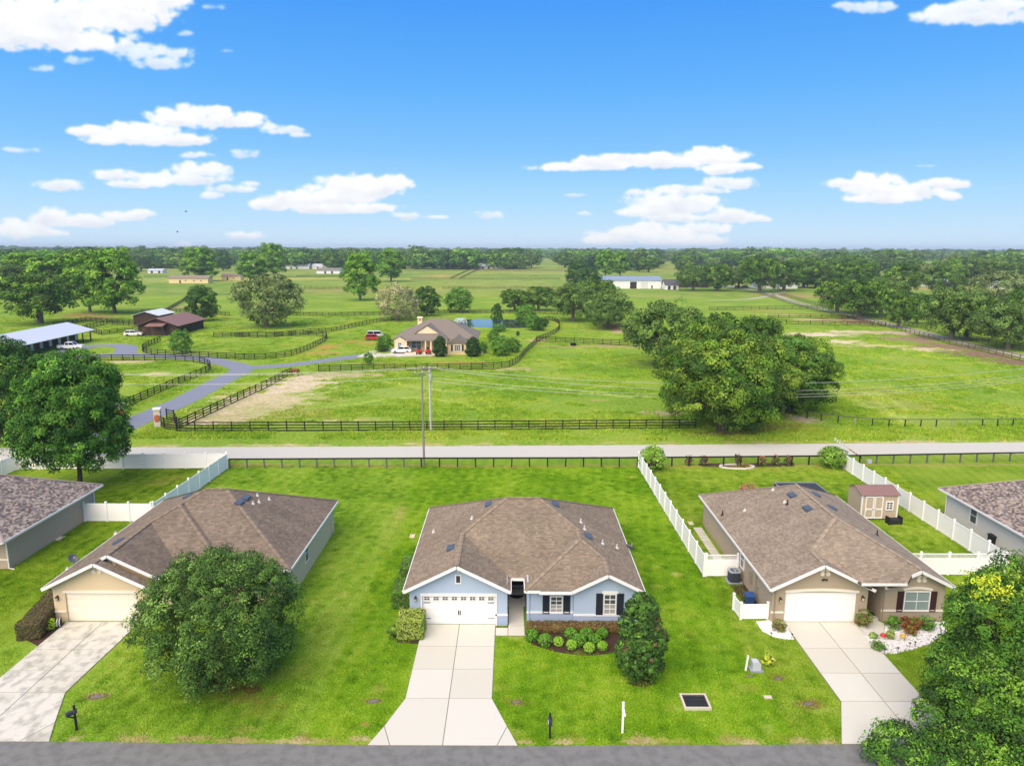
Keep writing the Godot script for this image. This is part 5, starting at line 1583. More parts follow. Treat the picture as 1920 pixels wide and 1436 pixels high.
func build_trees() -> void:
	# --- near trees, each grown for itself
	var at := gp(405, 1287)
	var b := lobes(9.1, 6.5, 0.35, 36, 29, 0.12, 0.3)
	for k in b.size():
		b[k][1].y *= 1.35
	tree("holly_tree", "dense rounded grey green tree in front of the cream house", at + Vector3(0, 0, -1.2), b, leaves(b, 1500, 62, 0.46, 0.145, ["3c5c20", "4a6e2a", "304e1c", "5c8038", "426426", "769650"], 11, 0.45, 0.0, 0.45, 0.35), 0.22, 1.3, 11)
	at = gp(1205, 1283) + Vector3(0, 0, -0.9)
	b = [[Vector3(0, 1.3, 0), Vector3(1.45, 1.2, 1.45)], [Vector3(0.1, 2.6, 0), Vector3(1.5, 1.3, 1.5)], [Vector3(-0.1, 3.9, 0), Vector3(1.35, 1.2, 1.35)], [Vector3(0, 5.0, 0), Vector3(1.05, 1.0, 1.05)], [Vector3(0, 5.9, 0), Vector3(0.65, 0.65, 0.65)], [Vector3(0.8, 3.2, 0.3), Vector3(0.9, 0.8, 0.9)], [Vector3(-0.8, 2.2, 0.4), Vector3(0.9, 0.9, 0.9)]]
	var mg := tree("magnolia_tree", "cone shaped magnolia with glossy dark leaves beside the topiary bed", at, b, leaves(b, 620, 34, 0.3, 0.22, ["2c4c18", "365a20", "263f14", "42682a", "4a7228", "385620", "527a30", "2f5018", "5c8434", "365a20", "4a7228", "5e5636"], 12, 0.35, 0.0, 0.5, 0.25, 1.0), 0.12, 1.0, 12)
	mg.scale = Vector3(0.82, pz(1200, 1110, at.z).y / 6.75, 0.88)
	at = Vector3(26.6, 0, -33.6)
	b = []
	for q in [[1858, 1172, 78, 0.0], [1905, 1150, 90, -1.0], [1838, 1275, 92, 0.5], [1880, 1265, 110, 0.5], [1790, 1345, 68, 1.2], [1860, 1360, 100, 1.4], [1688, 1408, 52, 2.2], [1648, 1432, 34, 2.6], [1748, 1428, 58, 2.4], [1850, 1440, 90, 2.2], [1935, 1340, 90, 0.5], [1960, 1220, 110, 0.0], [1865, 1105, 42, -1.5], [1905, 1080, 45, -1.8]]:
		var p := pz(q[0], q[1], at.z + q[3])
		var rad: float = q[2] * metres_per_pixel(p) * 0.86
		b.append([p - at, Vector3(rad, rad * 0.85, rad)])
	var o := tree("street_tree", "leafy dark green tree overhanging the taupe house driveway", at, b, leaves(b, 1350, 66, 0.55, 0.16, ["3a6418", "48741e", "2e5412", "5c8a2a", "2a4a14", "729a38"], 13, 0.32, 0.0, 0.5, 0.4), 0.24, 2.6, 13)
	var yb := []
	for q in [[1838, 1098, 26], [1860, 1112, 28], [1880, 1096, 22], [1845, 1130, 18], [1900, 1120, 20], [1820, 1085, 14]]:
		var p := pz(q[0], q[1], at.z - 0.2)
		var rad: float = q[2] * metres_per_pixel(p)
		yb.append([p - at, Vector3(rad, rad * 0.7, rad)])
	obj("blossom", leaves(yb, 80, 14, 0.3, 0.14, ["b4c02c", "a3b42c", "c4c836", "8aa632", "9caa30"], 14, 0.6, 0.0, 0.55, -1e9, 1.1), vmat("leaf"), o)
	at = gp(150, 917)
	b = lobes(10.6, 11.2, 2.0, 34, 77, 0.25, 0.36)
	o = tree("maple_tree", "tall bushy maple standing behind the tan house roof", at, b, leaves(b, 760, 100, 0.8, 0.24, ["346218", "42741e", "2a5212", "588a2a", "6c9c38", "3a681a"], 15, 0.25), 0.26, 3.0, 15)
	o.scale = Vector3(0.98, pz(140, 668, at.z).y / 13.2, 1.06)
	at = gp(2, 828)
	b = lobes(11.0, 11.0, 1.4, 18, 79, 0.2)
	o = tree("laurel_tree", "dark tree across the back road behind the maple", at, b, leaves(b, 460, 90, 0.9, 0.28, DARK + ["56783a"], 16, 0.25), 0.28, 3.0, 16)
	o.scale = Vector3(0.95, pz(10, 630, at.z).y / 12.5, 0.95)
	# --- the oak group beyond the road
	b = lobes(18.5, 13.4, 1.2, 32, 91, 0.12, 0.3)
	o = tree("live_oak", "huge spreading live oak with trunk beside the back road", gp(1346, 806) + Vector3(0.6, 0, 0), b, leaves(b, 820, 115, 1.1, 0.3, OAK + ["6a8428", "86a03c"], 17, 0.25), 0.75, 3.6, 17, "tree", "live oaks")
	o.scale = Vector3(1.02, pz(1340, 606, -98).y / 15.4, 0.95)
	b = lobes(12.5, 12.0, 0.9, 26, 93, 0.15, 0.33)
	o = tree("live_oak", "rounded live oak at the corner of the single rail fence", gp(1478, 775), b, leaves(b, 560, 105, 1.0, 0.3, OAK + ["4f7a2e"], 18, 0.25), 0.5, 2.8, 18, "tree", "live oaks")
	o.scale = Vector3(1.1, pz(1480, 626, -107).y / 13.4, 1.05)
	for q in [["oak_a", "wide live oak crowding behind the huge roadside oak", 1352, 735, 584, 160, 1.0], ["oak_grey", "lighter live oak standing over the brown fence end", 1246, 688, 556, 160, 2.0], ["oak_a", "live oak rising behind the brown fence corner oak", 1405, 720, 590, 150, 3.3]]:
		kind_tree(q[0], "live_oak", q[1], "live oaks", q[2], q[3], q[4], q[5], q[6])
	# --- trees of the farms, each placed by its foot, top and width in the photograph
	for q in [
		["oak_b", "live_oak", "dark live oak sheltering the white roofed barn", 75, 607, 505, 150], ["sycamore_a", "sycamore", "tall bright sycamore beside the far pens", 215, 588, 462, 108], ["sycamore_b", "sycamore", "leaning bright sycamore next to the tallest sycamore", 168, 586, 466, 96],
		["sycamore_b", "sycamore", "bright sycamore behind the barn oak", 110, 560, 468, 120], ["sycamore_a", "sycamore", "bright sycamore at the edge of the far pens", 48, 556, 470, 110], ["oak_grey", "live_oak", "grey green oak half hidden by the barn sycamores", 10, 560, 487, 90],
		["dark_round", "dark_tree", "dark round tree behind the red roofed stable", 380, 602, 533, 68], ["mossy", "mossy_oak", "grey green oak draped with moss in the mid pasture", 500, 613, 512, 146], ["sycamore_a", "sycamore", "round bright tree behind the low cream shed", 377, 527, 462, 76], ["sycamore_b", "sycamore", "bright tree close to the second cream shed", 474, 532, 470, 66], ["sycamore_a", "sycamore", "bright tree topping the far meadow tree pair", 512, 520, 454, 60],
		["sycamore_a", "sycamore", "lone bright sycamore in the middle meadow", 675, 563, 471, 74], ["sycamore_b", "sycamore", "bright sycamore beyond the lone meadow sycamore", 733, 528, 464, 62], ["grey_moss", "mossy_oak", "pale grey mossy oak above the ranch house", 746, 601, 528, 92], ["dark_round", "dark_tree", "dark round tree beside the pale mossy oak", 800, 592, 535, 58], ["bushy", "dark_tree", "low round tree near the pond fence", 860, 585, 537, 60],
		["dark_round", "dark_tree", "slim dark tree standing at the pond", 932, 613, 567, 25], ["oak_b", "live_oak", "dark oak at the far pond end", 965, 583, 541, 60], ["oak_a", "live_oak", "dark oak in the belt behind the pond", 1010, 582, 536, 75], ["oak_grey", "live_oak", "grey oak in the belt behind the pond", 1075, 602, 525, 100], ["oak_grey", "live_oak", "grey oak beside the brown mulch patch", 1140, 612, 540, 95], ["oak_b", "live_oak", "dark oak filling the oak belt below the metal barn", 1120, 585, 520, 85], ["oak_grey", "live_oak", "small grey oak standing over the mulch patch", 1132, 618, 560, 70],
		["dark_round", "dark_tree", "dark domed tree left of the white metal barn", 1082, 535, 488, 52], ["dark_round", "dark_tree", "second domed tree touching the white metal barn", 1104, 541, 500, 52], ["sycamore_a", "sycamore", "bright tree rising behind the metal barn roof", 1135, 520, 466, 42], ["sycamore_b", "sycamore", "bright twin tree behind the metal barn roof", 1163, 518, 468, 40],
		["oak_grey", "live_oak", "grey oak beside the small white stable", 1300, 545, 492, 70], ["oak_a", "live_oak", "dark oak between stable and asphalt yard", 1345, 545, 492, 75], ["oak_b", "live_oak", "dark oak over the asphalt yard cars", 1425, 548, 478, 88], ["oak_grey", "live_oak", "grey oak before the far white house", 1385, 541, 497, 60], ["oak_a", "live_oak", "dark oak beside the far white house", 1470, 545, 488, 80],
		["oak_a", "live_oak", "dark oak at the bend of the gravel lane", 1570, 586, 520, 90], ["oak_b", "live_oak", "big bright topped oak along the gravel lane", 1612, 597, 520, 105], ["oak_grey", "live_oak", "broad grey oak behind the lane fence", 1652, 592, 515, 110], ["oak_b", "live_oak", "small oak leaning over the gravel lane", 1685, 614, 545, 70], ["oak_a", "live_oak", "round green oak by the lane fence", 1720, 607, 548, 60], ["oak_grey", "live_oak", "tall thin crowned grey oak beside the lane", 1785, 637, 530, 120], ["oak_b", "live_oak", "dark low oak beside the tall thin crowned oak", 1812, 637, 545, 110], ["oak_grey", "live_oak", "wide grey oak overhanging the end of the lane", 1890, 655, 560, 130], ["oak_a", "live_oak", "dark oak closing the gravel lane view", 1935, 650, 535, 130],
		["oak_grey", "live_oak", "pale grey oak in the wood above the lane", 1770, 560, 487, 90], ["oak_a", "live_oak", "dark oak in the wood above the lane", 1690, 553, 492, 80], ["mossy", "mossy_oak", "moss hung oak in the wood above the lane", 1870, 575, 505, 110], ["oak_b", "live_oak", "dark oak above the grazing strip", 1600, 545, 488, 80], ["oak_a", "live_oak", "dark oak behind the bend of the lane", 1530, 540, 486, 80],
	]:
		kind_tree(q[0], q[1], q[2], "farm trees", q[3], q[4], q[5], q[6], fmod(q[3] * 0.37, TAU))
	far_trees()
func far_trees() -> void:
	var r := RandomNumberGenerator.new()
	r.seed = 21
	# single trees scattered where the photograph still shows them apart
	var names := ["oak_a", "oak_b", "oak_grey", "sycamore_b", "dark_round", "mossy"]
	for q in [[1480, 1920, 500, 540, 58, 486, 48], [1170, 1480, 490, 512, 40, 476, 26], [1000, 1140, 492, 508, 12, 474, 34], [20, 200, 495, 520, 10, 470, 46], [260, 640, 490, 510, 26, 472, 34], [640, 1000, 488, 502, 28, 473, 30]]:
		for k in q[4]:
			var v := lerpf(q[2], q[3], (k + r.randf()) / q[4])
			var u := r.randf_range(q[0], q[1])
			var at := gp(u, v)
			var h := r.randf_range(11, 21)
			var o := thing("meadow_oak", "", "tree", at, r.randf() * TAU, "scattered far oaks")
			var which := r.randi() % names.size() if q[0] > 1000 or k % 3 else 2
			o.set_meta("label", ["spreading green oak scattered far across the fields", "rounded green oak scattered far across the fields", "grey green oak scattered far across the fields", "bright upright tree scattered far across the fields", "dark round tree scattered far across the fields", "moss hung oak scattered far across the fields"][which])
			var kd: Dictionary = kinds[names[which]]
			obj("trunk", kd.trunk, mats["bark_6a6053"], o)
			obj("crown", kd.crown, vmat("leaf"), o)
			var s := h / 10.2
			o.scale = Vector3(s * r.randf_range(0.95, 1.25), s, s * r.randf_range(0.95, 1.25))
	# the wood that closes the view reads as one mass
	for kind in ["far_a", "far_b", "far_c", "far_d"]:
		var mm := MultiMesh.new()
		mm.transform_format = MultiMesh.TRANSFORM_3D
		mm.use_colors = true
		mm.mesh = kinds[kind].crown
		var spots := []
		var f := noise(5, 0.004, 2)
		for k in 1700:
			var z := -(880.0 + 5200.0 * pow(r.randf(), 1.6))
			var x := r.randf_range(-0.86, 0.86) * -z
			if z > -2200.0 and f.get_noise_2d(x, z * 0.35) < (0.05 if z > -1200.0 else -0.25):
				continue
			var h := (13.0 + 15.0 * r.randf() * r.randf() + 4.0 * f.get_noise_2d(x * 3.0, z)) / 10.0 * (1.0 if z > -2500.0 else 1.15)
			spots.append(Transform3D(Basis(Vector3.UP, r.randf() * TAU).scaled(Vector3(h * r.randf_range(1.0, 1.6), h, h * r.randf_range(1.0, 1.6))), Vector3(x, 0, z)))
		mm.instance_count = spots.size()
		for k in spots.size():
			mm.set_instance_transform(k, spots[k])
			var t := r.randf_range(0.8, 1.15)
			mm.set_instance_color(k, Color(t, t, t))
		var mi := MultiMeshInstance3D.new()
		mi.multimesh = mm
		mi.material_override = vmat("leaf")
		mi.name = numbered("distant_wood")
		add_child(mi)
		tag(mi, ["dark oak wood along the horizon", "grey green oak wood along the horizon", "bright leaved wood along the horizon", "deep green wood along the horizon"][["far_a", "far_b", "far_c", "far_d"].find(kind)], "wood", "", "stuff")
# a broad crown of separate billows: limbs carry bunches of foliage with gaps between them
func billows(w: float, h: float, y0: float, seed_: int, count := 30, top := 1.0, size := 0.2) -> Array:
	var r := RandomNumberGenerator.new()
	r.seed = seed_
	var out := []
	var tries := 0
	while out.size() < count and tries < 4000:
		tries += 1
		var d := Vector3(r.randfn(), r.randfn(), r.randfn()).normalized()
		if d.y < -0.45:
			continue
		var reach := 0.78 if d.y > -0.1 else 0.7
		var c := Vector3(d.x * w * 0.5 * reach, y0 + h * 0.42 + d.y * h * (0.5 if d.y > 0.0 else 0.42) * reach, d.z * w * 0.5 * reach)
		if d.y > 0.2:
			c.x *= lerpf(1.0, 0.8, top * d.y); c.z *= lerpf(1.0, 0.8, top * d.y)
		var s := w * size * r.randf_range(0.55, 1.15)
		var free := true
		for q in out:
			if c.distance_to(q[0]) < (s + (q[1] as Vector3).x) * 0.58:
				free = false
		if free:
			out.append([c, Vector3(s, s * r.randf_range(0.6, 0.8), s)])
	for k in 6:      # inner bunches along the limbs
		var d := Vector3(r.randfn(), r.randfn() * 0.5, r.randfn()).normalized()
		out.append([Vector3(d.x * w * 0.2, y0 + h * 0.45 + d.y * h * 0.15, d.z * w * 0.2), Vector3(w * 0.16, h * 0.15, w * 0.16)])
	return out

# ------------------------------------------------------------------ clipped hedges, shrubs, beds
func box_leaves(size: Vector3, count: int, leaf: float, palette: Array, seed_: int, r_corner := 0.18) -> ArrayMesh:
	var blobs := []
	var r := RandomNumberGenerator.new()
	r.seed = seed_
	var lp := []
	for c in palette:
		lp.append(lin(c))
	var s := Shape.new()
	var n := noise(seed_, 1.4, 2)
	var h := size * 0.5
	for k in count:
		var area := [size.y * size.z, size.x * size.z, size.x * size.y]
		var t: float = r.randf() * (area[0] * 2 + area[1] + area[2] * 2)
		var p := Vector3(r.randf_range(-h.x, h.x), r.randf_range(-h.y, h.y), r.randf_range(-h.z, h.z))
		var d := Vector3.UP
		if t < area[0] * 2:
			d = Vector3(1 if t < area[0] else -1, 0, 0); p.x = h.x * d.x
		elif t < area[0] * 2 + area[1]:
			p.y = h.y
		else:
			d = Vector3(0, 0, 1 if r.randf() < 0.6 else -1); p.z = h.z * d.z
		var inner := p.clamp(-h + Vector3.ONE * r_corner, h - Vector3.ONE * r_corner)
		if (p - inner).length() > r_corner:
			d = (p - inner).normalized()
			p = inner + d * r_corner
		p += d * (0.06 * n.get_noise_3dv(p * 1.3) - 0.05 * r.randf() + 0.03) + Vector3(0, h.y, 0)
		var out := (d + Vector3(r.randfn(), r.randfn(), r.randfn()) * 0.45).normalized()
		var side := out.cross(Vector3(r.randfn(), r.randfn(), r.randfn())).normalized()
		var tip := out.cross(side)
		var l := leaf * r.randf_range(0.7, 1.35)
		s.tint = lp[int(clampf(0.5 + 0.7 * n.get_noise_3dv(p * 0.9) + r.randf_range(-0.35, 0.35), 0, 0.999) * lp.size())] * r.randf_range(0.8, 1.2)
		s.quad(p - tip * l * 0.5, p + side * l * 0.3, p + tip * l * 0.5, p - side * l * 0.3)
	return s.mesh()
func hedge(label: String, at: Vector3, size: Vector3, count: int, leaf: float, palette: Array, seed_: int, turn := 0.0, group := "clipped hedges") -> Node3D:
	var o := thing("hedge", label, "hedge", at, turn, group)
	var core := Shape.new()
	core.span(Vector3(-size.x / 2 + 0.1, 0, -size.z / 2 + 0.1), Vector3(size.x / 2 - 0.1, size.y - 0.1, size.z / 2 - 0.1))
	obj("twigs", core, mat("hedge_twigs", Color("7a6a4c"), 0.95, "coarse", 0.0, 2.0), o)
	obj("foliage", box_leaves(size, count, leaf, palette, seed_), vmat("leaf"), o)
	return o
var ball_meshes := {}
func shrub(called: String, label: String, at: Vector3, radii: Vector3, palette: Array, group: String, clumps := 60, per := 14, leaf := 0.1, shell := 0.25, flowers: Array = []) -> Node3D:
	var o := thing(called, label, "shrub", at, fmod(at.x * 3.7, TAU), group)
	var key := "%s %s %d %.2f" % [radii, palette, clumps, leaf]
	if not ball_meshes.has(key):
		ball_meshes[key] = leaves([[Vector3(0, radii.y * 0.95, 0), radii]], clumps, per, radii.x * (0.1 if called == "topiary_ball" else 0.3), leaf, palette, hash(key), shell, 0.0, 0.6, 0.02, 1.2)
		var st := Shape.new()
		for k in 5:
			var a := TAU * k / 5
			st.tube(PackedVector3Array([Vector3(0, 0, 0), Vector3(cos(a) * radii.x * 0.5, radii.y * 1.1, sin(a) * radii.z * 0.5)]), [0.03, 0.01], 4)
		st.lathe(Vector3(0, radii.y * 0.95, 0), [Vector2(0, -radii.y * 0.75), Vector2(radii.x * 0.6, -radii.y * 0.4), Vector2(radii.x * 0.75, 0), Vector2(radii.x * 0.6, radii.y * 0.45), Vector2(0, radii.y * 0.75)], 8)
		ball_meshes[key + "s"] = st.mesh()
	obj("stems", ball_meshes[key + "s"], mat("hedge_twigs", Color("7a6a4c"), 0.95, "coarse", 0.0, 2.0), o)
	obj("foliage", ball_meshes[key], vmat("leaf"), o)
	if flowers:
		obj("flowers", leaves([[Vector3(0, radii.y * 1.05, 0), radii * 1.02]], clumps / 3, 6, radii.x * 0.15, leaf, flowers, hash(label), 0.1, 0.0, 0.8, radii.y * 0.6), vmat("leaf"), o)
	return o
func bed(called: String, label: String, px: Array, m: Material, y := 0.012) -> void:
	var out := PackedVector2Array()
	for q in px:
		var p := gp(q[0], q[1])
		out.append(Vector2(p.x, p.z))
	structure(called, sheet(out, y, Rect2()), m, label)
const BOX_GREEN := ["4a7a20", "588a28", "669a30", "3e6a1c"]
const BOX_LIME := ["6f9a2a", "80a836", "5d8a24", "93b548"]
func build_gardens() -> void:
	var mulch := mat("mulch", Color("5c4030"), 0.98, "coarse", 2.0, 1.3)
	bed("mulch_bed", "brown mulch bed with topiary in front of the blue house", [[984, 1196], [1000, 1209], [1022, 1217], [1045, 1223], [1068, 1227], [1092, 1229], [1115, 1229], [1140, 1226], [1175, 1215], [1195, 1180], [988, 1172]], mulch)
	bed("mulch_bed", "mulch strip between blue garage pier and walk", [[930, 1184], [954, 1184], [957, 1146], [951, 1146], [951, 1175], [930, 1175]], mulch)
	bed("mulch_bed", "mulch strip beside the blue house garage hedge", [[744, 1205], [792, 1208], [796, 1172], [769, 1172], [775, 1050], [757, 1050]], mulch)
	bed("mulch_bed", "mulch bed of the brown hedge by the stained driveway", [[48, 1200], [70, 1212], [92, 1200], [126, 1170], [103, 1167], [118, 1120], [104, 1120], [52, 1170]], mulch)
	bed("mulch_bed", "mulch ground below the air conditioner", [[1366, 1092], [1392, 1128], [1440, 1165], [1446, 1164], [1388, 1082], [1370, 1082]], mulch)
	bed("mulch_bed", "dark bare soil round the magnolia trunk", [[1175, 1281], [1205, 1290], [1235, 1281], [1205, 1272]], mulch)
	bed("mulch_bed", "mulch line of the rose shrubs along the wire fence", [[1310, 873], [1330, 877], [1400, 876], [1490, 875], [1490, 868], [1310, 869]], mulch)
	var white_stone := mat("white_stone", Color("d3d2ce"), 0.9, "coarse", 2.5, 1.6)
	var right_bed := [[1623, 1194], [1659, 1193], [1660, 1172], [1680, 1172], [1775, 1166], [1775, 1185], [1745, 1207], [1715, 1217], [1680, 1226], [1660, 1227], [1645, 1216]]
	bed("stone_bed", "white pebble bed before the taupe house window", right_bed, white_stone)
	var left_bed := [[1419, 1167], [1430, 1183], [1450, 1194], [1472, 1199], [1489, 1199], [1472, 1170], [1448, 1164]]
	bed("stone_bed", "white pebble bed at the taupe garage corner", left_bed, white_stone)
	# loose pebbles on both beds
	var peb := Shape.new()
	peb.lathe(Vector3.ZERO, [Vector2(0, -0.02), Vector2(0.05, 0.0), Vector2(0.035, 0.035), Vector2(0, 0.045)], 5)
	var spots := []
	rng.seed = 77
	for poly in [right_bed, left_bed]:
		var out := PackedVector2Array()
		for q in poly:
			var p := gp(q[0], q[1])
			out.append(Vector2(p.x, p.z))
		var lo := out[0]; var hi := out[0]
		for p in out:
			lo = lo.min(p); hi = hi.max(p)
		for k in 5200:
			var p := Vector2(rng.randf_range(lo.x, hi.x), rng.randf_range(lo.y, hi.y))
			if Geometry2D.is_point_in_polygon(p, out):
				spots.append(Transform3D(Basis(Vector3.UP, rng.randf() * TAU).scaled(Vector3(rng.randf_range(0.6, 1.5), rng.randf_range(0.6, 1.6), rng.randf_range(0.6, 1.5))), Vector3(p.x, 0.02, p.y)))
	scatter("pebbles", "loose white pebbles covering the taupe house beds", peb.mesh(), spots, mat("pebble_white", Color("dcdbd8"), 0.8))
	# blue house planting
	hedge("clipped yellow green hedge block beside the blue house garage", gp(771, 1203) + Vector3(-0.1, 0, -0.85), Vector3(1.75, 1.5, 1.6), 4200, 0.1, ["8fa83c", "a4b84e", "7d9a30", "b3c462", "6d8a2a"], 31)
	hedge("clipped green hedge against the blue house side wall", Vector3(-7.75, 0, -47.3), Vector3(1.4, 1.35, 2.3), 3000, 0.11, BOX_GREEN, 32)
	hedge("clipped green hedge behind the other blue house side hedge", Vector3(-7.8, 0, -51.2), Vector3(1.4, 1.35, 2.4), 3000, 0.11, BOX_GREEN, 33)
	hedge("low reddish brown hedge under the blue house windows", Vector3(4.2, 0, -43.4), Vector3(6.4, 0.52, 0.85), 5600, 0.1, ["5b4a26", "6b5530", "774f30", "6d6a30", "57602a", "80683c"], 34)
	var tones := [["topiary_ball", BOX_GREEN, "dark green"], ["topiary_ball", BOX_LIME, "yellow green"]]
	for q in [[997, 1190, 12.5, 0, "large dark green topiary ball beside the entry walk"], [1022, 1199, 13.5, 0, "largest dark green topiary ball second from the entry walk"], [1047, 1202, 9.5, 1, "small lime topiary ball next to the largest dark ball"], [1072, 1208, 10, 1, "small lime topiary ball at the front bend of the mulch bed"], [1105, 1213, 10.5, 1, "lime topiary ball foremost in the mulch bed"], [1130, 1210, 9.5, 1, "small lime topiary ball closest to the magnolia"], [1070, 1187, 12, 0, "dark green topiary ball against the brown hedge, entry end"], [1086, 1199, 13, 0, "dark green topiary ball amid the cluster, lime ball before it"], [1100, 1188, 13, 0, "dark green topiary ball against the brown hedge, middle"], [1116, 1198, 12, 0, "dark green topiary ball behind the foremost lime ball"], [1129, 1186, 11, 0, "dark green topiary ball against the brown hedge, magnolia end"]]:
		var at := gp(q[0], q[1] + q[2] * 0.85)
		var rad: float = q[2] * metres_per_pixel(at) * 0.92
		shrub("topiary_ball", q[4], at, Vector3(rad, rad * 0.92, rad), tones[q[3]][1], "topiary balls", 260, 8, 0.075, 0.06)
	shrub("agapanthus", "strappy green plant at the yellow green hedge foot", gp(738, 1193), Vector3(0.4, 0.35, 0.4), ["5c7a2c", "76943c", "496a22"], "", 30, 10, 0.3, 0.7)
	# cream house planting
	var hp := gp(70, 1188)
	var ha := gp(112, 1140)
	hedge("long clipped brown hedge curving off the cream garage", (hp + ha) * 0.5 + Vector3(-0.2, 0, 0), Vector3(1.5, 1.15, hp.distance_to(ha) + 1.8), 6000, 0.1, ["57512a", "625c34", "4b4a26", "6c5a3a", "505a2c"], 35, atan2(hp.x - ha.x, hp.z - ha.z))
	shrub("topiary_ball", "bright lime ball shrub beside the brown hedge", gp(95, 1180), Vector3(0.36, 0.36, 0.36), ["8fae2e", "a0bb3c", "7d9c28"], "", 200, 8, 0.07, 0.06)
	# taupe house planting
	for q in [[1675, 1178, 0.42, 0.42, BOX_GREEN, "dark green ball shrub under the shuttered taupe window"], [1697, 1180, 0.36, 0.45, ["7a3520", "8c4426", "5c5a28", "6d4a24"], "copper red shrub beside the dark green ball shrub"], [1716, 1180, 0.38, 0.42, ["7c3a22", "6a6a2c", "5c7a2c", "8a4a28"], "mixed red and green shrub in the pebble bed"], [1708, 1190, 0.36, 0.3, ["8a4424", "74602a", "6a7a30"], "low red shrub in front of the copper shrubs"], [1738, 1180, 0.5, 0.45, BOX_GREEN, "green shrub at the window end of the pebble bed"],
			[1619, 1174, 0.52, 0.55, ["4f702a", "5e7c30", "7d4a28", "6a682c"], "green and red shrub between garage door and entry"], [1461, 1184, 0.42, 0.4, ["5f7a2c", "76803a", "6a5a2c"], "loose olive shrub at the taupe garage corner"], [1646, 1217, 0.38, 0.22, ["5c8040", "6f9050", "4d6e36"], "low blue green shrub at the driveway edge bed"], [1669, 1198, 0.24, 0.3, ["7c8a4a", "8f9a58"], "thin upright herb in the pebble bed"], [1637, 1197, 0.22, 0.2, ["7d9a5c", "90a86c"], "tiny grey green plant at the pebble bed corner"]]:
		shrub("garden_shrub", q[5], gp(q[0], q[1]), Vector3(q[2], q[3], q[2]), q[4], "taupe house shrubs", 60, 14, 0.09, 0.35)
	shrub("garden_shrub", "yellow green grassy plant beside the utility box", gp(1441, 1247), Vector3(0.32, 0.42, 0.32), ["a9b83a", "c0c84c", "8fa034"], "", 24, 10, 0.24, 0.8)
	# back yard planting
	shrub("back_shrub", "big light green bush at the top of the white fence", gp(1222, 881), Vector3(1.35, 1.35, 1.3), ["6c9430", "7ea43c", "5a8028", "8fb04a"], "back yard bushes", 150, 20, 0.2, 0.4)
	shrub("back_shrub", "big green bush at the end of the shed fence", gp(1561, 877), Vector3(1.4, 1.2, 1.3), ["5c8228", "6d9232", "4d7222", "84a644"], "back yard bushes", 150, 20, 0.2, 0.4)
	for q in [[1292, 872, "thin rose shrub closest to the big light green bush"], [1320, 872, "thin rose shrub between white edged planter and bush"], [1430, 873, "thin rose shrub just past the white edged planter"], [1455, 872, "leafy rose shrub next to last along the fence"], [1478, 872, "leafy rose shrub last along the fence"]]:
		shrub("rose_shrub", q[2], gp(q[0], q[1]), Vector3(0.45, 0.6, 0.45), ["4f6630", "5f7440", "3f5628", "6a5a3a"], "rose shrubs along the wire fence", 40, 12, 0.13, 0.8, ["b0443c", "c86a5c"])
	shrub("rose_shrub", "dark leaved shrub inside the white edged planter", gp(1383, 873), Vector3(0.4, 0.75, 0.4), ["3a2c20", "4a3a2a", "5a4a30"], "", 40, 12, 0.13, 0.8)
	shrub("rose_shrub", "orange flowered low plant inside the white edged planter", gp(1398, 877), Vector3(0.5, 0.3, 0.4), ["7d7a34", "a8763a", "8a6a30"], "", 40, 12, 0.11, 0.8)
	shrub("flowering_shrub", "pink flowering shrub behind the taupe house roof", gp(1402, 925, 0.6) * Vector3(1, 0, 1), Vector3(1.4, 0.7, 0.7), ["a06058", "ae7066", "78764a", "b07c72"], "", 90, 16, 0.14, 0.5)
	var pl := Shape.new()
	var mid := gp(1382, 876)
	for k in 16:
		var a := TAU * k / 16
		var b := TAU * (k + 1) / 16
		pl.bar(mid + Vector3(cos(a) * 2.0, 0.08, sin(a) * 0.85), mid + Vector3(cos(b) * 2.0, 0.08, sin(b) * 0.85), 0.16, 0.2)
	tag(obj("planter_edging", pl, mat("edging_white", Color("d6d0c2"), 0.8)), "white oval edging round the rose planter", "edging")
	grass_tufts()
func scatter(called: String, label: String, m: Mesh, spots: Array, material: Material, tints: Array = []) -> void:
	var mm := MultiMesh.new()
	mm.transform_format = MultiMesh.TRANSFORM_3D
	mm.use_colors = not tints.is_empty()
	mm.mesh = m
	mm.instance_count = spots.size()
	for k in spots.size():
		mm.set_instance_transform(k, spots[k])
		if tints:
			mm.set_instance_color(k, tints[k])
	var mi := MultiMeshInstance3D.new()
	mi.multimesh = mm
	mi.material_override = material
	mi.name = numbered(called)
	add_child(mi)
	tag(mi, label, called.replace("_", " "), "", "stuff")
func clear_of_grass(x: float, z: float) -> bool:      # true where something else covers the ground
	for b in keep_out:
		if x > b[0] and x < b[1] and z > b[2] and z < b[3]:
			return true
	if z > -32.55:
		return true
	for d in [[-5.98, -1.07, -7.35, 0.36], [-30.2, -25.2, -31.8, -23.7], [18.57, 23.45, 17.0, 24.9]]:
		if z > -44.6:
			var t := clampf((z + 36.0) / 3.6, 0, 1)
			if x > lerpf(d[0], d[2], t) - 0.25 and x < lerpf(d[1], d[3], t) + 0.25:
				return true
	return false
const keep_out := [[9.3, 11.3, -36.7, -34.9], [11.9, 13.6, -40.6, -38.9], [-7.1, 8.8, -58.8, -43.9], [17.4, 29.8, -62.3, -44.3], [-31.2, -15.7, -60.5, -44.1], [-55, -39.4, -64.6, -52.2], [41.2, 56, -64.4, -47], [32.6, 36.9, -66.2, -63.1], [-1.1, 1.1, -44, -42.5], [1.0, 8.4, -44.5, -41.2], [-8.7, -5.9, -53, -42], [24.0, 32, -45, -41.4], [16.4, 18.6, -46, -42.6], [23.4, 26.2, -45, -42], [-34.6, -30, -46, -41]]
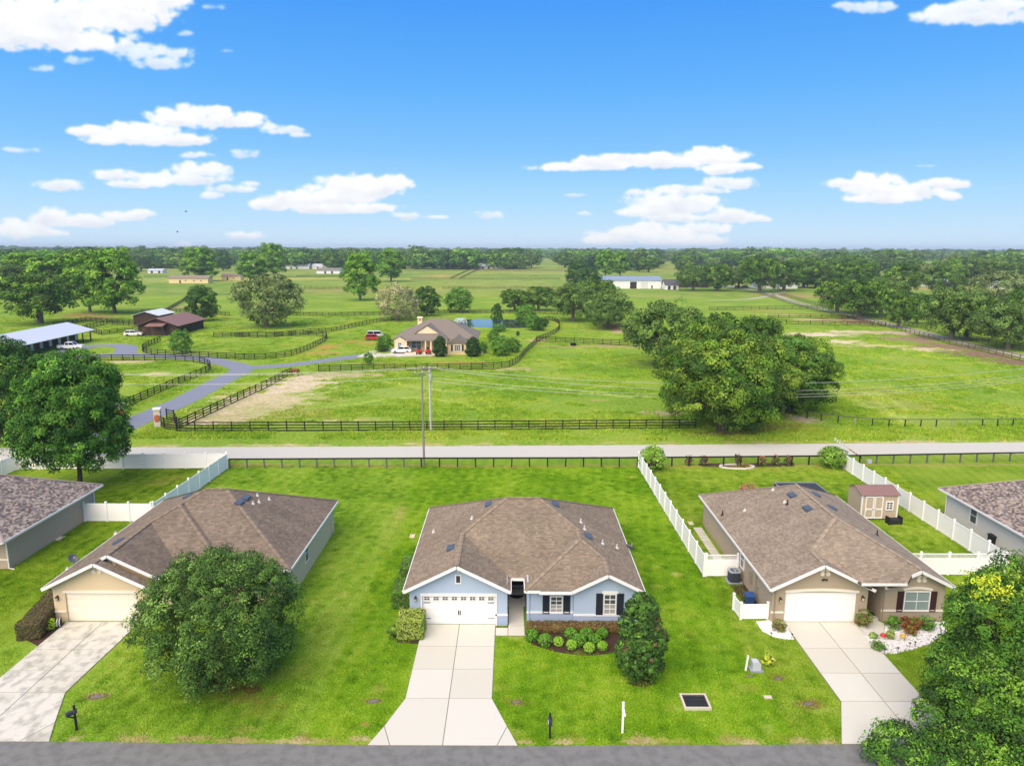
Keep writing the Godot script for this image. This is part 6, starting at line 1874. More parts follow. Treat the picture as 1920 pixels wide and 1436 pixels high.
func grass_tufts() -> void:      # mown grass as real blades: patches of half a metre, strewn and turned
	var s := Shape.new()
	rng.seed = 91
	for k in 110:
		var p := Vector3(rng.randf_range(-0.34, 0.34), 0, rng.randf_range(-0.34, 0.34))
		var a := rng.randf() * TAU
		var side := Vector3(cos(a), 0, sin(a)) * rng.randf_range(0.01, 0.022)
		var tip := p + Vector3(rng.randfn() * 0.03, rng.randf_range(0.03, 0.09), rng.randfn() * 0.04)
		var t := rng.randf_range(0.7, 1.45)
		s.tint = Color(t * rng.randf_range(0.9, 1.25), t, t * rng.randf_range(0.6, 1.2))
		s.tri(p - side, p + side, tip)
	var m := s.mesh()
	var spots := []
	var tints := []
	var z := -32.6
	while z > -80.0:
		var x := -44.0
		var half := 0.74 * -z + 2.0
		while x < 44.0:
			var px := x + rng.randf_range(-0.25, 0.25)
			var pz_ := z + rng.randf_range(-0.25, 0.25)
			if absf(px) < half and not clear_of_grass(px, pz_):
				spots.append(Transform3D(Basis(Vector3.UP, rng.randf() * TAU).scaled(Vector3(1, rng.randf_range(0.7, 1.3), 1)), Vector3(px, 0.0, pz_)))
				var c := lawn_image.get_pixel(clampi(int((px + 64.0) * 16.0), 0, 2047), clampi(int((pz_ + 91.0) * 16.0), 0, 1023)).srgb_to_linear()
				tints.append(c * rng.randf_range(0.92, 1.1))
			x += 0.5
		z -= 0.5
	scatter("lawn_grass", "short mown grass blades of the house lawns", m, spots, vmat("grass_blade", 0.8, 0.3, 0.12), tints)
	meadow_tufts()

func meadow_tufts() -> void:      # rough pasture: uneven clumps beyond the back road
	var s := Shape.new()
	rng.seed = 92
	for k in 70:
		var a := rng.randf() * TAU
		var p := Vector3(cos(a), 0, sin(a)) * sqrt(rng.randf()) * 0.8
		var side := Vector3(cos(a * 3.1), 0, sin(a * 3.1)) * rng.randf_range(0.03, 0.07)
		var t := rng.randf_range(0.65, 1.35)
		s.tint = Color(t * rng.randf_range(0.9, 1.2), t, t * rng.randf_range(0.6, 1.1))
		s.tri(p - side, p + side, p + Vector3(rng.randfn() * 0.08, rng.randf_range(0.06, 0.24), rng.randfn() * 0.08))
	var spots := []
	var tints := []
	var n := noise(8, 0.05, 3)
	for k in 34000:
		var z := -92.0 - 190.0 * pow(rng.randf(), 1.4)
		var x := rng.randf_range(-0.75, 0.75) * -z
		var c := pasture_image.get_pixel(clampi(int((x + 280.0) / 560.0 * 2048.0), 0, 2047), clampi(int((z + 376.0) / 294.0 * 1076.0), 0, 1075)).srgb_to_linear()
		if c.g < c.r * 1.12 or n.get_noise_2d(x, z) < -0.25 or z < -165.0 and x > -30.0 and x < -8.0 and z > -190.0 or z < -222.0 and z > -262.0 and x > -24.0 and x < 14.0:
			continue
		var on_way := false
		for w in ways:
			if not (w[2] as Rect2).has_point(Vector2(x, z)):
				continue
			for j in range(0, w[0].size(), 3):
				if absf(w[0][j].x - x) + absf(w[0][j].z - z) < w[1] * 1.3:
					on_way = true
					break
			if on_way:
				break
		if on_way:
			continue
		spots.append(Transform3D(Basis(Vector3.UP, rng.randf() * TAU).scaled(Vector3.ONE * rng.randf_range(0.6, 1.3)), Vector3(x, -0.012, z)))
		tints.append(c * rng.randf_range(0.85, 1.1))
	scatter("meadow_grass", "uneven pasture grass clumps in the paddocks", s.mesh(), spots, mats["grass_blade"], tints)
# ------------------------------------------------------------------ small things on the lots
func build_small_things() -> void:
	var black := mat("black_paint", Color("16181b"), 0.5)
	# mailboxes
	for q in [[1031, 1384, "black mailbox on a post beside the clean driveway", 0.0], [143, 1369, "black mailbox on a post beside the stained driveway", -0.7]]:
		var o := thing("mailbox", q[2], "mailbox", gp(q[0], q[1]), q[3], "mailboxes")
		var s := Shape.new()
		s.span(Vector3(-0.05, -0.1, -0.05), Vector3(0.05, 1.45, 0.05))
		obj("post", s, black, o)
		s = Shape.new()
		s.bar(Vector3(0, 0.72, 0), Vector3(0, 0.98, 0.34), 0.06, 0.06)
		obj("brace", s, black, o)
		s = Shape.new()
		var out := PackedVector2Array([Vector2(-0.1, 0)])
		for k in 9:
			out.append(Vector2(-cos(PI * k / 8) * 0.1, 0.13 + sin(PI * k / 8) * 0.1))
		out.append(Vector2(0.1, 0))
		s.prism(out, -0.1, 0.42, Transform3D(Basis.IDENTITY, Vector3(0, 1.0, 0)))
		obj("box", s, mat("mailbox_grey", Color("2f3a44"), 0.4), o)
		s = Shape.new()
		s.span(Vector3(0.1, 1.1, 0.05), Vector3(0.115, 1.3, 0.09))
		obj("flag", s, mat("mail_flag", Color("a03a30"), 0.5), o)
		s = Shape.new()
		s.span(Vector3(-0.1, 1.06, 0.1), Vector3(-0.115, 1.14, 0.35))
		obj("number_plate", s, white_trim, o)
	var o := thing("sign_post", "tall white empty real estate sign post on the lawn", "sign post", gp(1167, 1374))
	var s := Shape.new()
	s.span(Vector3(-0.05, -0.1, -0.05), Vector3(0.05, 1.75, 0.05))
	obj("post", s, mat("white_vinyl", Color("eef0f2")), o)
	s = Shape.new()
	s.span(Vector3(-0.045, 1.35, 0.05), Vector3(0.045, 1.45, 0.55))
	obj("arm", s, mats["white_vinyl"], o)
	s = Shape.new()
	s.lathe(Vector3(0, 1.75, 0), [Vector2(0.08, 0), Vector2(0.08, 0.03), Vector2(0, 0.1)], 4)
	obj("cap", s, mats["white_vinyl"], o)
	# storm drain grate in its concrete kerb
	var mid := (gp(1277, 1308) + gp(1331, 1328) + gp(1322, 1306) + gp(1285, 1330)) * 0.25
	o = thing("drain_grate", "black square storm drain grate in a concrete rim", "drain", mid)
	for k in 4:
		s = Shape.new()
		s.span(Vector3(-0.75, -0.05, 0.55), Vector3(0.75, 0.15, 0.66)) if k % 2 == 0 else s.span(Vector3(-0.55, -0.05, 0.64), Vector3(0.55, 0.15, 0.75))
		obj("rim", s, mat("rim_concrete", Color("c4bba8"), 0.9), o).rotation.y = k * PI / 2
	s = Shape.new()
	s.span(Vector3(-0.64, 0.002, -0.55), Vector3(0.64, 0.012, 0.55))
	obj("sump", s, mat("sump_silt", Color("6b6355"), 1.0), o)
	for k in 14:
		s = Shape.new()
		s.span(Vector3(-0.62 + k * 0.091, 0.1, -0.55), Vector3(-0.57 + k * 0.091, 0.135, 0.55))
		obj("bar", s, mat("grate_iron", Color("23242a"), 0.6), o)
	for k in 3:
		s = Shape.new()
		s.span(Vector3(-0.63, 0.09, -0.4 + k * 0.38), Vector3(0.64, 0.125, -0.36 + k * 0.38))
		obj("cross_bar", s, mats["grate_iron"], o)
	# irrigation box lids sunk in bare patches
	for q in [[182, 1306, "sunken grey meter lid in the bare patch by the stained driveway", 0.22], [700, 1315, "sunken grey meter lid on the lawn by the clean driveway", 0.17], [968, 1317, "sunken grey meter lid between clean driveway and mailbox", 0.14], [1517, 1320, "sunken dark meter lid by the taupe driveway", 0.16], [1460, 1273, "round dark valve lid near the yellow green plant", 0.13], [1405, 1268, "small square valve lid below the white marker post", 0.12]]:
		o = thing("meter_lid", q[2], "meter lid", gp(q[0], q[1]), 0.2, "meter lids")
		s = Shape.new()
		s.lathe(Vector3.ZERO, [Vector2(0, 0.0), Vector2(q[3] * 1.15, 0.0), Vector2(q[3] * 1.35, 0.05), Vector2(q[3] * 1.5, 0.0)], 14, Vector3(1.6, 1, 0.8))
		obj("rim", s, mat("soil_rim", Color("6d5a40"), 0.95), o)
		s = Shape.new()
		s.lathe(Vector3.ZERO, [Vector2(0, 0.03), Vector2(q[3], 0.025), Vector2(q[3] * 1.1, 0.0)], 14, Vector3(1.6, 1, 0.8))
		obj("lid", s, mat("lid_grey", Color("6a6866") if q[0] < 1400 else Color("3c3a3c"), 0.8), o)
	s = Shape.new()
	s.span(Vector3(-0.22, 0, -0.13), Vector3(0.22, 0.06, 0.13))
	o = tag(obj("paver", s, mat("rim_concrete", Color("c4bba8"))), "single pale paver lying on the lawn by the drain", "paver")
	o.position = gp(1440, 1308)
	# utility box and marker
	o = thing("marker_post", "white plastic utility marker post leaning on the lawn", "marker post", gp(1398, 1257))
	s = Shape.new()
	s.bar(Vector3(0, -0.1, 0), Vector3(0.1, 0.95, 0), 0.09, 0.09)
	obj("post", s, mats["white_vinyl"], o)
	s = Shape.new()
	s.bar(Vector3(0.1, 0.95, 0), Vector3(0.107, 1.0, 0), 0.1, 0.1)
	obj("cap", s, mat("marker_cap", Color("d9d3bf"), 0.6), o)
	o = thing("utility_box", "grey electric pedestal on a pad beside the marker post", "utility box", gp(1417, 1256))
	s = Shape.new()
	s.span(Vector3(-0.38, 0, -0.3), Vector3(0.38, 0.1, 0.3))
	obj("pad", s, mat("pad_grey", Color("8d93a0"), 0.8), o)
	s = Shape.new()
	s.prism(PackedVector2Array([Vector2(-0.25, 0.1), Vector2(0.25, 0.1), Vector2(0.25, 0.5), Vector2(0.1, 0.62), Vector2(-0.25, 0.62)]), -0.22, 0.22)
	obj("cabinet", s, mat("cabinet_grey", Color("b7bcc4"), 0.5), o)
	# air conditioner
	o = thing("air_conditioner", "dark round cornered air conditioner beside the taupe house", "air conditioner", gp(1376, 1090), 0.0)
	s = Shape.new()
	s.span(Vector3(-0.55, 0, -0.5), Vector3(0.55, 0.08, 0.5))
	obj("pad", s, mats["pad_grey"], o)
	s = Shape.new()
	var out := PackedVector2Array()
	for k in 24:
		var a := TAU * k / 24
		out.append(Vector2(signf(cos(a)) * pow(absf(cos(a)), 0.5), signf(sin(a)) * pow(absf(sin(a)), 0.5)) * 0.42)
	s.prism(out, 0.08, 0.85, Transform3D(Basis(Vector3.RIGHT, Vector3.BACK, Vector3.UP), Vector3.ZERO))
	obj("coil_case", s, mat("ac_dark", Color("2d343d"), 0.6), o)
	for k in 9:
		var ls := Shape.new()
		ls.prism(out, 0.12 + k * 0.08, 0.14 + k * 0.08, Transform3D(Basis(Vector3.RIGHT * 1.04, Vector3.BACK * 1.04, Vector3.UP), Vector3.ZERO))
		obj("louvre", ls, mat("ac_louvre", Color("414b57"), 0.6), o)
	s = Shape.new()
	s.prism(out, 0.85, 0.93, Transform3D(Basis(Vector3.RIGHT * 1.06, Vector3.BACK * 1.06, Vector3.UP), Vector3.ZERO))
	obj("top", s, mat("ac_top", Color("9aa1a8"), 0.5), o)
	s = Shape.new()
	s.lathe(Vector3(0, 0.935, 0), [Vector2(0, 0.01), Vector2(0.33, 0.008), Vector2(0.34, 0.0)], 18)
	obj("fan_guard", s, mat("ac_fan", Color("4c545c"), 0.6), o)
	for k in 4:
		var bl := Shape.new()
		bl.box(Vector3(0.17, 0.95, 0), Vector3(0.28, 0.01, 0.09), Basis(Vector3.RIGHT, 0.3))
		obj("fan_blade", bl, mats["ac_top"], o).rotation.y = k * PI / 2
	# things between taupe house and its low screen
	bin_("blue recycling bin behind the low white screen", gp(1405, 1133), Color("2f4f86"), 0.8)
	bin_("black trash cart against the white house wall", gp(1861, 1024), Color("17181a"), 1.05)
	o = thing("hose_reel", "coiled white hose and reel at the cream garage corner", "hose reel", gp(109, 1176), 0.4)
	for k in 4:
		s = Shape.new()
		var ring := PackedVector3Array()
		for j in 17:
			ring.append(Vector3(k * 0.07 - 0.1, 0.32 + sin(TAU * j / 16) * 0.26, cos(TAU * j / 16) * 0.26))
		s.tube(ring, [0.03], 5, false)
		obj("hose_coil", s, mat("hose_white" if k % 2 else "hose_black", Color("d5d7d8") if k % 2 else Color("25272b"), 0.5), o)
	s = Shape.new()
	s.span(Vector3(-0.16, 0, -0.2), Vector3(-0.13, 0.6, 0.2)); s.span(Vector3(0.16, 0, -0.2), Vector3(0.19, 0.6, 0.2)); s.bar(Vector3(-0.16, 0.32, 0), Vector3(0.19, 0.32, 0), 0.06, 0.06)
	obj("stand", s, black, o)
	o = thing("red_bench", "dark red wooden bench under the dense rounded tree", "bench", gp(415, 1279), 0.2)
	s = Shape.new()
	s.span(Vector3(-0.5, 0.4, -0.2), Vector3(0.5, 0.45, 0.2))
	obj("seat", s, mat("red_wood", Color("7a2c20"), 0.7), o)
	s = Shape.new()
	s.box(Vector3(0, 0.68, -0.24), Vector3(1.0, 0.42, 0.04), Basis(Vector3.RIGHT, -0.15))
	obj("backrest", s, mats["red_wood"], o)
	for x in [-0.42, 0.42]:
		s = Shape.new()
		s.span(Vector3(x - 0.04, 0, -0.2), Vector3(x + 0.04, 0.4, 0.2))
		obj("leg", s, mats["red_wood"], o)
	# garden ornaments and path lights in the pebble bed
	for q in [[1656, 1200, "red and white mushroom ornament in the pebble bed", "b8352c"], [1693, 1202, "yellow and red pot ornament in the pebble bed", "c9a13a"]]:
		o = thing("garden_ornament", q[2], "ornament", gp(q[0], q[1]), 0.0, "garden ornaments")
		s = Shape.new()
		s.lathe(Vector3.ZERO, [Vector2(0.0, 0), Vector2(0.1, 0), Vector2(0.08, 0.3), Vector2(0, 0.3)], 8)
		obj("stem", s, mat("orn_white", Color("e0d8cc"), 0.6), o)
		s = Shape.new()
		s.lathe(Vector3(0, 0.28, 0), [Vector2(0, 0), Vector2(0.2, 0.02), Vector2(0.17, 0.12), Vector2(0.08, 0.2), Vector2(0, 0.22)], 10)
		obj("cap", s, mat("orn_" + q[3], Color(q[3]), 0.5), o)
	for q in [[1485, 1199, "path light at the taupe garage pebble bed tip"], [1446, 1197, "path light on the curve of the garage pebble bed"], [1659, 1228, "path light at the driveway end of the window pebble bed"], [1684, 1225, "path light beside the grass edge, middle of the window bed"], [1706, 1216, "tall path light on the window pebble bed curve"], [1716, 1214, "path light near the overhanging tree in the window bed"]]:
		o = thing("path_light", q[2], "path light", gp(q[0], q[1]), 0.0, "black path lights")
		s = Shape.new()
		s.tube(PackedVector3Array([Vector3(0, -0.05, 0), Vector3(0, 0.36, 0)]), [0.012], 5)
		obj("stake", s, black, o)
		s = Shape.new()
		s.lathe(Vector3(0, 0.32, 0), [Vector2(0.03, 0), Vector2(0.035, 0.07), Vector2(0.085, 0.08), Vector2(0, 0.13)], 8)
		obj("head", s, black, o)
	s = Shape.new()
	s.span(Vector3(-0.4, 0.0, -0.25), Vector3(0.4, 0.02, 0.25))
	o = tag(obj("doormat", s, mat("rubber_mat", Color("15161a"))), "black rectangular doormat at the taupe house entry", "doormat")
	o.position = gp(1634, 1152) + Vector3(0, 0.052, 0)
	# paver walk along the taupe side wall
	o = thing("paver_walk", "grey paver walk along the taupe house side wall", "walk", Vector3.ZERO)
	for k in 15:
		s = Shape.new()
		s.span(Vector3(16.6, 0.0, -61.2 + k * 0.62), Vector3(17.35, 0.05, -60.62 + k * 0.62))
		obj("paver", s, slab_material(k % 3), o)
	o = tag(splash_block(), "pale splash block by the taupe house back corner", "splash block", "concrete splash blocks")
	o.position = Vector3(16.6, 0, -62.2)
	for q in [[154, 1063, "pale splash block at the tan house corner"], [112, 1010, "pale splash block half way along the tan house wall"], [773, 1006, "pale stone beside the blue house lawn edge"]]:
		o = tag(splash_block(), q[2], "splash block", "concrete splash blocks")
		o.position = gp(q[0], q[1])
	garden_shed()
	# guy wire with orange guard by the shed fence
	o = thing("guy_wire", "striped orange guy wire with white insulators over the back road", "guy wire")
	var foot := gp(1630, 868)
	var head := pz(1566, 823, foot.z + 0.4)
	s = Shape.new()
	s.tube(PackedVector3Array([foot, head]), [0.015], 4)
	obj("cable", s, mats["galvanised"], o)
	for k in 10:
		s = Shape.new()
		s.tube(PackedVector3Array([foot.lerp(head, 0.2 + k * 0.04), foot.lerp(head, 0.2 + (k + 0.9) * 0.04)]), [0.06], 6)
		obj("guard", s, mat("guard_orange" if k % 2 else "guard_black", Color("c9822c") if k % 2 else Color("4a3a20"), 0.5), o)
	for k in 4:
		s = Shape.new()
		var p := foot.lerp(head, 0.78 + k * 0.07)
		s.lathe(p, [Vector2(0, -0.2), Vector2(0.1, -0.14), Vector2(0.07, 0.0), Vector2(0.1, 0.14), Vector2(0, 0.2)], 8)
		obj("insulator", s, mats["insulator_white"], o)
	s = Shape.new()
	s.span(foot + Vector3(-0.25, 0, -0.2), foot + Vector3(0.25, 0.4, 0.2))
	obj("anchor", s, mat("cabinet_grey", Color("b7bcc4")), o)
func splash_block() -> MeshInstance3D:
	var s := Shape.new()
	s.prism(PackedVector2Array([Vector2(-0.2, 0), Vector2(0.2, 0), Vector2(0.22, 0.1), Vector2(0.16, 0.1), Vector2(0.14, 0.05), Vector2(-0.14, 0.05), Vector2(-0.16, 0.1), Vector2(-0.22, 0.1)]), -0.4, 0.4)
	return obj("splash_block", s, mat("splash_concrete", Color("cfc3a2"), 0.9))
func bin_(label: String, at: Vector3, c: Color, h: float) -> void:
	var o := thing("trash_bin", label, "bin", at)
	var m := mat("bin_" + c.to_html(false), c, 0.5)
	var s := Shape.new()
	s.lathe(Vector3.ZERO, [Vector2(0, 0.05), Vector2(0.34, 0.05), Vector2(0.42, h * 0.9), Vector2(0.44, h * 0.9), Vector2(0, h * 0.9)], 4)
	var b := obj("body", s, m, o)
	b.rotation.y = PI / 4
	s = Shape.new()
	s.box(Vector3(0, h * 0.95, 0.02), Vector3(0.68, 0.06, 0.72), Basis(Vector3.RIGHT, 0.06))
	obj("lid", s, m, o)
	for x in [-0.25, 0.25]:
		s = Shape.new()
		s.lathe(Vector3.ZERO, [Vector2(0, -0.03), Vector2(0.1, -0.03), Vector2(0.1, 0.03), Vector2(0, 0.03)], 10)
		var w := obj("wheel", s, mat("rubber", Color("141414"), 0.9), o)
		w.position = Vector3(x, 0.1, -0.28)
		w.rotation.z = PI / 2
func garden_shed() -> void:
	var zf := -63.3; var zb := -66.0
	var x0 := pz(1618, 930, zf).x; var x1 := pz(1686, 930, zf).x; var e := pz(1650, 928, zf).y
	var rz := -64.75
	var rh := maxf(pz(1642, 909, rz).y, e + 0.35)
	var o := thing("garden_shed", "tan garden shed with white trimmed doors and red brown metal roof", "shed")
	var tan_ := mat("shed_tan", Color("c6b59c"), 0.8, "soft")
	var s := Shape.new()
	s.prism(PackedVector2Array([Vector2(zf, 0.12), Vector2(zb, 0.12), Vector2(zb, e), Vector2(rz, rh - 0.1), Vector2(zf, e)]), x0, x1, Transform3D(Basis(Vector3.BACK, Vector3.UP, Vector3.RIGHT), Vector3.ZERO))
	obj("wall", s, tan_, o)
	var metal := mat("shed_roof_metal", Color("96766e"), 0.45, "", 0, 1, 0.3)
	for side in [[zf + 0.16, rz], [zb - 0.16, rz]]:
		s = Shape.new()
		var a := Vector3(0, e - 0.02, side[0]); var b := Vector3(0, rh, side[1])
		s.quad(Vector3(x0 - 0.15, a.y, a.z), Vector3(x1 + 0.15, a.y, a.z), Vector3(x1 + 0.15, b.y, b.z), Vector3(x0 - 0.15, b.y, b.z))
		for k in 14:
			var x := lerpf(x0 - 0.12, x1 + 0.12, k / 13.0)
			s.bar(a + Vector3(x, 0.015, 0), b + Vector3(x, 0.015, 0), 0.05, 0.05)
		obj("roof_panel", s, metal, o)
	s = Shape.new()
	for x in [x0 - 0.04, x1 - 0.08]:
		s = Shape.new()
		s.span(Vector3(x, 0.1, zf - 0.1), Vector3(x + 0.12, e, zf + 0.03))
		obj("corner_trim", s, white_trim, o)
	for k in 2:
		var dx := x0 + 0.32 + k * 0.86
		var d := Shape.new()
		d.span(Vector3(dx, 0.15, zf), Vector3(dx + 0.82, e - 0.12, zf + 0.03))
		var door := obj("door", d, tan_, o)
		var t := Shape.new()
		for x in [dx, dx + 0.72]:
			t.span(Vector3(x, 0.15, zf + 0.03), Vector3(x + 0.1, e - 0.12, zf + 0.06))
		for y in [0.15, 1.0, e - 0.24]:
			t.span(Vector3(dx + 0.1, y, zf + 0.03), Vector3(dx + 0.72, y + 0.12, zf + 0.06))
		for cx in [dx + 0.1, dx + 0.72]:
			for cy in [0.27, 1.0, 1.12, e - 0.24]:
				t.box(Vector3(cx, cy, zf + 0.044), Vector3(0.14, 0.14, 0.026), Basis(Vector3.BACK, PI / 4))
		obj("door_trim", t, white_trim, door)
		var hs := Shape.new()
		hs.box(Vector3(dx + (0.7 if k == 0 else 0.08), 1.06, zf + 0.08), Vector3(0.05, 0.12, 0.04))
		obj("handle", hs, mat("black_paint", Color("16181b")), door)
	add_window(o, facing(Vector3(x1 - 0.78, 0.98, zf), 0), 0.72, 0.86, 2, 3, white_trim, mat("door_glass", Color("202328")), 0.1)
	o = thing("storage_bench", "black slatted storage bench at the shed corner", "bench", gp(1676, 982), 0.1)
	s = Shape.new()
	s.span(Vector3(-0.6, 0.08, -0.3), Vector3(0.6, 0.5, 0.3))
	obj("box", s, mat("black_paint", Color("16181b")), o)
	for k in 3:
		s = Shape.new()
		s.span(Vector3(-0.62, 0.14 + k * 0.13, 0.3), Vector3(0.62, 0.23 + k * 0.13, 0.33))
		obj("slat", s, mat("bench_dark", Color("2b2f33"), 0.5), o)
	for x in [-0.6, 0.6]:
		s = Shape.new()
		s.span(Vector3(x - 0.05, 0, -0.32), Vector3(x + 0.05, 0.72, 0.34))
		obj("arm", s, mats["black_paint"], o)

# ------------------------------------------------------------------ farm buildings
# a gabled shed: ridge along local x, front wall on +z
func barn(called: String, label: String, at: Vector3, turn: float, l: float, d: float, eave: float, ridge: float, wallm: Material, roofm: Material, doors: Array = [], windows: Array = [], over := 0.5, category := "barn") -> Node3D:
	var o := thing(called, label, category, at, turn, "farm buildings")
	var s := Shape.new()
	s.prism(PackedVector2Array([Vector2(0, -0.2), Vector2(-d, -0.2), Vector2(-d, eave), Vector2(-d / 2, ridge), Vector2(0, eave)]), -l / 2, l / 2, Transform3D(Basis(Vector3.BACK, Vector3.UP, Vector3.RIGHT), Vector3.ZERO))
	obj("wall", s, wallm, o)
	var slope := (ridge - eave) / (d / 2)
	for q in [[over, -d / 2], [-d - over, -d / 2]]:
		s = Shape.new()
		var e := eave + 0.06 - slope * over
		var a := Vector3(0, e, q[0]); var b := Vector3(0, ridge + 0.06, q[1])
		s.bar(a, b, l + over * 2, 0.1)
		var n := int(l / 1.2)
		for k in n + 1:
			var x := lerpf(-l / 2 - over, l / 2 + over, float(k) / n)
			s.bar(a + Vector3(x, 0.07, 0), b + Vector3(x, 0.07, 0), 0.06, 0.06)
		obj("roof_panel", s, roofm, o)
	for q in doors:      # x, width, height, colour
		s = Shape.new()
		s.span(Vector3(q[0] - q[1] / 2, 0, 0.0), Vector3(q[0] + q[1] / 2, q[2], 0.06))
		obj("door", s, mat("door_" + q[3], Color(q[3]), 0.6), o)
	for q in windows:
		add_window(o, Transform3D(Basis.IDENTITY, Vector3(q[0], q[1], 0)), q[2], q[3], 2, 2, white_trim, mat("door_glass", Color("202328")), 0.1)
	return o
func hip_roof(x0: float, x1: float, z0: float, z1: float, e: float, rise: float) -> Shape:      # z0 front, z1 back
	var s := Shape.new()
	var h := minf(x1 - x0, z0 - z1) / 2
	var a := Vector3(x0, e, z0); var b := Vector3(x1, e, z0); var c := Vector3(x1, e, z1); var d := Vector3(x0, e, z1)
	var p: Vector3; var q: Vector3
	if x1 - x0 > z0 - z1:
		p = Vector3(x0 + h, e + h * rise, (z0 + z1) / 2); q = Vector3(x1 - h, e + h * rise, (z0 + z1) / 2)
		s.quad(a, b, q, p); s.quad(c, d, p, q); s.tri(b, c, q); s.tri(d, a, p)
	else:
		p = Vector3((x0 + x1) / 2, e + h * rise, z0 - h); q = Vector3((x0 + x1) / 2, e + h * rise, z1 + h)
		s.tri(a, b, p); s.quad(b, c, q, p); s.tri(c, d, q); s.quad(d, a, p, q)
	s.span(Vector3(x0, e - 0.25, z1), Vector3(x1, e - 0.01, z0))
	return s
func ranch_house() -> void:
	var o := thing("ranch_house", "peach stucco ranch house with pillared porch and grey hip roof", "house", Vector3.ZERO, 0.0, "farm buildings")
	var wall := mat("ranch_stucco", Color("ebd2ac"), 0.9, "soft")
	var roofm := mat("ranch_shingle", Color("a0968a"), 0.95, "coarse", 0.0, 0.5)
	var cream := mat("ranch_cream", Color("ead9b6"), 0.8)
	var e := 3.3
	var s := Shape.new()
	s.span(Vector3(-28.2, -0.1, -188), Vector3(-9.6, e, -173.5)); s.span(Vector3(-15.4, -0.1, -176), Vector3(-11.0, 2.9, -168.3)); s.span(Vector3(-28.6, -0.1, -176), Vector3(-26.0, 3.0, -171.2))
	s.prism(PackedVector2Array([Vector2(-28.6, 3.0), Vector2(-26.0, 3.0), Vector2(-27.3, 3.75)]), -173, -171.2)
	s.prism(PackedVector2Array([Vector2(-15.4, 2.9), Vector2(-11.0, 2.9), Vector2(-13.2, 4.15)]), -171, -168.3)
	obj("wall", s, wall, o)
	obj("roof", hip_roof(-29.2, -8.4, -172.6, -189, e, 0.5), roofm, o)
	var wing := Shape.new()
	wing.prism(PackedVector2Array([Vector2(-15.8, 2.75), Vector2(-10.6, 2.75), Vector2(-13.2, 4.3)]), -178, -168.0)
	obj("wing_roof", wing, roofm, o)
	var small := Shape.new()
	small.prism(PackedVector2Array([Vector2(-28.9, 2.9), Vector2(-25.7, 2.9), Vector2(-27.3, 3.85)]), -176, -171.35)
	obj("wing_roof", small, roofm, o)
	# porch: hipped skirt with a pediment
	var porch := Shape.new()
	var x0 := -25.9; var x1 := -15.5; var zf := -169.8
	porch.quad(Vector3(x0, e, zf), Vector3(x1, e, zf), Vector3(x1 - 2.4, e + 1.35, zf - 2.7), Vector3(x0 + 2.4, e + 1.35, zf - 2.7))
	porch.quad(Vector3(x1, e, zf), Vector3(x1, e, -174), Vector3(x1 - 2.4, e + 1.9, -178), Vector3(x1 - 2.4, e + 1.35, zf - 2.7))
	porch.quad(Vector3(x0, e, -174), Vector3(x0, e, zf), Vector3(x0 + 2.4, e + 1.35, zf - 2.7), Vector3(x0 + 2.4, e + 1.9, -178))
	porch.span(Vector3(x0, e - 0.3, -173.6), Vector3(x1, e - 0.01, zf))
	porch.quad(Vector3(x0 + 2.0, e + 1.2, zf - 2.2), Vector3((x0 + x1) / 2, e + 3.35, zf - 2.2), Vector3((x0 + x1) / 2, e + 3.35, -180), Vector3(x0 + 2.0, e + 1.2, -180))
	porch.quad(Vector3((x0 + x1) / 2, e + 3.35, zf - 2.2), Vector3(x1 - 2.0, e + 1.2, zf - 2.2), Vector3(x1 - 2.0, e + 1.2, -180), Vector3((x0 + x1) / 2, e + 3.35, -180))
	obj("porch_roof", porch, roofm, o)
	var ped := Shape.new()
	ped.prism(PackedVector2Array([Vector2(x0 + 2.3, e + 1.3), Vector2(x1 - 2.3, e + 1.3), Vector2((x0 + x1) / 2, e + 3.15)]), zf - 2.7, zf - 2.45)
	obj("pediment", ped, cream, o)
	for x in [-25.6, -20.9, -19.6, -15.9]:
		var c := Shape.new()
		c.lathe(Vector3(x, 0, zf - 0.3), [Vector2(0.36, 0), Vector2(0.36, 0.25), Vector2(0.24, 0.3), Vector2(0.2, e - 0.5), Vector2(0.34, e - 0.35), Vector2(0.34, e - 0.2)], 10)
		obj("column", c, cream, o)
	var floor_ := Shape.new()
	floor_.span(Vector3(x0, 0, -173.5), Vector3(x1, 0.2, zf + 0.3))
	obj("porch_floor", floor_, cream, o)
	add_window(o, facing(Vector3(-23.6, 0.7, -173.45), 0), 2.6, 2.1, 2, 2, white_trim, mat("porch_glass", Color("5a7286"), 0.1), 0.12)
	var dr := Shape.new()
	dr.span(Vector3(-19.2, 0.2, -173.5), Vector3(-17.2, 2.7, -173.35))
	obj("front_door", dr, mat("entry_glass_dark", Color("17161a"), 0.2), o)
	add_window(o, facing(Vector3(-27.3, 0.7, -171.15), 0), 1.1, 1.9, 2, 3, white_trim, mats["porch_glass"], 0.1)
	add_window(o, facing(Vector3(-13.1, 0.9, -168.25), 0), 1.6, 1.5, 3, 3, white_trim, mat("door_glass", Color("202328")), 0.12)
	for x in [-14.4, -11.8]:
		add_shutter(o, facing(Vector3(x, 0.9, -168.25), 0), 0.4, 1.5, mat("black_shutter", Color("1d2530")))
	var ch := Shape.new()
	ch.span(Vector3(-24.0, 3.0, -181), Vector3(-22.9, 7.6, -179.9)); ch.span(Vector3(-24.15, 7.6, -181.15), Vector3(-22.75, 7.9, -179.75))
	var co := obj("chimney", ch, cream, o)
	var fl := Shape.new()
	fl.span(Vector3(-23.7, 6.9, -179.9), Vector3(-23.2, 7.4, -179.88))
	obj("flue", fl, mat("terracotta", Color("b0643c")), co)
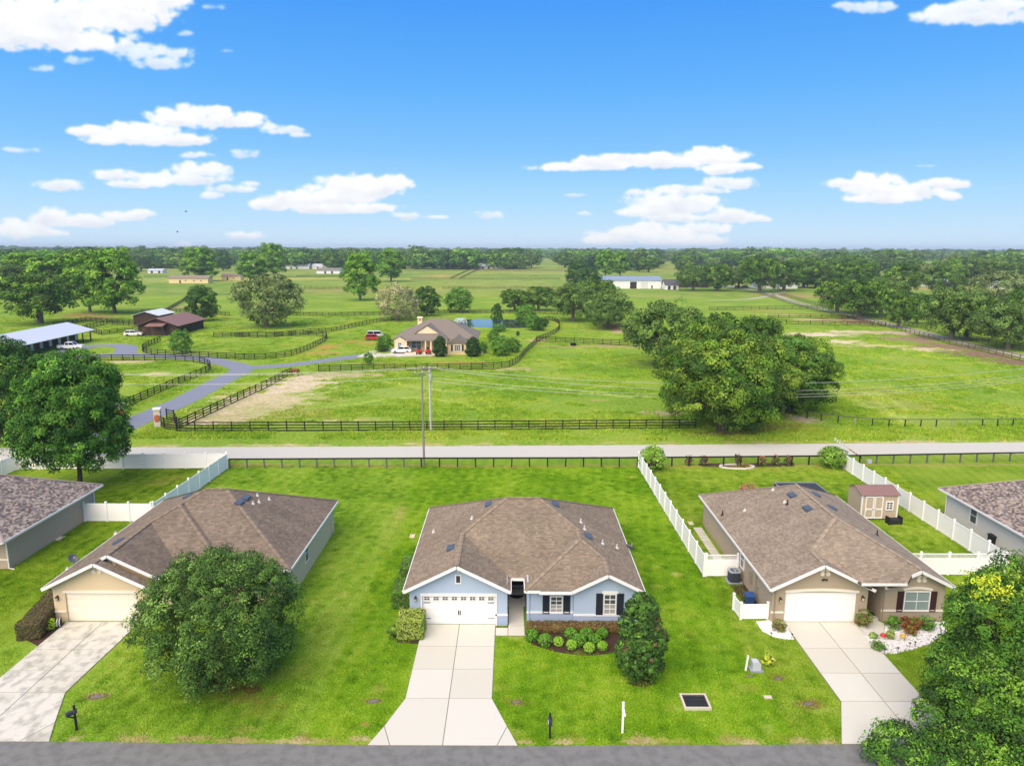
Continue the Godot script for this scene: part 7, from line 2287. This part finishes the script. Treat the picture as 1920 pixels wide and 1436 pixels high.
	# garden round it
	for q in [[825, 668, 632, 24, "cone clipped evergreen between porch and wing of the ranch house"], [887, 668, 634, 26, "cone clipped evergreen at the corner of the ranch house"]]:
		var at := gp(q[0], q[1])
		var h := pz(q[0], q[2], at.z).y
		var w: float = q[3] * metres_per_pixel(at) * 0.5
		var t := thing("cone_evergreen", q[4], "shrub", at, 0.0, "cone evergreens")
		var b := [[Vector3(0, h * 0.3, 0), Vector3(w, h * 0.32, w)], [Vector3(0, h * 0.6, 0), Vector3(w * 0.85, h * 0.3, w * 0.85)], [Vector3(0, h * 0.82, 0), Vector3(w * 0.5, h * 0.19, w * 0.5)]]
		obj("trunk", trunk(b, 0.1, 0.8, 3), mat("bark_6a6053", Color("6a6053")), t)
		obj("foliage", leaves(b, 260, 36, 0.42, 0.24, ["2c4a1a", "365820", "264014"], 55, 0.3), vmat("leaf"), t)
	for q in [["bushy", "loose bush at the side wall of the ranch house", 722, 657, 625, 34], ["dark_round", "low dark hedge bush at the forecourt corner", 716, 660, 645, 26], ["bushy", "light green bush in the ranch garden", 940, 667, 628, 46], ["bushy", "bright bush beside the larger garden bush", 962, 660, 632, 34], ["bushy", "bush behind the cone evergreen corner", 905, 662, 640, 24], ["bushy", "small tree on the verge below the forecourt", 691, 682, 659, 22], ["bushy", "bright green bush inside the middle paddock fence", 340, 662, 616, 48], ["bushy", "olive bush beside the pond", 985, 608, 570, 46], ["bushy", "lime bush beside the pond", 1000, 619, 588, 38], ["dark_round", "dark bush at the curve of the pond fence", 1022, 612, 596, 16], ["bushy", "pale shrub behind the ranch house wing", 925, 640, 618, 26], ["dark_round", "tiny dark tree on the pond lawn", 971, 630, 620, 8], ["bushy", "reedy bush on the near pond bank", 935, 622, 606, 30], ["dark_round", "round bush at the pond corner under the oaks", 1012, 620, 596, 30]]:
		kind_tree(q[0], "garden_bush", q[1], "ranch garden bushes", q[2], q[3], q[4], q[5], q[2])
	var terr := Shape.new()
	terr.prism(PackedVector2Array([Vector2(-9.4, -168.5), Vector2(-7.2, -170), Vector2(-6.0, -174), Vector2(-6.3, -174.2), Vector2(-7.5, -170.4), Vector2(-9.4, -168.9)]), 0, 0.5, Transform3D(Basis(Vector3.RIGHT, Vector3.BACK, Vector3.UP), Vector3.ZERO))
	tag(obj("garden_wall", terr, cream), "low curved garden wall beside the ranch house", "wall")
func pond() -> void:
	var rim := PackedVector2Array()
	for q in [[848, 607], [862, 600], [900, 598], [950, 599], [1000, 601], [1015, 607], [1003, 613], [975, 615], [952, 615], [920, 614], [880, 613], [855, 612]]:
		var p := gp(q[0], q[1])
		rim.append(Vector2(p.x, p.z))
	var water := mat("pond_water", Color("3c4846"), 0.02)
	water.heightmap_enabled = true
	water.heightmap_texture = noise_tex("ripple", 256, 0.03, 3, 0.0, 1.0)
	water.heightmap_scale = 0.08
	water.uv1_triplanar = true
	water.uv1_world_triplanar = true
	water.uv1_scale = Vector3.ONE * 0.2
	structure("pond_water", sheet(rim, 0.03, Rect2()), water, "small mirror smooth pond behind the ranch house")
	var at := gp(864, 607)
	var o := thing("fountain", "white water fountain spraying in the pond", "fountain", at)
	var spray := mat("spray_white", Color(0.9, 0.96, 1.0, 0.3), 0.5)
	spray.transparency = BaseMaterial3D.TRANSPARENCY_ALPHA
	for k in 26:
		var a := TAU * k / 26
		var s := Shape.new()
		var path := PackedVector3Array()
		var far := 1.4 + (k % 3) * 0.6
		for j in 9:
			var t := j / 8.0
			path.append(Vector3(cos(a) * far * t, 0.1 + 2.0 * (t * 1.2) * (1.2 - t * 1.2) * 2.2 + 0.2, sin(a) * far * t))
		s.tube(path, [0.03, 0.04, 0.05, 0.05, 0.06, 0.07, 0.08, 0.09, 0.1], 5)
		obj("jet", s, spray, o)
	var n := Shape.new()
	n.lathe(Vector3.ZERO, [Vector2(0, 0), Vector2(0.5, 0), Vector2(0.4, 0.25), Vector2(0.1, 0.35), Vector2(0, 0.5)], 10)
	obj("nozzle", n, mat("black_paint", Color("16181b")), o)
func farm_buildings() -> void:
	make_kinds()
	ranch_house()
	pond()
	var white := mat("barn_white", Color("dfe0e0"), 0.7)
	var silver := mat("roof_silver", Color("d3d8de"), 0.35, "", 0, 1, 0.2)
	var blue_grey := mat("roof_bluegrey", Color("8b9aac"), 0.4, "", 0, 1, 0.2)
	var brown := mat("stable_brown", Color("553f34"), 0.85, "coarse")
	var rust := mat("roof_rust", Color("8c6a5e"), 0.6, "soft")
	# open sided barn with white roof
	var a := gp(52, 668); var b := gp(153, 643)
	var d := b - a
	var o := thing("stable_barn", "open fronted barn with wide white metal roof", "barn", (a + b) * 0.5, atan2(-d.z, d.x), "farm buildings")
	var l := d.length() + 8.0
	var s := Shape.new()
	s.span(Vector3(-l / 2, -0.1, -12), Vector3(l / 2, 3.0, -3.0))
	obj("stall_wall", s, mat("stall_brown", Color("5c4a40"), 0.9), o)
	for q in [[1.0, 2.9, -6.0, 5.0], [-13.0, 2.9, -6.0, 5.0]]:
		s = Shape.new()
		s.bar(Vector3(0, q[1], q[0]), Vector3(0, q[3], q[2]), l + 2.5, 0.12)
		obj("roof_panel", s, silver, o)
	var n := int(l / 3.6)
	for k in n + 1:
		var x := lerpf(-l / 2, l / 2, float(k) / n)
		s = Shape.new()
		s.span(Vector3(x - 0.12, 0, 0.2), Vector3(x + 0.12, 3.0, 0.44))
		obj("post", s, brown, o)
		if k < n:
			s = Shape.new()
			s.span(Vector3(x + 0.6, 0.0, -3.0), Vector3(x + 2.0, 2.3, -2.94))
			obj("stall_door", s, mat("stall_dark", Color("5a4638"), 0.9), o)
			s = Shape.new()
			s.span(Vector3(x + 2.2, 0.4, -3.0), Vector3(x + 3.4, 2.2, -2.9))
			obj("white_panel", s, white, o)
	# brown stable with rust red roof: gable end to the camera
	var f := gp(296, 629)
	var t := gp(372, 616) - gp(330, 628)
	var turn := atan2(-t.x, -t.z)
	o = thing("brown_stable", "dark brown stable with rust red metal roof", "barn", f, turn, "farm buildings")
	var w := 11.0
	var len_ := 20.0
	s = Shape.new()
	s.prism(PackedVector2Array([Vector2(-w / 2, -0.1), Vector2(w / 2, -0.1), Vector2(w / 2, 2.9), Vector2(0, 4.9), Vector2(-w / 2, 2.9)]), -len_, 0)
	obj("wall", s, brown, o)
	for sx in [-1.0, 1.0]:
		s = Shape.new()
		s.bar(Vector3(sx * (w / 2 + 0.8), 2.75, -len_ / 2), Vector3(0, 5.05, -len_ / 2), len_ + 1.6, 0.1)
		obj("roof_panel", s, rust, o)
	s = Shape.new()
	s.span(Vector3(-1.9, 0, 0.0), Vector3(1.9, 2.6, 0.05))
	obj("doorway", s, mat("stall_dark", Color("5a4638")), o)
	s = Shape.new()
	s.box(Vector3(0.3, 3.3, 1.6), Vector3(5.0, 0.1, 3.6), Basis(Vector3.RIGHT, 0.18))
	obj("canopy", s, rust, o)
	for x in [-2.0, 2.6]:
		s = Shape.new()
		s.span(Vector3(x - 0.08, 0, 3.1), Vector3(x + 0.08, 3.0, 3.26))
		obj("canopy_post", s, brown, o)
	for x in [-4.4, 4.4]:
		add_window(o, facing(Vector3(x * 0.9, 1.2, 0), 0), 1.0, 1.0, 1, 1, brown, mat("stall_dark", Color("5a4638")), 0.1)
	for k in 6:
		add_window(o, Transform3D(Basis(Vector3.UP, PI / 2), Vector3(w / 2, 1.2, -2.0 - k * 3.1)), 1.2, 1.2, 1, 1, brown, mats["stall_dark"], 0.1, "stall_window")
	barn("hay_shed", "small shed with pale metal roof behind the brown stable", gp(306, 606) + Vector3(0, 0, -2), turn + PI / 2, 12, 8, 3.0, 4.2, brown, silver)
	barn("metal_barn", "long white metal barn with blue grey roof", (gp(1132, 541) + gp(1237, 541)) * 0.5, 0.0, 38.0, 16.0, 5.3, 7.6, white, blue_grey, [[1.0, 4.2, 4.4, "2a2320"], [8.0, 4.6, 4.2, "c9ccce"], [13.0, 0.9, 2.1, "3a3a3c"], [-13, 4, 2.2, "3a3230"]])
	var at := gp(1260, 543)
	barn("small_stable", "small white stable with dark roof and arched doors", at, 0.0, 8.5, 9.0, 3.2, 6.2, white, mat("roof_dark", Color("4a4c50"), 0.8), [[-1.7, 1.6, 2.4, "2f3136"], [1.7, 1.6, 2.4, "2f3136"]])
	var cream := mat("shed_cream", Color("dcc794"), 0.85)
	barn("cream_shed", "low cream shed with brown roof in the upper meadow", gp(353, 531), 0.0, 28, 8, 3.6, 5.4, cream, mat("roof_brown", Color("84766a"), 0.8), [[-6, 1.2, 2.2, "4a3a30"]], [[-2, 1.2, 1.4, 1.2], [4, 1.2, 1.4, 1.2], [9, 1.2, 1.4, 1.2]])
	barn("cream_shed", "short cream shed beside the dark tree in the upper meadow", gp(433, 525), 0.0, 15, 8, 3.4, 5.0, cream, mats["roof_brown"], [[-3, 1.2, 2.2, "4a3a30"]], [[2, 1.2, 1.4, 1.2]])
	for q in [[550, 504, 38, 3.2, 6.5, "far white roofed barn beside the twin meadow trees", 1], [615, 513, 24, 3.2, 5.5, "far white house below the lone sycamore", 2], [630, 503, 26, 3.5, 7.0, "far silver roofed barn behind the white house", 1], [600, 504, 20, 3.2, 6.0, "far silver roofed shed between the far barns", 1], [910, 504, 50, 3.4, 6.6, "far white stable under the distant oak belt", 1], [1460, 541, 26, 3.2, 6.0, "far white house beside the asphalt yard", 2], [1300, 539, 20, 2.8, 4.4, "far dark shed under the stable oaks", 3], [1585, 481, 60, 4, 8, "far pale roof in the wood", 1], [1480, 478, 50, 4, 8, "far pale roof above the oaks", 1], [1120, 486, 30, 3, 6, "tiny white roof beyond the meadow", 1], [1070, 485, 30, 3, 6, "tiny white roof among the distant trees", 1], [290, 512, 14, 2.5, 4, "tiny white shelter in the upper field", 1], [1765, 538, 16, 3, 5, "pale shelter seen under the wood oaks", 1], [1900, 542, 18, 3, 5, "blue roofed shelter at the wood edge", 4]]:
		barn("far_barn", q[5], gp(q[0], q[1]), 0.15 * sin(q[0]), q[2], 12, q[3], q[4], white if q[6] != 3 else brown, [silver, silver, mat("roof_grey", Color("77726c"), 0.8), mats["roof_dark"], blue_grey][q[6]], [[-3, 2, 2.4, "3a3a3c"], [4, 2, 2.4, "3a3a3c"]])
	# round pen trough in the front paddock
	s = Shape.new()
	s.lathe(Vector3.ZERO, [Vector2(0, 0.1), Vector2(0.75, 0.1), Vector2(0.8, 0.6), Vector2(0.72, 0.6), Vector2(0.7, 0.2), Vector2(0, 0.2)], 14)
	var tr := tag(obj("water_trough", s, mat("black_paint", Color("16181b"))), "black water trough before the brown board fence", "trough")
	tr.position = gp(1075, 648)
	s = Shape.new()
	s.tube(PackedVector3Array([Vector3(0, -0.2, 0), Vector3(0, 2.4, 0)]), [0.12], 6)
	var gpst := tag(obj("gate_post", s, mat("pale_wood", Color("b39a72"), 0.9)), "pale wooden post beside the brown mulch patch", "post")
	gpst.position = gp(1129, 612)

# ------------------------------------------------------------------ vehicles, made to drive along local x
func car(called: String, label: String, at: Vector3, turn: float, paint: Color, kind: String) -> void:
	var o := thing(called, label, {"truck": "pickup", "suv": "car", "van": "van"}[kind], at, turn, "parked vehicles")
	var pm := mat("paint_" + paint.to_html(false), paint, 0.3)
	pm.clearcoat_enabled = true
	var gm := mat("car_glass", Color("15191d"), 0.06)
	var body: PackedVector2Array
	var cab: PackedVector2Array
	var l := 4.8
	if kind == "truck":
		l = 5.8
		body = PackedVector2Array([Vector2(-2.9, 0.45), Vector2(2.85, 0.45), Vector2(2.9, 0.75), Vector2(2.8, 1.12), Vector2(1.3, 1.2), Vector2(-2.85, 1.22), Vector2(-2.9, 0.8)])
		cab = PackedVector2Array([Vector2(1.25, 1.2), Vector2(0.5, 1.85), Vector2(-0.9, 1.88), Vector2(-1.15, 1.2)])
	elif kind == "suv":
		body = PackedVector2Array([Vector2(-2.35, 0.4), Vector2(2.35, 0.4), Vector2(2.4, 0.7), Vector2(2.25, 0.98), Vector2(1.15, 1.1), Vector2(-2.3, 1.12), Vector2(-2.42, 0.8)])
		cab = PackedVector2Array([Vector2(1.2, 1.08), Vector2(0.35, 1.66), Vector2(-1.8, 1.7), Vector2(-2.3, 1.1)])
	else:
		body = PackedVector2Array([Vector2(-2.3, 0.4), Vector2(2.3, 0.4), Vector2(2.38, 0.8), Vector2(2.1, 1.1), Vector2(-2.3, 1.25), Vector2(-2.4, 0.8)])
		cab = PackedVector2Array([Vector2(2.0, 1.08), Vector2(1.2, 1.9), Vector2(-2.2, 1.95), Vector2(-2.35, 1.2)])
	var s := Shape.new()
	s.prism(body, -0.92, 0.92)
	obj("body", s, pm, o)
	s = Shape.new()
	s.prism(cab, -0.82, 0.82)
	obj("glasshouse", s, gm, o)
	s = Shape.new()
	var top := cab[1].y
	s.span(Vector3(cab[2].x + 0.05, top - 0.04, -0.84), Vector3(cab[1].x - 0.02, top + 0.05, 0.84))
	for sz in [-0.83, 0.83]:
		s.bar(Vector3(cab[0].x, cab[0].y, sz), Vector3(cab[1].x, cab[1].y, sz), 0.06, 0.09)
		s.bar(Vector3(cab[3].x, cab[3].y, sz), Vector3(cab[2].x, cab[2].y, sz), 0.06, 0.12)
		s.bar(Vector3((cab[1].x + cab[2].x) / 2, 1.1, sz), Vector3((cab[1].x + cab[2].x) / 2, top, sz), 0.05, 0.1)
	obj("roof", s, pm, o)
	for sx in [-1.0, 1.0]:
		for sz in [-0.86, 0.86]:
			s = Shape.new()
			s.lathe(Vector3.ZERO, [Vector2(0, -0.12), Vector2(0.3, -0.12), Vector2(0.37, -0.08), Vector2(0.37, 0.08), Vector2(0.3, 0.12), Vector2(0, 0.12)], 14)
			var wh := obj("wheel", s, mat("rubber", Color("141414")), o)
			wh.position = Vector3(sx * l * 0.31, 0.37, sz)
			wh.rotation.x = PI / 2
			s = Shape.new()
			s.lathe(Vector3.ZERO, [Vector2(0, -0.13), Vector2(0.2, -0.13), Vector2(0.2, 0.13), Vector2(0, 0.13)], 10)
			obj("rim", s, mat("rim_silver", Color("a9adb1"), 0.3, "", 0, 1, 0.7), wh)
	for sz in [-0.62, 0.62]:
		s = Shape.new()
		s.box(Vector3(l * 0.48, 0.82, sz), Vector3(0.12, 0.16, 0.34))
		obj("headlight", s, mat("lamp_glass", Color("cdd3d6"), 0.1), o)
		s = Shape.new()
		s.box(Vector3(-l * 0.485, 0.92, sz), Vector3(0.1, 0.22, 0.2))
		obj("tail_light", s, mat("tail_red", Color("7a1616"), 0.2), o)
	if kind == "truck":
		s = Shape.new()
		s.span(Vector3(-2.78, 1.15, -0.76), Vector3(-1.25, 1.225, 0.76))
		obj("bed_floor", s, mat("bed_dark", Color("2b2d2f"), 0.8), o)
func tractor(label: String, at: Vector3, turn: float) -> void:
	var o := thing("lawn_tractor", label, "tractor", at, turn, "red lawn tractors")
	var red := mat("tractor_red", Color("a81f22"), 0.35)
	var s := Shape.new()
	s.prism(PackedVector2Array([Vector2(-0.2, 0.45), Vector2(1.05, 0.45), Vector2(1.1, 0.9), Vector2(0.9, 1.05), Vector2(-0.2, 1.1)]), -0.32, 0.32)
	obj("hood", s, red, o)
	s = Shape.new()
	s.prism(PackedVector2Array([Vector2(-1.2, 0.5), Vector2(-0.2, 0.5), Vector2(-0.25, 0.62), Vector2(-0.5, 0.95), Vector2(-1.15, 1.0)]), -0.6, 0.6)
	obj("fender", s, red, o)
	s = Shape.new()
	s.span(Vector3(-1.0, 1.0, -0.25), Vector3(-0.55, 1.1, 0.25)); s.box(Vector3(-1.02, 1.35, 0), Vector3(0.1, 0.5, 0.48), Basis(Vector3.BACK, 0.15))
	obj("seat", s, mat("black_paint", Color("16181b")), o)
	for x in [-1.05]:
		for z in [-0.45, 0.45]:
			s = Shape.new()
			s.tube(PackedVector3Array([Vector3(x, 0.9, z), Vector3(x + 0.05, 2.0, z)]), [0.03], 5)
			obj("roll_bar", s, mats["black_paint"], o)
	for q in [[-0.75, 0.45, 0.45, 0.55], [0.75, 0.3, 0.3, 0.42]]:
		for z in [-q[3], q[3]]:
			s = Shape.new()
			s.lathe(Vector3.ZERO, [Vector2(0, -0.12), Vector2(q[1], -0.1), Vector2(q[1], 0.1), Vector2(0, 0.12)], 12)
			var w := obj("wheel", s, mat("rubber", Color("141414")), o)
			w.position = Vector3(q[0], q[2], z)
			w.rotation.x = PI / 2
	s = Shape.new()
	s.lathe(Vector3(-0.25, 1.2, 0), [Vector2(0.16, 0), Vector2(0.19, 0.02), Vector2(0.16, 0.04), Vector2(0.16, 0.0)], 12)
	s.tube(PackedVector3Array([Vector3(-0.1, 0.9, 0), Vector3(-0.25, 1.22, 0)]), [0.03], 5)
	obj("steering_wheel", s, mats["black_paint"], o)
# ------------------------------------------------------------------ animals: capsules joined by a smooth minimum, meshed as surface nets
func body_mesh(bones: Array, cell: float, blend: float) -> ArrayMesh:
	var lo := Vector3(1e9, 1e9, 1e9)
	var hi := -lo
	for b in bones:
		for e in [0, 1]:
			lo = lo.min(b[e] - Vector3.ONE * (b[2 + e] + cell * 3)); hi = hi.max(b[e] + Vector3.ONE * (b[2 + e] + cell * 3))
	var n := Vector3i(((hi - lo) / cell).ceil()) + Vector3i.ONE
	var f := PackedFloat32Array()
	f.resize(n.x * n.y * n.z)
	var i := 0
	for z in n.z:
		for y in n.y:
			for x in n.x:
				var p := lo + Vector3(x, y, z) * cell
				var d := 1e9
				for b in bones:
					var ab: Vector3 = b[1] - b[0]
					var t := clampf((p - b[0]).dot(ab) / maxf(ab.length_squared(), 1e-6), 0, 1)
					var e: float = p.distance_to(b[0] + ab * t) - lerpf(b[2], b[3], t)
					var h := clampf(0.5 + 0.5 * (d - e) / blend, 0, 1) if d < 1e8 else 1.0
					d = e if d > 1e8 else lerpf(d, e, h) - blend * h * (1.0 - h)
				f[i] = d
				i += 1
	var at := {}
	var s := Shape.new()
	var key := func(x: int, y: int, z: int) -> int: return x + n.x * (y + n.y * z)
	for z in n.z - 1:
		for y in n.y - 1:
			for x in n.x - 1:
				var sum := Vector3.ZERO
				var hits := 0
				for q in [[0, 0, 0, 1, 0, 0], [0, 1, 0, 1, 1, 0], [0, 0, 1, 1, 0, 1], [0, 1, 1, 1, 1, 1], [0, 0, 0, 0, 1, 0], [1, 0, 0, 1, 1, 0], [0, 0, 1, 0, 1, 1], [1, 0, 1, 1, 1, 1], [0, 0, 0, 0, 0, 1], [1, 0, 0, 1, 0, 1], [0, 1, 0, 0, 1, 1], [1, 1, 0, 1, 1, 1]]:
					var a := f[key.call(x + q[0], y + q[1], z + q[2])]
					var b := f[key.call(x + q[3], y + q[4], z + q[5])]
					if (a < 0.0) != (b < 0.0):
						sum += Vector3(x + q[0], y + q[1], z + q[2]).lerp(Vector3(x + q[3], y + q[4], z + q[5]), a / (a - b))
						hits += 1
				if hits:
					at[key.call(x, y, z)] = lo + sum / hits * cell
	for z in range(1, n.z - 1):
		for y in range(1, n.y - 1):
			for x in range(1, n.x - 1):
				var a := f[key.call(x, y, z)] < 0.0
				for q in [[1, 0, 0, 0, 1, 0, 0, 0, 1], [0, 1, 0, 0, 0, 1, 1, 0, 0], [0, 0, 1, 1, 0, 0, 0, 1, 0]]:
					var b := f[key.call(x + q[0], y + q[1], z + q[2])] < 0.0
					if a == b:
						continue
					var c0: Vector3 = at[key.call(x, y, z)]
					var c1: Vector3 = at[key.call(x - q[3], y - q[4], z - q[5])]
					var c2: Vector3 = at[key.call(x - q[3] - q[6], y - q[4] - q[7], z - q[5] - q[8])]
					var c3: Vector3 = at[key.call(x - q[6], y - q[7], z - q[8])]
					if a:
						s.quad(c0, c1, c2, c3)
					else:
						s.quad(c0, c3, c2, c1)
	s.smooth(0.002)
	return s.mesh()
func horse(label: String, at: Vector3, turn: float, grazing := true) -> void:
	var o := thing("horse", label, "horse", at, turn)
	var bones := [[Vector3(-0.55, 1.22, 0), Vector3(0.0, 1.16, 0), 0.29, 0.28], [Vector3(0.0, 1.16, 0), Vector3(0.5, 1.2, 0), 0.28, 0.3], [Vector3(0.5, 1.12, 0), Vector3(0.45, 1.4, 0), 0.24, 0.16]]
	if grazing:
		bones += [[Vector3(0.6, 1.25, 0), Vector3(1.15, 0.85, 0), 0.2, 0.12], [Vector3(1.15, 0.85, 0), Vector3(1.3, 0.5, 0), 0.12, 0.07], [Vector3(1.13, 0.94, 0.06), Vector3(1.1, 1.03, 0.07), 0.03, 0.015], [Vector3(1.13, 0.94, -0.06), Vector3(1.1, 1.03, -0.07), 0.03, 0.015]]
	for z in [-0.16, 0.16]:
		bones += [[Vector3(0.5, 1.0, z), Vector3(0.5, 0.58, z), 0.13, 0.07], [Vector3(0.5, 0.58, z), Vector3(0.48, 0.2, z), 0.06, 0.045], [Vector3(0.48, 0.2, z), Vector3(0.54, 0.05, z), 0.05, 0.065]]
		bones += [[Vector3(-0.6, 1.15, z * 0.9), Vector3(-0.48, 0.78, z), 0.22, 0.11], [Vector3(-0.48, 0.78, z), Vector3(-0.72, 0.5, z), 0.1, 0.06], [Vector3(-0.72, 0.5, z), Vector3(-0.66, 0.2, z), 0.055, 0.045], [Vector3(-0.66, 0.2, z), Vector3(-0.6, 0.05, z), 0.05, 0.065]]
	obj("body", body_mesh(bones, 0.055, 0.07), mat("horse_chestnut", Color("7a3d1e"), 0.6, "soft"), o)
	var s := Shape.new()
	s.tube(PackedVector3Array([Vector3(-0.84, 1.3, 0), Vector3(-0.98, 1.1, 0), Vector3(-0.98, 0.6, 0)]), [0.05, 0.07, 0.03], 6)
	obj("tail", s, mat("horse_dark", Color("24150e"), 0.7), o)
	s = Shape.new()
	for k in 6:
		s.bar(Vector3(0.55, 1.45, 0).lerp(Vector3(1.12, 1.0, 0), k / 6.0), Vector3(0.62, 1.4, 0.03).lerp(Vector3(1.16, 0.92, 0.03), (k + 1) / 6.0), 0.06, 0.16)
	obj("mane", s, mats["horse_dark"], o)
func bird(label: String, u: float, v: float, z: float) -> void:
	var p := pz(u, v, z)
	var o := thing("bird", label, "bird", p, 0.6, "gliding birds")
	var s := Shape.new()
	s.tube(PackedVector3Array([Vector3(-0.35, 0, 0), Vector3(-0.1, 0.02, 0), Vector3(0.2, 0.02, 0), Vector3(0.36, 0, 0)]), [0.03, 0.1, 0.08, 0.02], 6)
	for sz in [-1.0, 1.0]:
		s.quad(Vector3(0.16, 0.05, sz * 0.05), Vector3(0.1, 0.22, sz * 0.5), Vector3(-0.1, 0.22, sz * 0.5), Vector3(-0.14, 0.05, sz * 0.05))
		s.quad(Vector3(0.1, 0.22, sz * 0.5), Vector3(-0.06, 0.34, sz * 1.0), Vector3(-0.16, 0.34, sz * 0.96), Vector3(-0.1, 0.22, sz * 0.5))
	s.quad(Vector3(-0.3, 0, -0.03), Vector3(-0.3, 0, 0.03), Vector3(-0.52, 0, 0.1), Vector3(-0.52, 0, -0.1))
	obj("body", s, mat("bird_dark", Color("4c4c50"), 0.8), o)
	o.scale = Vector3.ONE * 0.7
func build_farm_life() -> void:
	car("pickup_truck", "white crew cab pickup parked before the open fronted barn", gp(133, 655), 0.15, Color("e2e4e6"), "truck")
	car("covered_car", "low white car parked beside the brown stable", gp(250, 630), 0.2, Color("e6e7e8"), "suv")
	car("parked_suv", "white suv parked on the ranch house forecourt", gp(753, 662), PI - 0.02, Color("e6e8ea"), "suv")
	car("parked_van", "white van parked on the grass behind the red car", gp(704, 633), 0.1, Color("dfe2e4"), "van")
	car("red_car", "red car parked on the grass in front of the white van", gp(701, 638), 0.1, Color("b01c2c"), "suv")
	for q in [[1345, 541, "dark car parked nearest the far white barns", "2a2f36"], [1385, 540, "silver car parked in the asphalt yard", "9aa0a6"], [1398, 540, "dark blue car parked in the asphalt yard", "27344a"]]:
		car("yard_car", q[2], gp(q[0], q[1]), 0.3, Color(q[3]), "suv")
	tractor("red lawn tractor beside the porch steps", gp(785, 664), -PI / 2)
	tractor("red lawn tractor next to the cone evergreen", gp(803, 664), -PI / 2 + 0.2)
	horse("chestnut horse grazing at the sandy paddock fence gap", gp(553, 705), PI - 0.1)
	bird("dark bird gliding above the horizon, higher of two", 348, 397, -150)
	bird("dark bird gliding above the horizon, lower of two", 332, 435, -150)

func _ready() -> void:
	var t0 := Time.get_ticks_msec()
	set_camera_and_light()
	build_ground()
	build_houses()
	farm_buildings()
	print("houses ", Time.get_ticks_msec() - t0)
	build_fences()
	build_trees()
	print("trees ", Time.get_ticks_msec() - t0)
	build_gardens()
	build_small_things()
	build_farm_life()
	print("all ", Time.get_ticks_msec() - t0)
